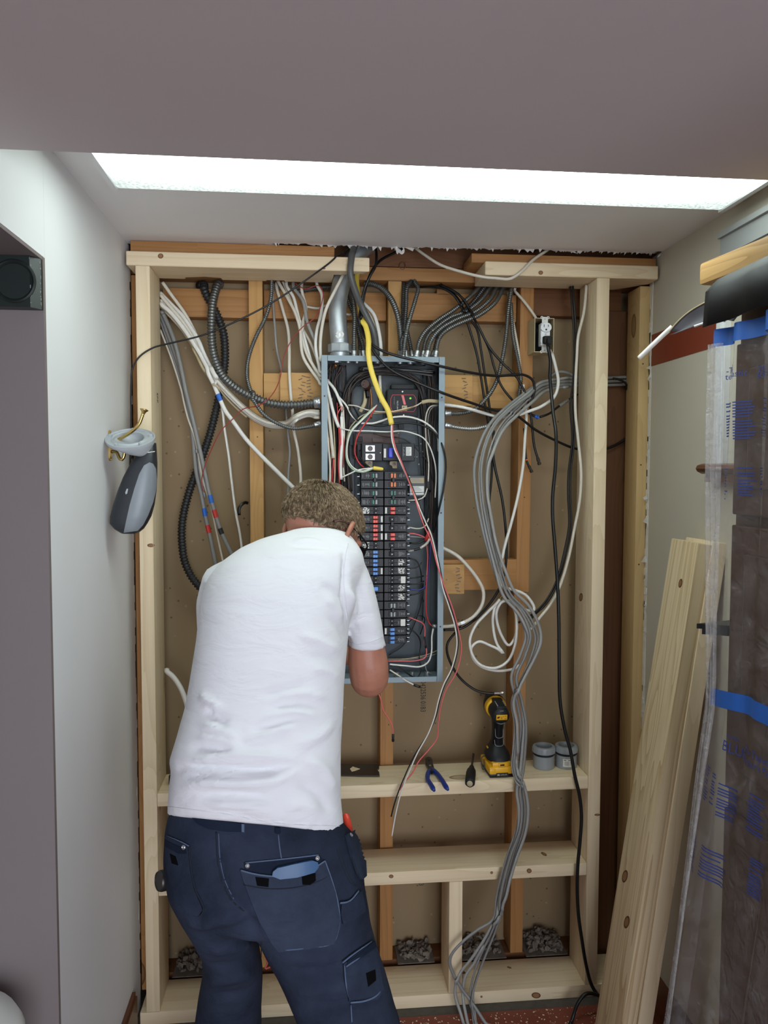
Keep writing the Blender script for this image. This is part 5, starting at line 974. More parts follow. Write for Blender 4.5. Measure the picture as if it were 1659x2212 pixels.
# drill
p = UZ(1078, 1672, .678); DX, DY = p[0], .068; DR = empty('cordless_drill', (DX, DY, zs(DX)), 'yellow and black cordless drill standing on its battery on the upper shelf', 'drill')
dm = T0((DX, DY, zs(DX))) @ rotz(.03) @ Matrix.Scale(.95, 4)
def D(name, mb, mat, sm=35, par=None): o = mb.build(name, M[mat], None, smooth=sm, mw=dm); setpar(o, par or DR); return o
mb = MB(); mb.box((-.039, -.058, 0), (.039, .055, .012), bev=.004); D('battery_base', mb, 'black')
mb = MB(); mb.box((-.041, -.061, .0105), (.041, .055, .034), bev=.006); mb.box((-.030, -.056, .030), (.030, .050, .046), bev=.005); mb.box((-.041, -.0645, .013), (-.021, -.05, .031), bev=.004); mb.box((.021, -.0645, .013), (.041, -.05, .031), bev=.004); mb.box((-.012, -.060, .034), (.012, -.045, .044), bev=.002); BT = D('battery', mb, 'yellow')
mb = MB(); mb.box((-.019, -.0625, .004), (.019, -.060, .016), bev=.001); o = D('battery_label', mb, 'print', par=BT); mb = MB(); mb.box((-.016, -.0632, .008), (-.009, -.0626, .013)); [mb.box((-.006+k*.0035, -.0632, .009), (-.004+k*.0035, -.0626, .0105+.001*(k % 3))) for k in range(6)]; D('battery_print', mb, 'tanlabel', par=BT)
mb = MB(); mb.box((-.007, -.0612, .038), (.007, -.0600, .0425), bev=.0005); D('release_slot', mb, 'black', par=BT)
ring = lambda c, a, b: (c, (a, 0, 0), (0, b, 0))
mb = MB(); mb.add(*loft([ring((0, .0, .044), .037, .052), ring((0, .0, .056), .0375, .05), ring((0, .004, .070), .032, .042), ring((0, .006, .082), .022, .030), ring((0, .006, .090), .019, .026)], 28, 2.8)); D('foot', mb, 'black2', 60)
mb = MB(); mb.add(*loft([ring((0, .006, .085), .0185, .026), ring((0, .003, .10), .0175, .025), ring((0, .0, .125), .0165, .025), ring((0, -.002, .15), .017, .027), ring((0, -.002, .17), .0185, .030)], 24, 2.4)); D('handle', mb, 'black', 60)
for z0, z1, sx in ((.114, .142, .0125), (.088, .106, .0145)):
    C = np.array([(-sx, -.020, z1), (-sx*.9, -.0235, z0+.004), (-sx*.6, -.0252, z0), (sx*.6, -.0252, z0), (sx*.9, -.0235, z0+.004), (sx, -.020, z1)]); v, f = tube_geo(catmull(C, .003), .0007, .0007, 6); mb = MB(); mb.add(v, f); D('grip_line', mb, 'pvc', None)
tilt_ = T0((0, -.012, .192)) @ Matrix.Rotation(.16, 4, 'X')
def ax(prof, n=28): return [(r, y) for r, y in prof]
my = tilt_ @ frame((0, 0, 0), (1, 0, 0), z=(0, 1, 0))
mb = MB(); mb.lathe([(.004, -.036), (.020, -.035), (.0265, -.030), (.0285, -.02), (.0285, .03), (.026, .040)], 28, mw=my); mb.box((-.017, -.03, .018), (.017, .035, .034), mw=tilt_, bev=.006); D('motor_housing', mb, 'black2', 40)
mb = MB(); mb.lathe([(.0285, .022), (.0335, .026), (.0345, .045), (.033, .062), (.029, .070)], 32, mw=my); D('gear_collar', mb, 'yellow', 40)
mb = MB(); mb.lathe([(.0352, .044), (.0352, .056), (.030, .074)], 32, mw=my); D('collar_ring', mb, 'black', 40)
mb = MB(); mb.lathe([(.020, .068), (.020, .10), (.013, .116), (.006, .12)], 20, mw=my); D('chuck', mb, 'black', 40)
mb = MB(); mb.box((-.0175, -.0385, -.0085), (.0175, -.035, .0085), mw=tilt_, bev=.0012); o = D('rear_plate', mb, 'yellow')
mb = MB(); [mb.box((x, -.0391, z), (x+w, -.0386, z+h), mw=tilt_) for x, z, w, h in ((-.015, -.002, .006, .004), (-.013, .001, .007, .003), (-.001, -.005, .0012, .009), (.003, .003, .004, .001), (.009, -.005, .006, .0012), (.009, .004, .005, .001))]; D('plate_print', mb, 'print', par=o)
for zz, rr in ((.0185, .012), (-.0205, .013)):
    C = np.array([(-rr, -.031, zz), (0, -.0345, zz+(-.003 if zz < 0 else .002)), (rr, -.031, zz)]); v, f = tube_geo(catmull(C, .003), .001, .0012, 6); mb = MB(); mb.add([tuple(tilt_ @ Vector(q)) for q in v], f); D('vent_edge', mb, 'pvc', None)
for s in (-1, 1): mb = MB(); mb.box((s*.0125-.0012, -.028, .0335), (s*.0125+.0012, .005, .0352), mw=tilt_); D('trim_line', mb, 'pvc', None)
mb = MB(); mb.box((-.031, .0, .052), (-.017, .02, .075), bev=.003); D('foot_badge', mb, 'yellow')
C = np.array([(-.040, -.002, .052), (-.050, -.005, .045), (-.0515, -.008, .02), (-.048, -.010, .008), (-.0445, -.010, .012), (-.044, -.006, .04)]); v, f = tube_geo(catmull(C, .003), .002, .002, 8); mb = MB(); mb.add(v, f); D('belt_hook', mb, 'toolsteel', 60)
# screwdriver pointing away from us
a = UZ(1015, 1692, .695); b = UZ(1019, 1658, .692); c = UZ(1026, 1632, .688)
SDV = empty('screwdriver', (a[0], a[1], zs(a[0])), 'short screwdriver with a dark fluted handle lying on the shelf beside the drill', 'screwdriver')
d = Vector(b)-Vector(a); d.z = 0; L = d.length; z = zs(a[0])+.0168; m = frame((a[0], a[1], z), (1, 0, 0), z=(d.x, d.y, -.002))
mb = MB(); n = 36; prof = [(.007, -.004), (.012, -.001), (.0150, .006), (.0152, L*.55), (.0135, L*.72), (.008, L*.92), (.0072, L)]
mb.lathe(prof, n, mw=m); o = mb.build('handle', M['black2'], SDV, smooth=50)
for v in o.data.vertices:
    q = m.inverted() @ v.co; an = math.atan2(q.y, q.x)
    if .004 < q.z < L*.7: k = 1-.06*(.5+.5*math.cos(an*6)); q.x *= k; q.y *= k; v.co = m @ q
mb = MB(); mb.lathe([(.0085, -.0048), (.0075, -.006), (.001, -.0065)], 16, mw=m); mb.build('butt_cap', M['tanlabel'], SDV, smooth=50)
mb = MB(); l2 = (Vector((c[0], c[1], z))-Vector((a[0], a[1], z))).length; mb.lathe([(.0032, L*.9), (.0032, l2*.9), (.0042, l2*.95), (.004, l2)], 12, mw=m); mb.build('shaft', M['toolsteel'], SDV, smooth=40)
# pliers
pz = .6865
PL = empty('pliers', UZ(932, 1672, .679), 'pliers with blue dipped handles lying open on the shelf edge', 'pliers')
def PZ(pts, z): return np.array([UZ(x, y, z) for x, y in pts])
for k, pts in enumerate(([(928, 1664), (924, 1672), (924, 1684), (931, 1695), (938, 1705)], [(934, 1662), (944, 1671), (954, 1684), (961, 1695), (967.5, 1703)])):
    Cc = catmull(PZ(pts, pz), .004); kk = np.linspace(0, 1, len(Cc)); Cc[:, 2] -= .010*np.clip(kk-.6, 0, 1)**1.2; v, f = tube_geo(Cc, .0072, .0068, 12, np.interp(kk, [0, .1, .5, .9, 1], [.8, 1, .95, 1.05, .6])); mesh('grip', v, f, M['bluegrip'], PL, smooth=True)
pts = [(919, 1641), (924, 1637.5), (931, 1638.5), (934, 1643), (935, 1652), (938, 1662), (934, 1670), (929, 1668), (924, 1658), (919, 1650)]
q = [UZ(x, y, pz) for x, y in pts]; mb = MB(); mb.prism([(w[0], w[1]) for w in q][::-1], pz-.005, pz+.005); o = mb.build('jaw', M['toolsteel'], PL)
bm = bmesh.new(); bm.from_mesh(o.data); bmesh.ops.bevel(bm, geom=bm.edges[:], offset=.0014, segments=2, affect='EDGES'); bm.to_mesh(o.data); bm.free(); smooth_by_angle(o, 40)
q = UZ(929, 1657, pz); mb = MB(); mb.lathe([(.004, .005), (.004, .0062), (.001, .0066)], 16, mw=T0((q[0], q[1], pz))); mb.build('pivot', M['zinc'], PL, smooth=40)
q = PZ([(924, 1640), (926, 1646), (931, 1641)], pz+.0052); mb = MB(); mb.add([tuple(w) for w in q]+[tuple(w+np.array([0, 0, .0004])) for w in q], [(0, 1, 2), (5, 4, 3), (0, 3, 4, 1), (1, 4, 5, 2), (2, 5, 3, 0)]); mb.build('jaw_gap', M['print'], PL)
# grey couplings
def coupling(px, py, label, barcode):
    q = UZ(px, py, .679); x, y = q[0], .082; e = empty('pipe_coupling', (x, y, zs(x)), label, 'pipe coupling', 'grey plastic couplings on the upper shelf'); m = T0((x, y, zs(x)))
    mb = MB(); mb.lathe([(.0285, .001), (.0315, 0), (.0318, .001), (.0318, .038), (.0305, .039), (.0285, .039)], 40, mw=m, caps=False); mb.build('body', M['pvc'], e, smooth=35)
    mb = MB(); mb.lathe([(.0305, .039), (.0305, .046)], 36, mw=m, caps=False); mb.lathe([(.031, .0405), (.0332, .042), (.0332, .0435), (.031, .045)], 36, mw=m, caps=False); mb.build('gasket', M['black2'], e)
    mb = MB(); mb.lathe([(.031, .045), (.0335, .0465), (.0338, .060), (.0325, .0645), (.029, .066), (.0245, .066), (.0238, .060), (.0238, .02), (.026, .0), (.001, .0)], 40, mw=m, caps=False)
    for k in range(14): a = 2*math.pi*k/14; mb.box((-.0022, -.0008, .0475), (.0022, .0008, .0605), mw=m @ rotz(a) @ T0((0, .0338, 0)))
    mb.build('ring_nut', M['pvc'], e, smooth=35)
    if barcode:
        mb = MB()
        for k in range(9):
            a0 = -2.18+k*.1; a1 = a0+.1; r = .0322; mb.add([(r*math.cos(a0), r*math.sin(a0), .008), (r*math.cos(a1), r*math.sin(a1), .008), (r*math.cos(a1), r*math.sin(a1), .032), (r*math.cos(a0), r*math.sin(a0), .032)], [(0, 1, 2, 3)])
        o = mb.build('paper_label', M['label'], e, mw=m); setpar(o, e); mb = MB()
        for k in range(9):
            a = -2.08+k*.075; w = random.choice([.012, .02, .028]); r = .0324; mb.add([(r*math.cos(a), r*math.sin(a), .012), (r*math.cos(a+w), r*math.sin(a+w), .012), (r*math.cos(a+w), r*math.sin(a+w), .025), (r*math.cos(a), r*math.sin(a), .025)], [(0, 1, 2, 3)])
        for a, w in ((-2.1, .22), (-1.7, .2)): r = .0324; mb.add([(r*math.cos(a), r*math.sin(a), .0275), (r*math.cos(a+w), r*math.sin(a+w), .0275), (r*math.cos(a+w), r*math.sin(a+w), .0295), (r*math.cos(a), r*math.sin(a), .0295)], [(0, 1, 2, 3)])
        q = mb.build('barcode', M['print'], None, mw=m); setpar(q, o)
coupling(1177, 1660, 'grey plastic pipe coupling without a label, beside the grey cables', False); coupling(1227, 1660, 'grey plastic pipe coupling with a white barcode label, against the tall right stud', True)
# flat pry bar
q = [UZ(x, y, .681) for x, y in ((700, 1650), (819, 1651), (819, 1659), (814, 1663), (819, 1668), (820, 1676), (780, 1675.5), (700, 1673))]
PB_ = empty('pry_bar', q[1], 'flat black pry bar with a teardrop hole lying on the shelf beside the man', 'pry bar'); z = zs(.15)
mb = MB(); mb.prism([(w[0], w[1]) for w in q][::-1], z, z+.0045); mb.build('bar', M['toolsteel'], PB_)
q = [UZ(x, y, .682) for x, y in ((756, 1661), (762, 1656), (768, 1658), (778, 1661), (768, 1665), (760, 1667))]; mb = MB(); mb.prism([(w[0], w[1]) for w in q][::-1], z+.0046, z+.0050); mb.build('nail_slot', M['pine'], PB_)
mb = MB(); mb.lathe([(.0195, .0), (.031, 0), (.0315, .001), (.0315, .021), (.031, .022), (.0195, .022), (.0195, 0)], 36, mw=T0((-.395, .068, zs(-.395)))); o = recenter(mb.build('tape_roll', M['rubber'])); smooth_by_angle(o, 40); tag(o, 'roll of black tape on the upper shelf, half hidden behind the man', 'tape roll')
# ================================================================== hook and hanging housing on the left wall
HK = empty('coat_hook', (XL, -.165, 1.60), 'double brass coat hook screwed to the white left wall', 'coat hook')
mb = MB(); poly = [(.0085*math.cos(a), .030+.0085*math.sin(a)) for a in np.linspace(0, math.pi, 9)]+[(.0085*math.cos(a), -.030+.0085*math.sin(a)) for a in np.linspace(math.pi, 2*math.pi, 9)]
mh = Matrix(((0, 0, 1, XL+.0003), (1, 0, 0, -.163), (0, 1, 0, 1.642), (0, 0, 0, 1))); mb.prism(poly, 0, .004, mw=mh); mb.build('back_plate', M['brass'], HK, smooth=40)
for dz in (-.029, .029): mb = MB(); mb.lathe([(.004, .004), (.003, .006), (.0005, .0065)], 12, mw=mh @ T0((0, dz, 0))); mb.build('screw', M['brass'], HK, smooth=40)
tube('upper_arm', [(242, 962, -.168), (255, 950, -.178), (268, 943, -.185), (286, 931, -.19), (299, 918, -.193), (305, 905, -.194), (309, 893, -.194)], M['brass'], .0042, n=10, parent=HK)
q = UY(311, 887, -.194); mb = MB(); mb.lathe([(.0042, -.008), (.006, -.003), (.0105, .0015), (.0105, .003), (.006, .0045), (.001, .005)], 18, mw=frame(q, (1, 0, 0), z=(.25, .05, 1))); mb.build('knob', M['brass'], HK, smooth=50)
tube('lower_hook', [(241, 976, -.168), (250, 975, -.172), (254, 980, -.176), (257, 988, -.178), (262, 994, -.18), (267, 988, -.18), (269, 976, -.18), (269, 968, -.18)], M['brass'], .0042, n=10, parent=HK)
HS = empty('plastic_housing', UY(285, 1150, -.19), "grey and black plastic housing with an open oval collar hanging from the brass hook", 'plastic housing')
def hsec(y, xa, xb, Y, d): A_ = UY(xa, y, Y); B_ = UY(xb, y, Y); return ((A_+B_)/2, (B_-A_)/2, np.array([0, d, 0]))
v, f = loft([hsec(957, 308, 337, -.185, .016), hsec(975, 300, 338, -.187, .024), hsec(1000, 284, 339, -.19, .032), hsec(1030, 268, 338.5, -.19, .038), hsec(1060, 256, 337, -.19, .041), hsec(1090, 246, 333, -.19, .042), hsec(1115, 240, 326, -.19, .041), hsec(1130, 239, 318, -.19, .039), hsec(1142, 249, 310, -.19, .036), hsec(1151, 264, 299, -.19, .030)], 40, 2.6)
HB = mesh('shell', v, f, M['hdark'], HS, smooth=True); smooth_by_angle(HB, 50)
def bvh_of(objs):
    bpy.context.view_layer.update(); V = []; F = []
    for o in objs: k = len(V); V += [o.matrix_world @ w.co for w in o.data.vertices]; F += [[i+k for i in p.vertices] for p in o.data.polygons]
    return BVHTree.FromPolygons(V, F)
def decal(bv, poly, mat, name, parent, lift=.001, thick=.002, cell=7, round_=0):
    """a thin shell that follows the surface under the given outline"""
    poly = [Vector((x, y, 0)) for x, y in poly]
    from mathutils.geometry import tessellate_polygon
    bm = bmesh.new(); vs = [bm.verts.new(p) for p in poly]; bm.verts.index_update()
    for t in tessellate_polygon([poly]):
        try: bm.faces.new([vs[i] for i in t])
        except ValueError: pass
    for _ in range(7):
        long = [e for e in bm.edges if e.calc_length() > cell]
        if not long: break
        bmesh.ops.subdivide_edges(bm, edges=long, cuts=1); bmesh.ops.triangulate(bm, faces=[f for f in bm.faces if len(f.verts) > 3])
        bmesh.ops.beautify_fill(bm, faces=bm.faces[:], edges=[e for e in bm.edges if not e.is_boundary])
    last = None; dead = []
    for v in bm.verts:
        d = Vector(ray(v.co.x, v.co.y)).normalized(); h, no, i, ds = bv.ray_cast(Vector(CAM), d)
        if h is None:
            dead.append(v); continue
        if no.dot(d) > 0: no = -no
        v.co = h+no*lift
    if dead: bmesh.ops.delete(bm, geom=dead, context='VERTS')
    bm.normal_update()
    for f in bm.faces:
        if f.normal.dot(Vector(CAM)-f.calc_center_median()) < 0: f.normal_flip()
    if thick:
        r = bmesh.ops.solidify(bm, geom=bm.faces[:], thickness=-thick)
    me = bpy.data.meshes.new(name); bm.to_mesh(me); bm.free(); o = link(name, me, M[mat], parent); smooth_by_angle(o, 50); return o
hb = bvh_of([HB])
decal(hb, [(322, 999), (329, 1002), (334, 1012), (336, 1035), (334, 1060), (328, 1085), (318, 1112), (307, 1133), (296, 1145), (268, 1149), (273, 1125), (281, 1090), (291, 1055), (301, 1025), (311, 1006)], 'hgray2', 'side_plate', HS, .0, .004, 6)
decal(hb, [(316, 977.5), (334, 974.5), (334, 976), (316, 979)], 'label', 'print', HS, .0006, .0003, 4)
decal(hb, [(271, 1064), (274, 1056), (277, 1056), (275, 1066), (272, 1068)], 'hgray', 'mark', HS, .0006, .0006, 3)
# oval collar with a sloping cup
C0 = UY(282, 951, -.195); rx = (UY(335, 951, -.195)-UY(228, 951, -.195))[0]/2
def ell(k, z, rx_, ry_, x_=0): return [(C0[0]+x_+rx_*math.cos(a), C0[1]+ry_*math.sin(a), C0[2]+z) for a in np.linspace(0, 2*math.pi, 48, endpoint=False)]
rings = [ell(0, -.001, rx*.62, rx*.60, -.004), ell(0, .006, rx*.62, rx*.60, -.004), ell(0, .008, rx*.68, rx*.66, -.003), ell(0, .004, rx*.74, rx*.72, -.003), ell(0, .004, rx*.92, rx*.88), ell(0, .0075, rx*.95, rx*.91), ell(0, .007, rx, rx*.95), ell(0, .0, rx*1.0, rx*.95), ell(0, -.006, rx*.93, rx*.9, .002), ell(0, -.018, rx*.62, rx*.8, .016), ell(0, -.032, rx*.30, rx*.5, .032), ell(0, -.036, rx*.12, rx*.2, .036), ell(0, -.020, rx*.4, rx*.45, .015), ell(0, -.001, rx*.62, rx*.60, -.004)]
v = [p for r in rings for p in r]; n = 48; f = [(k*n+i, k*n+(i+1) % n, (k+1)*n+(i+1) % n, (k+1)*n+i) for k in range(len(rings)-1) for i in range(n)]
tl = T0(C0) @ Matrix.Rotation(math.radians(27), 4, 'X') @ T0(-Vector(C0)); v = [tl @ Vector(p) for p in v]
o = mesh('collar', v, f, M['hgray'], HS, smooth=True); smooth_by_angle(o, 45)
for a in (0.3, 1.6, 2.9, 4.2, 5.4):
    mb = MB(); mb.box((-.004, -.003, .003), (.004, .003, .011), mw=tl @ T0((C0[0]-.001+rx*.84*math.cos(a), C0[1]+rx*.8*math.sin(a), C0[2])) @ rotz(a), bev=.0006); mb.build('clip', M['hgray'], HS)
tube('trailing_wire', [(283, 976, -.19), (286, 984, -.185), (282, 992, -.18), (281, 1000, -.178), (285, 1004, -.175), (287, 996, -.175)], M['cblack'], .0016, n=6, parent=HS)
# small stains on the left wall
# ================================================================== right hand side
def leaning(name, mat, x0, x1, z1, ya, yb, th, label, dx=0):
    """board leaning flat against the right wall"""
    p0 = Vector((x0+th/2, (ya+yb)/2, .002+th*.2)); p1 = Vector((x1+th/2, (ya+yb)/2, z1)); d = (p1-p0); L = d.length
    X = d.normalized(); Z = Vector((0, 1, 0)); Y = Z.cross(X); m = Matrix(((X[0], Y[0], Z[0], (p0+p1)[0]/2), (X[1], Y[1], Z[1], (p0+p1)[1]/2), (X[2], Y[2], Z[2], (p0+p1)[2]/2), (0, 0, 0, 1)))
    mb = MB(); mb.box((-L/2, -th/2, -(yb-ya)/2), (L/2, th/2, (yb-ya)/2), bev=.003); o = mb.build(name, M[mat], None, smooth=30, mw=m); return tag(o, label, 'board', 'pine boards leaning on the right wall')
leaning('lumber_board', 'pine_strong', .727, .923, 1.404, -.382, -.240, .038, 'strongly grained pine board leaning on the right wall, the frontmost of two')
leaning('lumber_board', 'pine', .768, .958, 1.408, -.386, -.248, .038, 'plain pine board leaning on the right wall behind the strongly grained one')
# dark cabinet under plastic
CX, CYF = .785, -.745; ZT = UX(1521, 620, .79)[2]-.006
CBN = empty('cabinet', (.885, -1.2, 0), 'dark wooden cabinet standing at the right under clear plastic', 'cabinet')
mb = MB(); mb.box((CX+.012, -1.9, .0015), (XR-.055, CYF-.012, ZT-.018), bev=.003); mb.build('carcass', M['darkwood'], CBN)
for z0, z1 in ((.06, .93), (.97, 1.48), (1.50, 1.82)):
    for y0, y1 in ((-1.30, CYF-.02), (-1.88, -1.32)):
        mb = MB(); mb.box((CX, y0, z0), (CX+.0115, y1, z1), bev=.003); mb.box((CX-.004, y0+.05, z0+.05), (CX-.0002, y1-.05, z1-.05), bev=.003); mb.build('door', M['darkwood'], CBN)
mb = MB(); mb.box((CX-.002, -1.9, ZT-.016), (XR-.055, CYF-.008, ZT), bev=.002); mb.build('top', M['darkwood'], CBN)
q = UY(1505, 1347, -.69); mb = MB(); mb.prism([(q[0], q[1]), (q[0]+.12, q[1]+.04), (q[0]+.12, CYF-.011), (q[0]+.085, CYF-.011), (q[0]+.085, q[1]-.030), (q[0]+.06, q[1]-.030)], q[2]-.010, q[2]); o = mb.build('side_shelf', M['black'], CBN); mb = MB(); mb.prism([(q[0]+.012, q[1]+.001), (q[0]+.10, q[1]+.028), (q[0]+.10, q[1]-.022), (q[0]+.058, q[1]-.022)], q[2]-.022, q[2]-.0102); setpar(mb.build('shelf_edge', M['black2'], None), o)
# clear plastic sheet hung over the cabinet
def film(k=(.05, .12, .30)):
    t = NT('clear_film'); t.b.inputs['Base Color'].default_value = (.74, .72, .72, 1); t.set(Roughness=.22); t.b.inputs['Specular IOR Level'].default_value = .6
    v = t.coord((1, 1, 1)); n1 = t.noise(v, 14, 4, .6, .8); t.bump(t.noise(v, 30, 3, .6, 1.2), .9, .01)
    al = t.ramp(n1, [(.35, (k[0],)*3), (.62, (k[1],)*3), (.78, (k[2],)*3)]); t.l(al, t.b.inputs['Alpha']); return t.m
M['film'] = film(); M['ink'] = plain('blue_ink', (.03, .055, .26, 1), .6)
def filmX(z): return float(np.interp(z, [0, .3, .5, .75, 1.0, 1.12, 1.18, 1.3, 1.6, 1.85], [.634, .659, .686, .716, .746, .762, .763, .760, .760, .761]))
def S_(y, z):
    """sheet surface: hangs in folds in front of the doors"""
    k = abs(z-1.15); amp = .0035+.006*min(1, k/.5)
    return np.array([filmX(z)-amp*(math.sin(y*62+z*1.3)+.6*math.sin(y*27-z*2.1)+.35*math.sin(y*110+z*5)), y, z])
PS = empty('plastic_sheet', (.77, -1.1, .02), 'clear plastic dust sheet with blue print taped over the dark cabinet', 'plastic sheet')
ys = np.r_[np.linspace(-1.75, -.742, 150)]; zz = np.linspace(.01, 1.852, 130)
v = []; f = []
for z in zz:
    for y in ys: v.append(S_(y, z))
    e0 = S_(-.742, z)
    for k in range(1, 8): v.append((e0[0]+.040*(k/7), -.742+.003*math.sin(k*.9+z*2)+.007*min(1, k/3), z))
n = len(ys)+7
for i in range(len(zz)-1):
    for j in range(n-1): f.append((i*n+j, i*n+j+1, (i+1)*n+j+1, (i+1)*n+j))
mesh('film', v, f, M['film'], PS, smooth=True)
# the gathered far edge, several layers thick
M['film2'] = film((.22, .42, .66)); v = []; f = []
for i, z in enumerate(zz[:-2]):
    for j in range(13):
        y = -.736-.030*(j/12); p = S_(y, z); g = .5+.5*math.sin(j*1.7+z*3); v.append((p[0]-.003-.006*g, y, z))
for i in range(len(zz)-3):
    for j in range(12): f.append((i*13+j, i*13+j+1, (i+1)*13+j+1, (i+1)*13+j))
mesh('gathered_edge', v, f, M['film2'], PS, smooth=True)
def film_strip(name, mat, y0, y1, za, zb, lift=.0012, n=90, par=PS, zc=None):
    v = []; f = []
    for i in range(n+1):
        y = y0+(y1-y0)*i/n; d = zc(y) if zc else 0
        for z in (za, (za+zb)/2, zb): p = S_(y, z+d); v.append((p[0]-lift, p[1], p[2]))
    for i in range(n):
        for k in range(2): f.append((i*3+k, (i+1)*3+k, (i+1)*3+k+1, i*3+k+1))
    o = mesh(name, v, f, M[mat], par, smooth=True); return o
film_strip('tape_band', 'tblue', -1.75, -.744, 1.818, 1.851, n=160); film_strip('tape_band', 'tblue', -1.75, -.744, 1.135, 1.168, n=160, zc=lambda y: -.022*math.sin((y+.742)*9)-.01)
def film_text(s, size, y, z, mat='ink', up=1):
    o = text(s, size, (0, 0, 0), (0, -1, 0), (0, 0, 1), M[mat], PS, name='lettering', ext=0)
    for w in o.data.vertices: p = S_(w.co.y+y, w.co.z+z); w.co = Vector((p[0]-.0016, p[1], p[2]))
    return o
def fy(px, py): p = UX(px, py, filmX(1.5 if py < 1200 else 1.0)); return p[1], p[2]
for s, sz, px, py in (("-Taped", .0165, 1563, 808), ("ter's Plastic", .0165, 1562, 821), ('24 in', .0165, 1626, 804), ('60.9 cm', .0165, 1624, 818)):
    y, z = fy(px, py); film_text(s, sz, y, z)
for s, sz, px, py in (('Scotch', .010, 1563, 1592), ('BLUE', .027, 1557, 1618), ('Pre-Taped', .018, 1592, 1622), ("Painter's Plastic", .018, 1588, 1640)):
    y, z = fy(px, py); film_text(s, sz, y, z)
def print_block(x0, y0, x1, y1, step=6.2, mat='ink', rag=.35):
    mb = MB(); rr = random.Random(int(x0*10+y0)); py = y0
    while py < y1:
        a = fy(x0, py); b = fy(x0+(x1-x0)*(1-rr.uniform(0, rag)), py); m_ = 6; q = []
        for i in range(m_+1):
            y = a[0]+(b[0]-a[0])*i/m_
            for dz in (0, -.0024): p = S_(y, a[1]+dz); q.append((p[0]-.0014, p[1], p[2]))
        mb.add(q, [(2*i, 2*i+2, 2*i+3, 2*i+1) for i in range(m_)]); py += step*rr.choice([1, 1, 1, 1.6])
    return mb.build('printed_text', M[mat], PS)
for q in ((1562, 872, 1582, 942), (1592, 868, 1622, 950), (1636, 862, 1659, 945), (1560, 1012, 1583, 1078), (1596, 1010, 1622, 1072), (1640, 1010, 1659, 1066), (1528, 1650, 1541, 1722), (1546, 1668, 1556, 1730), (1560, 1690, 1600, 1762), (1618, 1712, 1650, 1788), (1506, 1796, 1531, 1862), (1544, 1822, 1582, 1888), (1630, 1850, 1659, 1930)): print_block(*q)
# white bunched edge of the sheet
C = [(1546, 1005, -.70), (1549, 930, -.70), (1552, 850, -.705), (1557, 760, -.71), (1561, 700, -.715)]
# rough board lying on the cabinet
p0 = UX(1521, 592, .79); d = Vector((.13, -.99, 0)).normalized(); L = .75; c = Vector(p0)+d*L/2+Vector((.03, 0, 0)); c.z = UX(1521, 620, .79)[2]+.0235
m = Matrix(((d.x, -d.y, 0, c.x), (d.y, d.x, 0, c.y), (0, 0, 1, c.z), (0, 0, 0, 1)))
mb = MB(); mb.box((-L/2, -.045, -.0225), (L/2, .045, .0225), bev=.008); tag(mb.build('lumber_board', M['rough'], None, smooth=40, mw=m), 'rough sawn board lying high on the sheeted cabinet, its ragged end jutting out', 'board')
# black sheet under it with a stiff curled flap and a white stick
BS = empty('black_sheet', (.86, -1.0, ZT), 'black plastic sheet draped over the cabinet top with a grey curled flap', 'plastic sheet')
mb = MB(); v = []; f = []; prof = [(.93, ZT+.0035), (.80, ZT+.0035), (.778, ZT+.002), (.764, ZT-.007), (.742, ZT-.03), (.738, 1.856)]
ys = np.linspace(-1.88, -.735, 60)
for y in ys:
    for x, z in prof: v.append((x-.004*math.sin(y*40)*(1 if x < .77 else 0), y, z+(.02 if False else 0)))
n = len(prof)
for i in range(len(ys)-1):
    for k in range(n-1): f.append((i*n+k, i*n+k+1, (i+1)*n+k+1, (i+1)*n+k))
o = mesh('drape', v, f, M['tarp'], BS, smooth=True); o.modifiers.new('s', 'SOLIDIFY').thickness = .0015
top = [(1580, 628, -.74), (1556, 640, -.71), (1530, 650, -.68), (1505, 663, -.65), (1480, 680, -.62), (1460, 699, -.60), (1446, 716, -.585)]; bot = [(1585, 694, -.745), (1558, 690, -.712), (1532, 694, -.682), (1507, 703, -.652), (1484, 712, -.622), (1464, 719, -.602), (1448, 724, -.587)]
A_ = catmull(px3(top), .006); B_ = catmull(px3(bot), .006); k = 24; A_ = np.array([A_[int(i)] for i in np.linspace(0, len(A_)-1, k)]); B_ = np.array([B_[int(i)] for i in np.linspace(0, len(B_)-1, k)]); v = []; f = []
for i in range(k):
    for j in range(8): t = j/7; p = A_[i]*(1-t)+B_[i]*t; p = p+np.array([.012*math.sin(math.pi*t), -.012*math.sin(math.pi*t), 0]); v.append(p)
for i in range(k-1):
    for j in range(7): f.append((i*8+j, i*8+j+1, (i+1)*8+j+1, (i+1)*8+j))
o = mesh('flap', v, f, M['tarpgrey'], BS, smooth=True); o.modifiers.new('s', 'SOLIDIFY').thickness = .0016
tube('flap_edge', [(1500, 705, -.654), (1520, 698, -.67), (1545, 690, -.70), (1562, 690, -.718), (1566, 694, -.722)], M['white'], .0024, parent=BS)
tube('flap_rim', [(1556, 640, -.7125), (1530, 650, -.6825), (1505, 663, -.6525), (1480, 680, -.6225), (1460, 699, -.6025), (1446, 716, -.5875)], M['ctan'], .0014, parent=BS)
o = tube('white_stick', [(1452, 706, -.588), (1430, 726, -.575), (1408, 747, -.565), (1380, 774, -.55)], M['cwhite2'], .0052, n=12, parent=BS)
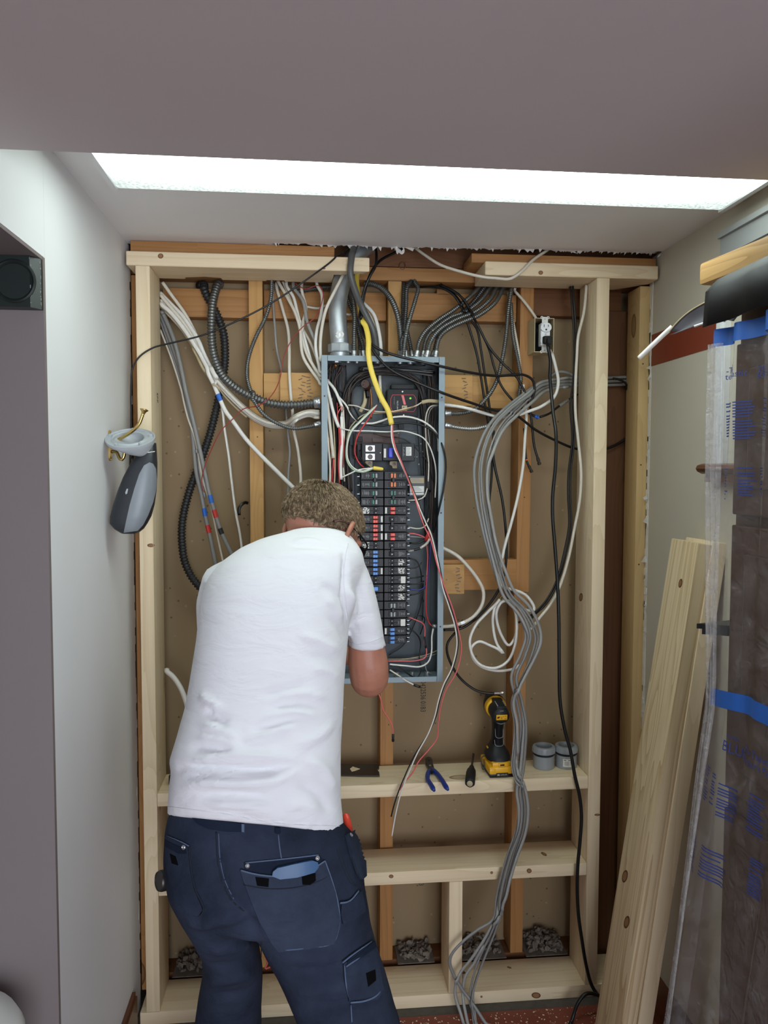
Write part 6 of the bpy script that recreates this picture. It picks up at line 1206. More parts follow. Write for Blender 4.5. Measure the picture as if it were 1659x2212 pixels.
# white bin at the lower left, seen only by its rounded lid
q = UY(42, 2212, -.80); r = .16; mb = MB(); h = q[2]-.055
mb.lathe([(r*.80, 0), (r*.82, .004), (r*.97, h-.03), (r, h-.025), (r, h+.01), (r*.94, h+.03), (r*.7, h+.048), (r*.3, h+.058), (.002, h+.06)], 40, mw=T0((q[0]-r, -.80, .0005))); o = recenter(mb.build('waste_bin', M['bucket'])); smooth_by_angle(o, 40); tag(o, 'white round lidded bin at the lower left edge before the mauve jamb', 'bin')

# knots in the new lumber
def knots(objs, lst):
    bv = bvh_of(objs)
    for x, y, rx_, ry_, a in lst:
        el = lambda k: [(x+k*(rx_*math.cos(t)*math.cos(a)-ry_*math.sin(t)*math.sin(a)), y+k*(rx_*math.cos(t)*math.sin(a)+ry_*math.sin(t)*math.cos(a))) for t in np.linspace(0, 2*math.pi, 14, endpoint=False)]
        d = Vector(ray(x, y)).normalized(); h, no, i, ds = bv.ray_cast(Vector(CAM), d)
        if h is None: continue
        own = min(objs, key=lambda o: (o.matrix_world.inverted() @ h-o.matrix_world.inverted() @ h).length+min((abs(c) for c in [o.closest_point_on_mesh(o.matrix_world.inverted() @ h)[1].__sub__(o.matrix_world.inverted() @ h).length]), default=9))
        decal(bv, el(1), 'knot_ring', 'knot', own, .0003, 0, 9); decal(bv, el(.72), 'knot', 'knot', own, .0006, 0, 9)
knots([o for o in TF.children if o.type == 'MESH'], [(347, 553, 6, 5.5, 0), (326, 1178, 8, 4, 0), (1168, 589, 5, 4.5, 0), (1062, 1885, 3, 3, 0), (1143, 1881, 5.5, 5, .3), (845, 1893, 5, 4, 0), (1158, 2150, 10, 6.5, .1), (1040, 2153, 2.5, 2.5, 0), (1000, 2100, 6, 3, .4), (1175, 1845, 7, 3, .5), (1286, 2142, 2.5, 3, 0), (1255, 1290, 4, 9, .1), (335, 1000, 2.5, 3.5, 0), (1100, 2090, 5, 2, .3), (930, 1690, 3, 2, 0), (700, 580, 3, 2, 0), (1290, 1760, 6, 2.5, 0)])
knots([o for o in bpy.data.objects if o.name.startswith('lumber_board') and o.get('group')], [(1350, 1893, 6, 14, .2), (1354, 1992, 6, 14, .2), (1304, 2099, 2, 4, 0), (1470, 1260, 4, 10, .2)])
# ================================================================== the man
def skin_mat():
    t = NT('skin'); t.set(Roughness=.5); t.b.inputs['Subsurface Weight'].default_value = .12; t.b.inputs['Subsurface Radius'].default_value = (.012, .005, .003)
    v = t.coord(); c = t.mix(t.noise(v, 22, 4, .6), (.36, .135, .085, 1), (.50, .235, .155, 1)); c = t.mix(t.math('MULTIPLY', t.math('GREATER_THAN', t.noise(v, 190, 2, .5), .66), .3), c, (.30, .12, .07, 1)); t.color(c)
    t.bump(t.noise(v, 300, 3, .6), .15, .0008); return t.m
M['skin'] = skin_mat()
def cotton():
    t = NT('white_cotton'); t.set(Roughness=.9); t.b.inputs['Specular IOR Level'].default_value = .1; t.b.inputs['Sheen Weight'].default_value = .1
    t.color((.77, .775, .80, 1)); v = t.coord(); a = t.noise(t.coord((4, 4, 11)), 3, 3, .5, .8); b = t.noise(v, 900, 1, .5)
    t.bump(t.math('ADD', t.math('MULTIPLY', a, 1.0), t.math('MULTIPLY', b, .04)), .32, .012); return t.m
M['cotton'] = cotton()
def denim(name, a, b, s=5):
    t = NT(name); t.set(Roughness=.85); t.b.inputs['Specular IOR Level'].default_value = .12
    v = t.coord(); c = t.mix(t.ramp(t.noise(v, s, 5, .65), [(.35, (0, 0, 0)), (.7, (1, 1, 1))]), a, b); tw = t.noise(t.coord((700, 700, 200)), 1, 1, .5); c = t.mix(t.math('MULTIPLY', tw, .35), c, b); t.color(c)
    t.bump(t.math('ADD', t.noise(t.coord((9, 9, 14)), 3, 3, .6, .5), t.math('MULTIPLY', tw, .06)), .5, .006); return t.m
M['denim'] = denim('dark_blue_denim', (.011, .015, .027, 1), (.034, .045, .075, 1)); M['denim_dark'] = denim('darker_denim', (.006, .009, .018, 1), (.014, .022, .042, 1)); M['denim_worn'] = denim('worn_denim', (.015, .020, .035, 1), (.045, .059, .095, 1)); M['thread'] = plain('pale_thread', (.085, .12, .20, 1), .9); M['thread_dark'] = plain('dark_thread', (.008, .012, .022, 1), .9)  # denim_dark: a darker denim for pocket linings, belt and one belt loop
M['velcro'] = plain('black_velcro', (.004, .004, .0045, 1), .95, spec=.05)
MAN = empty('person', (-.03, -.75, 0), "man in white t-shirt and dark blue work jeans bending into the open breaker box", 'person')
def sec(y, xl, xr, Y, d, tiltv=0.0):
    A_ = UY(xl, y if np.ndim(y) == 0 else y[0], Y); B_ = UY(xr, y if np.ndim(y) == 0 else y[1], Y); return ((A_+B_)/2, (B_-A_)/2, np.array([0, d, d*tiltv]))
def wl(c, rx, ry): return (np.array(c), np.array([rx, 0, 0]), np.array([0, ry, 0]))
# ---- jeans
pel = loft([sec((1720, 1748), 378, 728, -.695, .098, -.5), sec((1755, 1780), 368, 742, -.70, .101, -.45), sec((1785, 1802), 360, 762, -.70, .124, -.25), sec(1815, 358, 770, -.705, .130), sec(1850, 357, 784, -.712, .134), sec(1890, 363, 787, -.718, .134), sec(1925, 377, 788, -.72, .128), sec(1955, 393, 792, -.718, .112), sec(1975, 420, 780, -.715, .085)], 40, 2.5)
rl = loft([sec(1860, 575, 784, -.715, .110), sec(1905, 556, 787, -.722, .122), sec(1955, 545, 795, -.728, .118), sec(2000, 552, 801, -.735, .108), sec(2050, 574, 814, -.745, .104), sec(2100, 600, 830, -.755, .100), sec(2160, 627, 849, -.775, .096), sec(2212, 648, 866, -.79, .094), sec(2280, 670, 880, -.81, .09), wl((.085, -.86, .33), .078, .08), wl((.10, -.90, .17), .074, .078), wl((.105, -.905, .075), .076, .082)], 32, 2.3)
ll = loft([sec(1850, 357, 570, -.71, .12), sec(1900, 366, 552, -.712, .122), sec(1950, 389, 538, -.70, .112), sec(2000, 416, 544, -.68, .098), sec(2050, 437, 558, -.655, .088), sec(2095, 440, 566, -.63, .082), sec(2150, 428, 566, -.60, .078), sec(2212, 420, 565, -.58, .078), sec(2290, 410, 556, -.57, .078), wl((-.222, -.57, .22), .070, .076), wl((-.226, -.58, .075), .074, .080)], 32, 2.3)
JN = union('jeans', [pel, rl, ll], .0085, 5, M['denim'], MAN)
def project(co):
    d = co-CAM; z = d@_fw; return np.stack([IW/2+FPX*(d@CR)/z, IH/2-FPX*(d@CU)/z], 1)
def sculpt(o, strokes, noise_amp=0, noise_scale=12, gain=1.7):
    """folds in cloth: each stroke raises (+) or sinks (-) the surface along a line"""
    me = o.data; n = len(me.vertices); co = np.empty(n*3); me.vertices.foreach_get('co', co); co = co.reshape(-1, 3); no = np.empty(n*3); me.vertices.foreach_get('normal', no); no = no.reshape(-1, 3)
    mw = np.array(o.matrix_world.to_3x3()) if False else np.eye(3)
    p = project(co); face = np.clip(-(no*((co-CAM)/np.linalg.norm(co-CAM, axis=1)[:, None])).sum(1)*3, 0, 1); h = np.zeros(n)
    for pts, amp, w in strokes:
        P = catmull(np.array([(x, y, 0) for x, y in pts], float), 6)[:, :2]; best = np.full(n, 1e9); tt = np.zeros(n)
        for i in range(len(P)-1):
            a, b = P[i], P[i+1]; ab = b-a; t = np.clip(((p-a)@ab)/(ab@ab+1e-9), 0, 1); d = np.linalg.norm(p-(a+t[:, None]*ab), axis=1); m = d < best; best[m] = d[m]; tt[m] = (i+t[m])/(len(P)-1)
        h += gain*amp/1000*np.exp(-(best/w)**2)*np.clip(np.sin(np.pi*np.clip(tt, .02, .98))*1.6, 0, 1)
    h *= face
    if noise_amp: h += np.array([noise.fractal(Vector(c)*noise_scale, 1.0, 2.0, 3) for c in co])*noise_amp
    co = co+no*h[:, None]; me.vertices.foreach_set('co', co.ravel()); me.update()
def fold(*a): return a
sculpt(JN, [([(500, 1960), (535, 1985), (560, 2030)], -7, 14), ([(430, 1990), (480, 1985), (540, 1975)], 5, 12), ([(440, 2020), (500, 2010), (550, 1995)], -4, 9), ([(445, 2055), (500, 2050), (560, 2035)], 4, 10), ([(440, 2090), (500, 2085), (560, 2070)], -4, 9), ([(430, 2125), (500, 2115), (560, 2105)], 5, 10), ([(428, 2160), (500, 2150), (560, 2140)], -4, 9),
  ([(560, 1985), (620, 1975), (560, 1960)], 3, 10), ([(590, 2060), (660, 2070), (730, 2060)], 4, 12), ([(610, 2095), (690, 2100), (760, 2080)], -4, 12), ([(640, 2140), (720, 2135), (780, 2105)], 4, 12), ([(660, 2180), (740, 2170), (800, 2140)], -4, 12), ([(467, 1800), (472, 1870), (490, 1930), (527, 1970)], -6, 9), ([(420, 1975), (450, 1960), (500, 1955)], -3, 9), ([(400, 1985), (430, 1998), (470, 1995)], 4, 8)], .0022, 9)
jb = bvh_of([JN])
def seam(pts, mat='thread', r=.0011, par=None, lift=.0006, bv=None, name='seam'):
    P = catmull(np.array([(x, y, 0) for x, y in pts], float), 5)[:, :2]; out = []
    for x, y in P:
        d = Vector(ray(x, y)).normalized(); h, no, i, ds = (bv or jb).ray_cast(Vector(CAM), d)
        if h is not None: out.append(np.array(h-d*lift))
    if len(out) > 2:
        C, t = resample(np.array(out), .004); C[1:-1] = (C[:-2]+C[1:-1]+C[2:])/3; v, f = tube_geo(C, r, r*.7, 6); return mesh(name, v, f, M[mat], par or JN, smooth=True)
def rivet(x, y, bv=None, par=None, lift=.004):
    d = Vector(ray(x, y)).normalized(); h, no, i, ds = (bv or jb).ray_cast(Vector(CAM), d); 
    if no.dot(d) > 0: no = -no
    mb = MB(); mb.lathe([(.0042, 0), (.0042, .001), (.003, .0018), (.0022, .0010), (.0012, .0018), (.0003, .0019)], 16, mw=frame(h+no*lift, (1, 0, .1), z=no)); mb.build('rivet', M['zinc'], par or JN, smooth=40)
decal(jb, [(527, 1863), (560, 1860), (620, 1853), (688, 1846), (697, 1856), (690, 1872), (655, 1892), (600, 1899), (530, 1895)], 'denim_dark', 'pocket_lining', JN, .0005, .0015)
decal(jb, [(520, 1880), (545, 1887), (590, 1893), (640, 1889), (680, 1874), (702, 1860), (712, 1888), (727, 1937), (734, 1985), (732, 2005), (719, 2037), (660, 2048), (605, 2054), (586, 2030), (562, 1985), (543, 1945), (527, 1905)], 'denim_worn', 'back_pocket', JN, .002, .003)
decal(jb, [(552, 1893), (581, 1897), (580, 1915), (556, 1912)], 'velcro', 'patch', JN, .0055, .001); decal(jb, [(650, 1890), (662, 1886), (679, 1886), (680, 1902), (668, 1911), (652, 1910)], 'velcro', 'patch', JN, .0055, .001)
seam([(527, 1912), (580, 1920), (640, 1917), (690, 1903), (714, 1890)], 'thread_dark', lift=.005); seam([(605, 2054), (660, 2048), (719, 2037), (732, 2005), (734, 1985), (727, 1937), (712, 1888), (702, 1860)], 'thread', .0014, lift=.005); seam([(520, 1880), (545, 1887), (590, 1893), (640, 1889), (680, 1874), (702, 1860)], 'thread', .0016, lift=.005); seam([(530, 1864), (620, 1855), (688, 1847)], 'thread', .0013, lift=.002)
decal(jb, [(360, 1806), (378, 1813), (398, 1822), (408, 1828), (413, 1877), (421, 1919), (440, 1965), (428, 1981), (405, 1968), (382, 1936), (369, 1905), (361, 1860)], 'denim', 'back_pocket', JN, .001, .003); decal(jb, [(361, 1813), (380, 1822), (404, 1832), (406, 1842), (390, 1843), (362, 1828)], 'denim_dark', 'pocket_lining', JN, .004, .001); decal(jb, [(372, 1843), (384, 1849), (389, 1868), (376, 1864)], 'velcro', 'patch', JN, .0042, .001)
seam([(408, 1828), (413, 1877), (421, 1919), (440, 1965), (428, 1981), (405, 1968)], 'thread_dark', .0013, lift=.004); seam([(360, 1806), (378, 1813), (398, 1822), (408, 1828)], 'thread', .0013, lift=.004)
for x, y in ((535, 1869), (684, 1853), (400, 1829)): rivet(x, y)
decal(jb, [(416, 1764), (470, 1772), (526, 1780), (526, 1797), (490, 1797), (450, 1791), (428, 1780)], 'denim_dark', 'belt', JN, .001, .004); decal(jb, [(522, 1780), (528, 1781), (528, 1799), (522, 1798)], 'thread', 'belt_loop', JN, .005, .002); decal(jb, [(594, 1788), (606, 1790), (606, 1801), (594, 1800)], 'denim_dark', 'belt_loop', JN, .001, .004)
seam([(467, 1797), (470, 1860), (480, 1905), (500, 1945), (527, 1968)], 'thread_dark', .0014); seam([(601, 1802), (604, 1830), (608, 1856)], 'thread'); seam([(472, 1800), (476, 1860), (487, 1905), (505, 1942)], 'thread', .0008); seam([(565, 2035), (563, 2100), (561, 2170), (562, 2205)], 'thread_dark')
for dx in (0, 6): seam([(728+dx, 1835), (740+dx, 1870), (756+dx, 1905), (768+dx, 1915)], 'thread_dark', .0009)
decal(jb, [(744, 1806), (762, 1797), (774, 1812), (783, 1850), (785, 1892), (776, 1900), (766, 1882), (755, 1850)], 'denim_worn', 'tool_pocket', JN, .001, .006); seam([(752, 1815), (760, 1850), (772, 1890), (780, 1900)], 'thread_dark', .0012, lift=.008); rivet(751, 1808, lift=.008)
decal(jb, [(735, 1951), (755, 1946), (775, 1924), (780, 1940), (785, 1968), (760, 1985), (738, 1994), (733, 1975)], 'denim', 'side_pocket', JN, .001, .005); seam([(735, 1951), (755, 1947), (775, 1925)], 'thread', .0018, lift=.007)
decal(jb, [(740, 2078), (760, 2062), (803, 2034), (810, 2052), (816, 2100), (824, 2140), (812, 2160), (770, 2166), (752, 2160), (744, 2115)], 'denim', 'cargo_pocket', JN, .001, .005); decal(jb, [(746, 2074), (803, 2034), (807, 2046), (775, 2068), (748, 2084)], 'denim_dark', 'pocket_lining', JN, .0062, .001); decal(jb, [(785, 2102), (804, 2095), (806, 2118), (790, 2130)], 'velcro', 'patch', JN, .0062, .001)
seam([(740, 2080), (760, 2064), (803, 2034)], 'thread', .0016, lift=.008); seam([(748, 2088), (775, 2070), (807, 2048)], 'thread', .0016, lift=.009); seam([(744, 2085), (748, 2130), (755, 2158)], 'thread', .0013, lift=.007); seam([(757, 2166), (790, 2162), (815, 2150), (824, 2138)], 'thread', .0018, lift=.008); seam([(758, 2170), (760, 2208)], 'thread', .0013, lift=.002)
# ---- things in his pockets
o = decal(jb, [(588, 1891), (590, 1880), (600, 1872), (635, 1864), (672, 1857), (682, 1861), (684, 1872), (676, 1884), (640, 1894), (605, 1898)], 'tblue', 'phone', None, .0015, .009, 5)
recenter(o); o.data.materials[0] = plain('blue_phone_case', (.022, .082, .20, 1), .45); tag(o, 'blue cased phone standing out of the back pocket of the jeans', 'phone')
a = UY(746, 1757, -.66); b = UY(759, 1812, -.69); z = Vector(b)-Vector(a); L = z.length; mb = MB(); mb.lathe([(.003, 0), (.0062, .003), (.0075, .02), (.0068, .035), (.0078, L)], 14, mw=frame(a, (1, 0, 0), z=z) @ Matrix.Diagonal((1, .7, 1, 1))); o = recenter(mb.build('hand_tool', M['tgl_red'])); smooth_by_angle(o, 50); tag(o, 'red handled tool standing in the side pocket of the jeans under the shirt hem', 'hand tool')
a = UY(343, 1904, -.70); z = Vector((.80, .55, -.14)).normalized(); FLS = empty('flashlight', a, 'black cylindrical flashlight with a bare metal end sticking out at the left hip', 'flashlight'); m = frame(a, (0, 1, 0), z=z)
mb = MB(); mb.lathe([(.0185, .002), (.0195, .004), (.0195, .03), (.017, .034), (.017, .068), (.012, .072)], 28, mw=m); mb.build('body', M['black2'], FLS, smooth=40); mb = MB(); mb.lathe([(.0188, .0018), (.0175, -.001), (.0172, .0002), (.0005, .0002)], 28, mw=m, caps=False); mb.build('end_cap', M['toolsteel'], FLS, smooth=40)
# ---- boots below the picture edge
for (x, y, yaw) in ((.105, -.885, -.25), (-.226, -.555, .1)):
    m = T0((x, y, 0)) @ rotz(yaw); pcs = [loft([wl((0, -.01, .016), .045, .06), wl((0, -.01, .06), .048, .062), wl((0, -.012, .14), .05, .06)], 24), loft([(np.array((0, -.055, .045)), np.array((.036, 0, 0)), np.array((0, 0, .035))), (np.array((0, .06, .05)), np.array((.042, 0, 0)), np.array((0, 0, .045))), (np.array((0, .15, .04)), np.array((.047, 0, 0)), np.array((0, 0, .034))), (np.array((0, .20, .034)), np.array((.032, 0, 0)), np.array((0, 0, .024)))], 24)]
    bt = union('boot', pcs, .007, 4, M['toolsteel'], None); bt.matrix_basis = m; bt.data.materials[0] = M['rubber']; setpar(bt, MAN)
    mb = MB(); mb.box((-.044, -.07, .0012), (.044, .205, .018), mw=m, bev=.008); q = mb.build('sole', M['black2'], None); setpar(q, bt)
# ---- t-shirt
SH_ = [((1763, 1803), 362, 742, -.700, .122), ((1735, 1768), 365, 740, -.698, .124), ((1705, 1730), 368, 736, -.692, .126), ((1672, 1690), 373, 735, -.684, .127), ((1652, 1668), 368, 735, -.678, .128), ((1630, 1645), 375, 735.5, -.670, .128), ((1590, 1605), 388, 736.5, -.655, .128), ((1545, 1560), 400, 739, -.637, .129), ((1480, 1490), 412, 743, -.612, .131), ((1400, 1410), 425, 750, -.580, .133), ((1345, 1345), 432, 756, -.555, .132), ((1305, 1300), 438, 766, -.535, .128), ((1270, 1262), 449, 778, -.515, .120), ((1240, 1228), 470, 788, -.495, .108), ((1212, 1204), 505, 784, -.478, .094), ((1190, 1188), 545, 774, -.464, .080), ((1174, 1177), 590, 766, -.452, .068), ((1163, 1168), 618, 758, -.444, .060)]
def lean(i):     # rings tip with the bent back
    return -.50-.08*min(1, i/12)
tor = loft([(lambda s: (s[0], s[1], np.array([0, s[2][1], s[2][1]*lean(i)])))(sec(*q)) for i, q in enumerate(SH_)], 44, 2.35)
S1 = UY(762, 1232, -.485); S2 = UY(789, 1310, -.478); S3 = UY(796, 1360, -.474)
def armring(px0, px1, y, Y, d, dy=0): A_ = UY(px0, y, Y); B_ = UY(px1, y+dy, Y); return ((A_+B_)/2, (B_-A_)/2, np.array([0, d, 0]))
slv = loft([armring(715, 792, 1222, -.485, .050), armring(728, 806, 1258, -.482, .060), armring(738, 815, 1295, -.478, .062), armring(745, 824, 1340, -.472, .060), armring(750, 830, 1375, -.468, .058, 6), armring(752, 834, 1398, -.466, .057, -4)], 28, 2.1)
L1 = UY(478, 1268, -.49); L2 = UY(476, 1400, -.42)
slvL = limb([(UY(500, 1255, -.48), .062), (UY(484, 1310, -.455), .062), (UY(482, 1380, -.42), .058)])
SHIRT = union('t_shirt', [tor, slv, slvL], .0075, 4, M['cotton'], MAN)
sculpt(SHIRT, [
  ([(375, 1668), (410, 1655), (470, 1660), (560, 1664), (640, 1656)], -9, 7), ([(385, 1652), (430, 1642), (500, 1632), (570, 1633), (640, 1642)], 6, 9), ([(385, 1700), (440, 1690), (520, 1694), (590, 1688), (650, 1664)], 7, 9), ([(420, 1718), (500, 1716), (590, 1724)], -5, 9), ([(440, 1738), (520, 1738), (600, 1752)], 4, 8), ([(395, 1680), (450, 1676), (540, 1680)], -4, 6),
  ([(430, 1497), (452, 1515), (480, 1535)], 5, 8), ([(440, 1530), (470, 1552), (495, 1570)], -5, 9), ([(420, 1590), (470, 1600), (530, 1622)], 4, 9), ([(410, 1612), (460, 1618), (500, 1630)], -4, 8), ([(430, 1560), (480, 1580), (520, 1600)], 4, 9), ([(520, 1600), (580, 1585), (640, 1565)], 3.5, 8), ([(540, 1580), (600, 1563), (650, 1548)], -3.5, 7), ([(560, 1555), (620, 1540), (690, 1545)], 3.5, 7), ([(580, 1530), (640, 1520), (700, 1530)], -3.5, 7), ([(600, 1505), (660, 1498), (710, 1510)], 3, 7), ([(560, 1500), (610, 1490), (670, 1475)], -3, 7), ([(640, 1610), (690, 1590), (725, 1560)], 3.5, 9), ([(660, 1640), (700, 1660), (725, 1710)], 4, 10), ([(640, 1690), (690, 1720), (715, 1760)], -4, 11), ([(610, 1750), (650, 1740), (690, 1755)], 4, 9), ([(670, 1445), (710, 1450), (738, 1470)], 3, 8), ([(660, 1420), (700, 1418), (740, 1430)], -3, 7), ([(640, 1370), (690, 1385), (740, 1410)], 3, 8),
  ([(741, 1180), (746, 1230), (744, 1285), (752, 1340), (753, 1398)], -6, 6), ([(752, 1270), (768, 1320), (786, 1366)], 5, 8), ([(748, 1262), (757, 1310), (762, 1360)], 4, 6), ([(765, 1250), (785, 1300), (800, 1340)], -3, 8), ([(700, 1290), (725, 1310), (742, 1340)], 3, 8), ([(690, 1265), (720, 1275), (742, 1300)], -3, 7), ([(705, 1330), (730, 1350), (748, 1385)], -3, 7),
  ([(620, 1170), (640, 1180), (690, 1182), (745, 1186)], -3, 5), ([(632, 1173), (670, 1168), (700, 1178)], 3, 5), ([(560, 1200), (640, 1196), (720, 1200)], 2.5, 10), ([(364, 1742), (470, 1755), (600, 1778), (738, 1783)], -2.2, 3.5)], .0016, 7)
sb = bvh_of([SHIRT])
seam([(753, 1172), (746, 1200), (741, 1240), (742, 1290), (748, 1340)], 'cloth_line' if 'cloth_line' in M else 'thread', .0008, SHIRT, .0002, sb) if False else None
M['cotton_seam'] = plain('cotton_seam', (.74, .74, .77, 1), .9)
seam([(364, 1743), (470, 1756), (600, 1779), (739, 1785)], 'cotton_seam', .0010, SHIRT, .0004, sb); seam([(752, 1175), (745, 1205), (742, 1245), (745, 1290), (750, 1340)], 'cotton_seam', .0012, SHIRT, .0004, sb); seam([(752, 1387), (775, 1392), (800, 1386), (830, 1374)], 'cotton_seam', .0010, SHIRT, .0004, sb)
# ---- body: one continuous surface
HR = Matrix.Rotation(math.radians(-43), 4, 'Z') @ Matrix.Rotation(math.radians(-34), 4, 'X')
HC = Vector(UY(697, 1139, -.418)); HM = T0(HC) @ HR
def hp(*p): return np.array(HM @ Vector(p))
def ellip(c, r, n=24, mw=HM):
    R = []; ph = np.linspace(-math.pi/2+.12, math.pi/2-.12, 18)
    for t in ph: R.append((np.array((c[0], c[1], c[2]+r[2]*math.sin(t))), np.array((r[0]*math.cos(t), 0, 0)), np.array((0, r[1]*math.cos(t), 0))))
    v, f = loft(R, n); return [np.array(mw @ Vector(p)) for p in v], f
head = [ellip((0, -.005, .010), (.076, .097, .082)), ellip((0, .035, -.045), (.060, .062, .072)), ellip((0, .06, -.095), (.034, .034, .026)), ellip((0, .085, .010), (.052, .022, .016)), limb([(hp(0, .098, -.002), .010), (hp(0, .112, -.032), .013), (hp(0, .104, -.045), .014)]), limb([(hp(-.022, .094, -.068), .008), (hp(0, .103, -.067), .010), (hp(.022, .094, -.068), .008)]), limb([(hp(-.02, .092, -.080), .008), (hp(0, .099, -.080), .010), (hp(.02, .092, -.080), .008)])]
for s in (1, -1):
    head += [limb([(hp(s*.040, .080, -.028), .020), (hp(s*.050, .062, -.03), .02)]), limb([(hp(s*0.0720*(1 if s > 0 else .88), 0.006, -0.0150), .0060), (hp(s*0.0812*(1 if s > 0 else .88), 0.002, 0.0025), .0062), (hp(s*0.0927*(1 if s > 0 else .88), -0.010, 0.0100), .0062), (hp(s*0.1019*(1 if s > 0 else .88), -0.022, 0.0000), .0062), (hp(s*0.1030*(1 if s > 0 else .88), -0.024, -0.0200), .0062), (hp(s*0.0961*(1 if s > 0 else .88), -0.016, -0.0400), .0062), (hp(s*0.0858*(1 if s > 0 else .88), -0.004, -0.0550), .0070), (hp(s*0.0754*(1 if s > 0 else .88), 0.004, -0.0600), .006)], 10), limb([(hp(s*0.0720*(1 if s > 0 else .88), 0.000, -0.0125), .007), (hp(s*0.0858*(1 if s > 0 else .88), -0.008, -0.0150), .0050), (hp(s*0.0950*(1 if s > 0 else .88), -0.017, -0.0150), .0042)], 10), limb([(hp(s*0.0720*(1 if s > 0 else .88), 0.000, -0.0350), .007), (hp(s*0.0835*(1 if s > 0 else .88), -0.006, -0.0375), .0045), (hp(s*0.0927*(1 if s > 0 else .88), -0.014, -0.0325), .0042)], 10), limb([(hp(s*0.0731*(1 if s > 0 else .88), 0.000, -0.0213), .008), (hp(s*0.0812*(1 if s > 0 else .88), -0.006, -0.0300), .006)], 10)]
nk = limb([(hp(0, -.035, -.045), .056), (UY(672, 1176, -.445), .060), (UY(655, 1205, -.47), .068)])
core = limb([(UY(655, 1205, -.47), (.07, .05)), (UY(600, 1300, -.55), (.11, .075)), (UY(585, 1500, -.63), (.12, .085)), (UY(575, 1720, -.69), (.12, .085)), (UY(572, 1850, -.715), (.12, .085))])
Sr = UY(762, 1240, -.485); Er = UY(798, 1466, -.455); Wr = UY(776, 1425, -.235); Hr = UY(765, 1405, -.155)
armR = limb([(UY(700, 1250, -.49), .045), (UY(756, 1255, -.48), .042), (UY(782, 1345, -.470), .036), (UY(791, 1392, -.464), .0405), (UY(795, 1430, -.46), .0455), (Er, .0445), (UY(797, 1462, -.40), .043), (UY(788, 1446, -.31), .036), (Wr, .027)])
Sl = UY(488, 1262, -.485); El = UY(484, 1470, -.36); Wl = UY(600, 1440, -.17); Hl = UY(645, 1428, -.11)
armL = limb([(UY(600, 1260, -.49), .045), (UY(520, 1285, -.47), .042), (UY(492, 1370, -.42), .038), (El, .044), (UY(530, 1460, -.27), .038), (Wl, .027)])
def hand(W_, dirv, up, side):
    d = Vector(dirv).normalized(); u = Vector(up); u = (u-d*u.dot(d)).normalized(); s = d.cross(u)*side; W_ = Vector(W_); P = lambda a, b, c: np.array(W_+d*a+s*b+u*c)
    out = [limb([(P(-.01, 0, 0), (.026, .020)), (P(.03, 0, 0), (.036, .016)), (P(.075, 0, -.004), (.040, .014))], 16)]
    for b, ln, k in ((-.029, .066, .9), (-.010, .078, 1.0), (.010, .072, 1.0), (.028, .056, .85)):
        out.append(limb([(P(.055, b, -.002), .0085), (P(.082, b*1.05, -.004), .0088), (P(.082+ln*.45, b*1.05, -.016), .0080), (P(.082+ln*.72, b*1.0, -.036), .0074), (P(.082+ln*.80, b*.9, -.056), .0064)], 10))
    out.append(limb([(P(.012, -.026, -.004), .012), (P(.040, -.050, -.016), .0105), (P(.066, -.052, -.034), .0092), (P(.088, -.040, -.048), .0075)], 10)); return out
hR = hand(Wr, (-.25, 1, .12), (0, -.1, 1), 1); hL = hand(Wl, (.6, 1, .05), (0, -.1, 1), -1)
legs = [limb([(UY(655, 1880, -.72), .075), (UY(685, 2000, -.735), .068), (UY(756, 2212, -.79), .055), ((.09, -.88, .28), .050), ((.105, -.905, .10), .040), ((.12, -.83, .05), .036)]), limb([(UY(468, 1880, -.71), .075), (UY(492, 2010, -.675), .052), (UY(502, 2080, -.64), .050), (UY(496, 2180, -.59), .048), ((-.222, -.57, .25), .048), ((-.226, -.58, .10), .040), ((-.226, -.50, .05), .036)])]
BODY = union('body', head+[nk, core, armR, armL]+hR+hL+legs, .0042, 3, M['skin'], MAN)
# nails, eyes are hidden by the pose; the brow and glasses
gl_ = [hp(.082, -.012, .006), hp(.080, .03, .008), hp(.070, .085, .006), hp(.055, .104, .004)]; v, f = tube_geo(catmull(np.array(gl_), .004), .0022, .0030, 8); GL = mesh('glasses', v, f, M['black'], MAN, smooth=True)
v, f = tube_geo(catmull(np.array([hp(.079, -.052, -.012), hp(.082, -.035, .0), hp(.082, -.010, .006)]), .004), .0028, .0060, 8); setpar(mesh('temple_tip', v, f, M['brownplate'], None, smooth=True), GL)
v, f = tube_geo(catmull(np.array([hp(-.082, -.012, .006), hp(-.080, .03, .008), hp(-.070, .085, .006), hp(-.055, .104, .004)]), .004), .0022, .0030, 8); setpar(mesh('temple', v, f, M['black'], None, smooth=True), GL)
for s in (1, -1):
    mb = MB(); mb.lathe([(.0005, 0), (.024, .0), (.024, .002), (.0005, .003)], 20, mw=HM @ T0((s*.032, .105, -.006)) @ Matrix.Rotation(-math.pi/2, 4, 'X') @ Matrix.Diagonal((1, .75, 1, 1))); setpar(mb.build('lens', M['black'], None), GL)
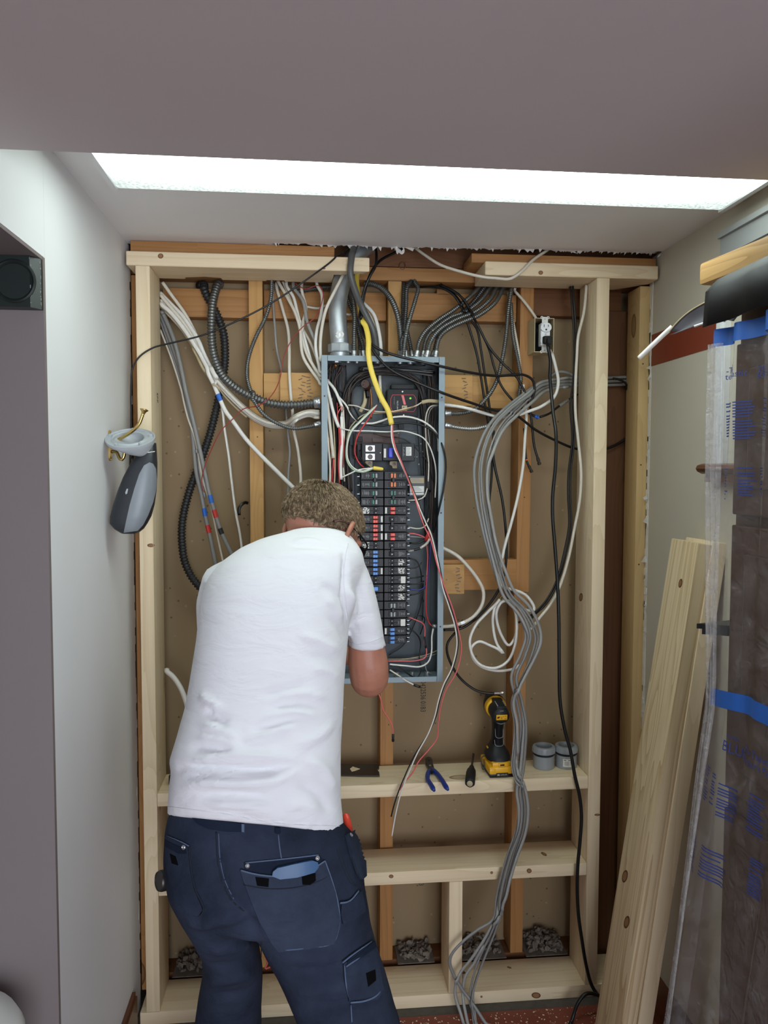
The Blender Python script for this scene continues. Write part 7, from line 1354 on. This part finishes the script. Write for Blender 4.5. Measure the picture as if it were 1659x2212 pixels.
# ---- hair
def hairmat():
    t = NT('short_hair'); t.set(Roughness=.55); t.b.inputs['Specular IOR Level'].default_value = .35; v = t.coord((1, 1, 1)); c = t.ramp(t.noise(t.coord((42, 42, 42)), 3, 3, .7), [(.32, (.060, .038, .022)), (.5, (.22, .15, .085)), (.66, (.50, .38, .24))]); t.color(c); return t.m
M['hair'] = hairmat()
def hairline(d):   # 1 inside the hair, 0 on bare skin; d is a unit direction in the head
    x, y, z = d; lim = np.interp(y, [-1, -.75, -.35, -.05, .2, .5, .8, 1], [-.50, -.50, -.44, -.22, -.12, .10, .52, .8]); return float(np.clip((z-lim)/.10, 0, 1))
v = []; f = []; nu, nv_ = 72, 44; hc = np.array((0, -.005, .010)); hr = np.array((.076, .097, .082))
for j in range(nv_+1):
    th = math.pi*j/nv_
    for i in range(nu):
        a = 2*math.pi*i/nu; d = np.array((math.sin(th)*math.cos(a), math.sin(th)*math.sin(a), math.cos(th))); k = hairline(d); q = hc+hr*d*(.95+k*.105+k*.02*noise.noise(Vector(d)*7)); v.append(np.array(HM @ Vector(q)))
for j in range(nv_):
    for i in range(nu): f.append((j*nu+i, (j+1)*nu+i, (j+1)*nu+(i+1) % nu, j*nu+(i+1) % nu))
HAIR = mesh('hair', v, f, M['hair'], MAN, smooth=True)
rr = np.random.default_rng(3); V = []; F = []; crown = np.array((.15, -.45, .88)); crown /= np.linalg.norm(crown); cnt = 0
while cnt < 11000:
    d = rr.normal(size=3); d /= np.linalg.norm(d); k = hairline(d)
    if k < rr.uniform(0, .9): continue
    cnt += 1; p = hc+hr*d*(1.0+.045*k); n_ = d/hr; n_ /= np.linalg.norm(n_); flow = d-crown*(d@crown); fl = np.linalg.norm(flow); flow = flow/(fl+1e-6); sw = np.cross(n_, flow); flow = flow+sw*(.45+.35*noise.noise(Vector(d)*3))+np.array(noise.noise_vector(Vector(d)*6))*.30; flow -= n_*(flow@n_); flow /= np.linalg.norm(flow)
    L = rr.uniform(.018, .030)*(.35+.65*k)*(.45+.55*np.clip((d[2]+.45)/.6, 0, 1)); side = np.cross(n_, flow)*rr.uniform(.0005, .0009); lift = rr.uniform(.15, .55); b = len(V); P = [p, p+flow*L*.5+n_*L*lift*.5, p+flow*L+n_*L*lift*.45]
    for q, w in zip(P, (1, .8, .15)): V += [np.array(HM @ Vector(q+side*w)), np.array(HM @ Vector(q-side*w)), np.array(HM @ Vector(q+n_*.0006*w))]
    for s in (0, 3):
        for i in range(3): F.append((b+s+i, b+s+(i+1) % 3, b+s+3+(i+1) % 3, b+s+3+i))
o = mesh('strands', V, F, M['hair'], None, smooth=True); setpar(o, HAIR); tag(o, kind='stuff')
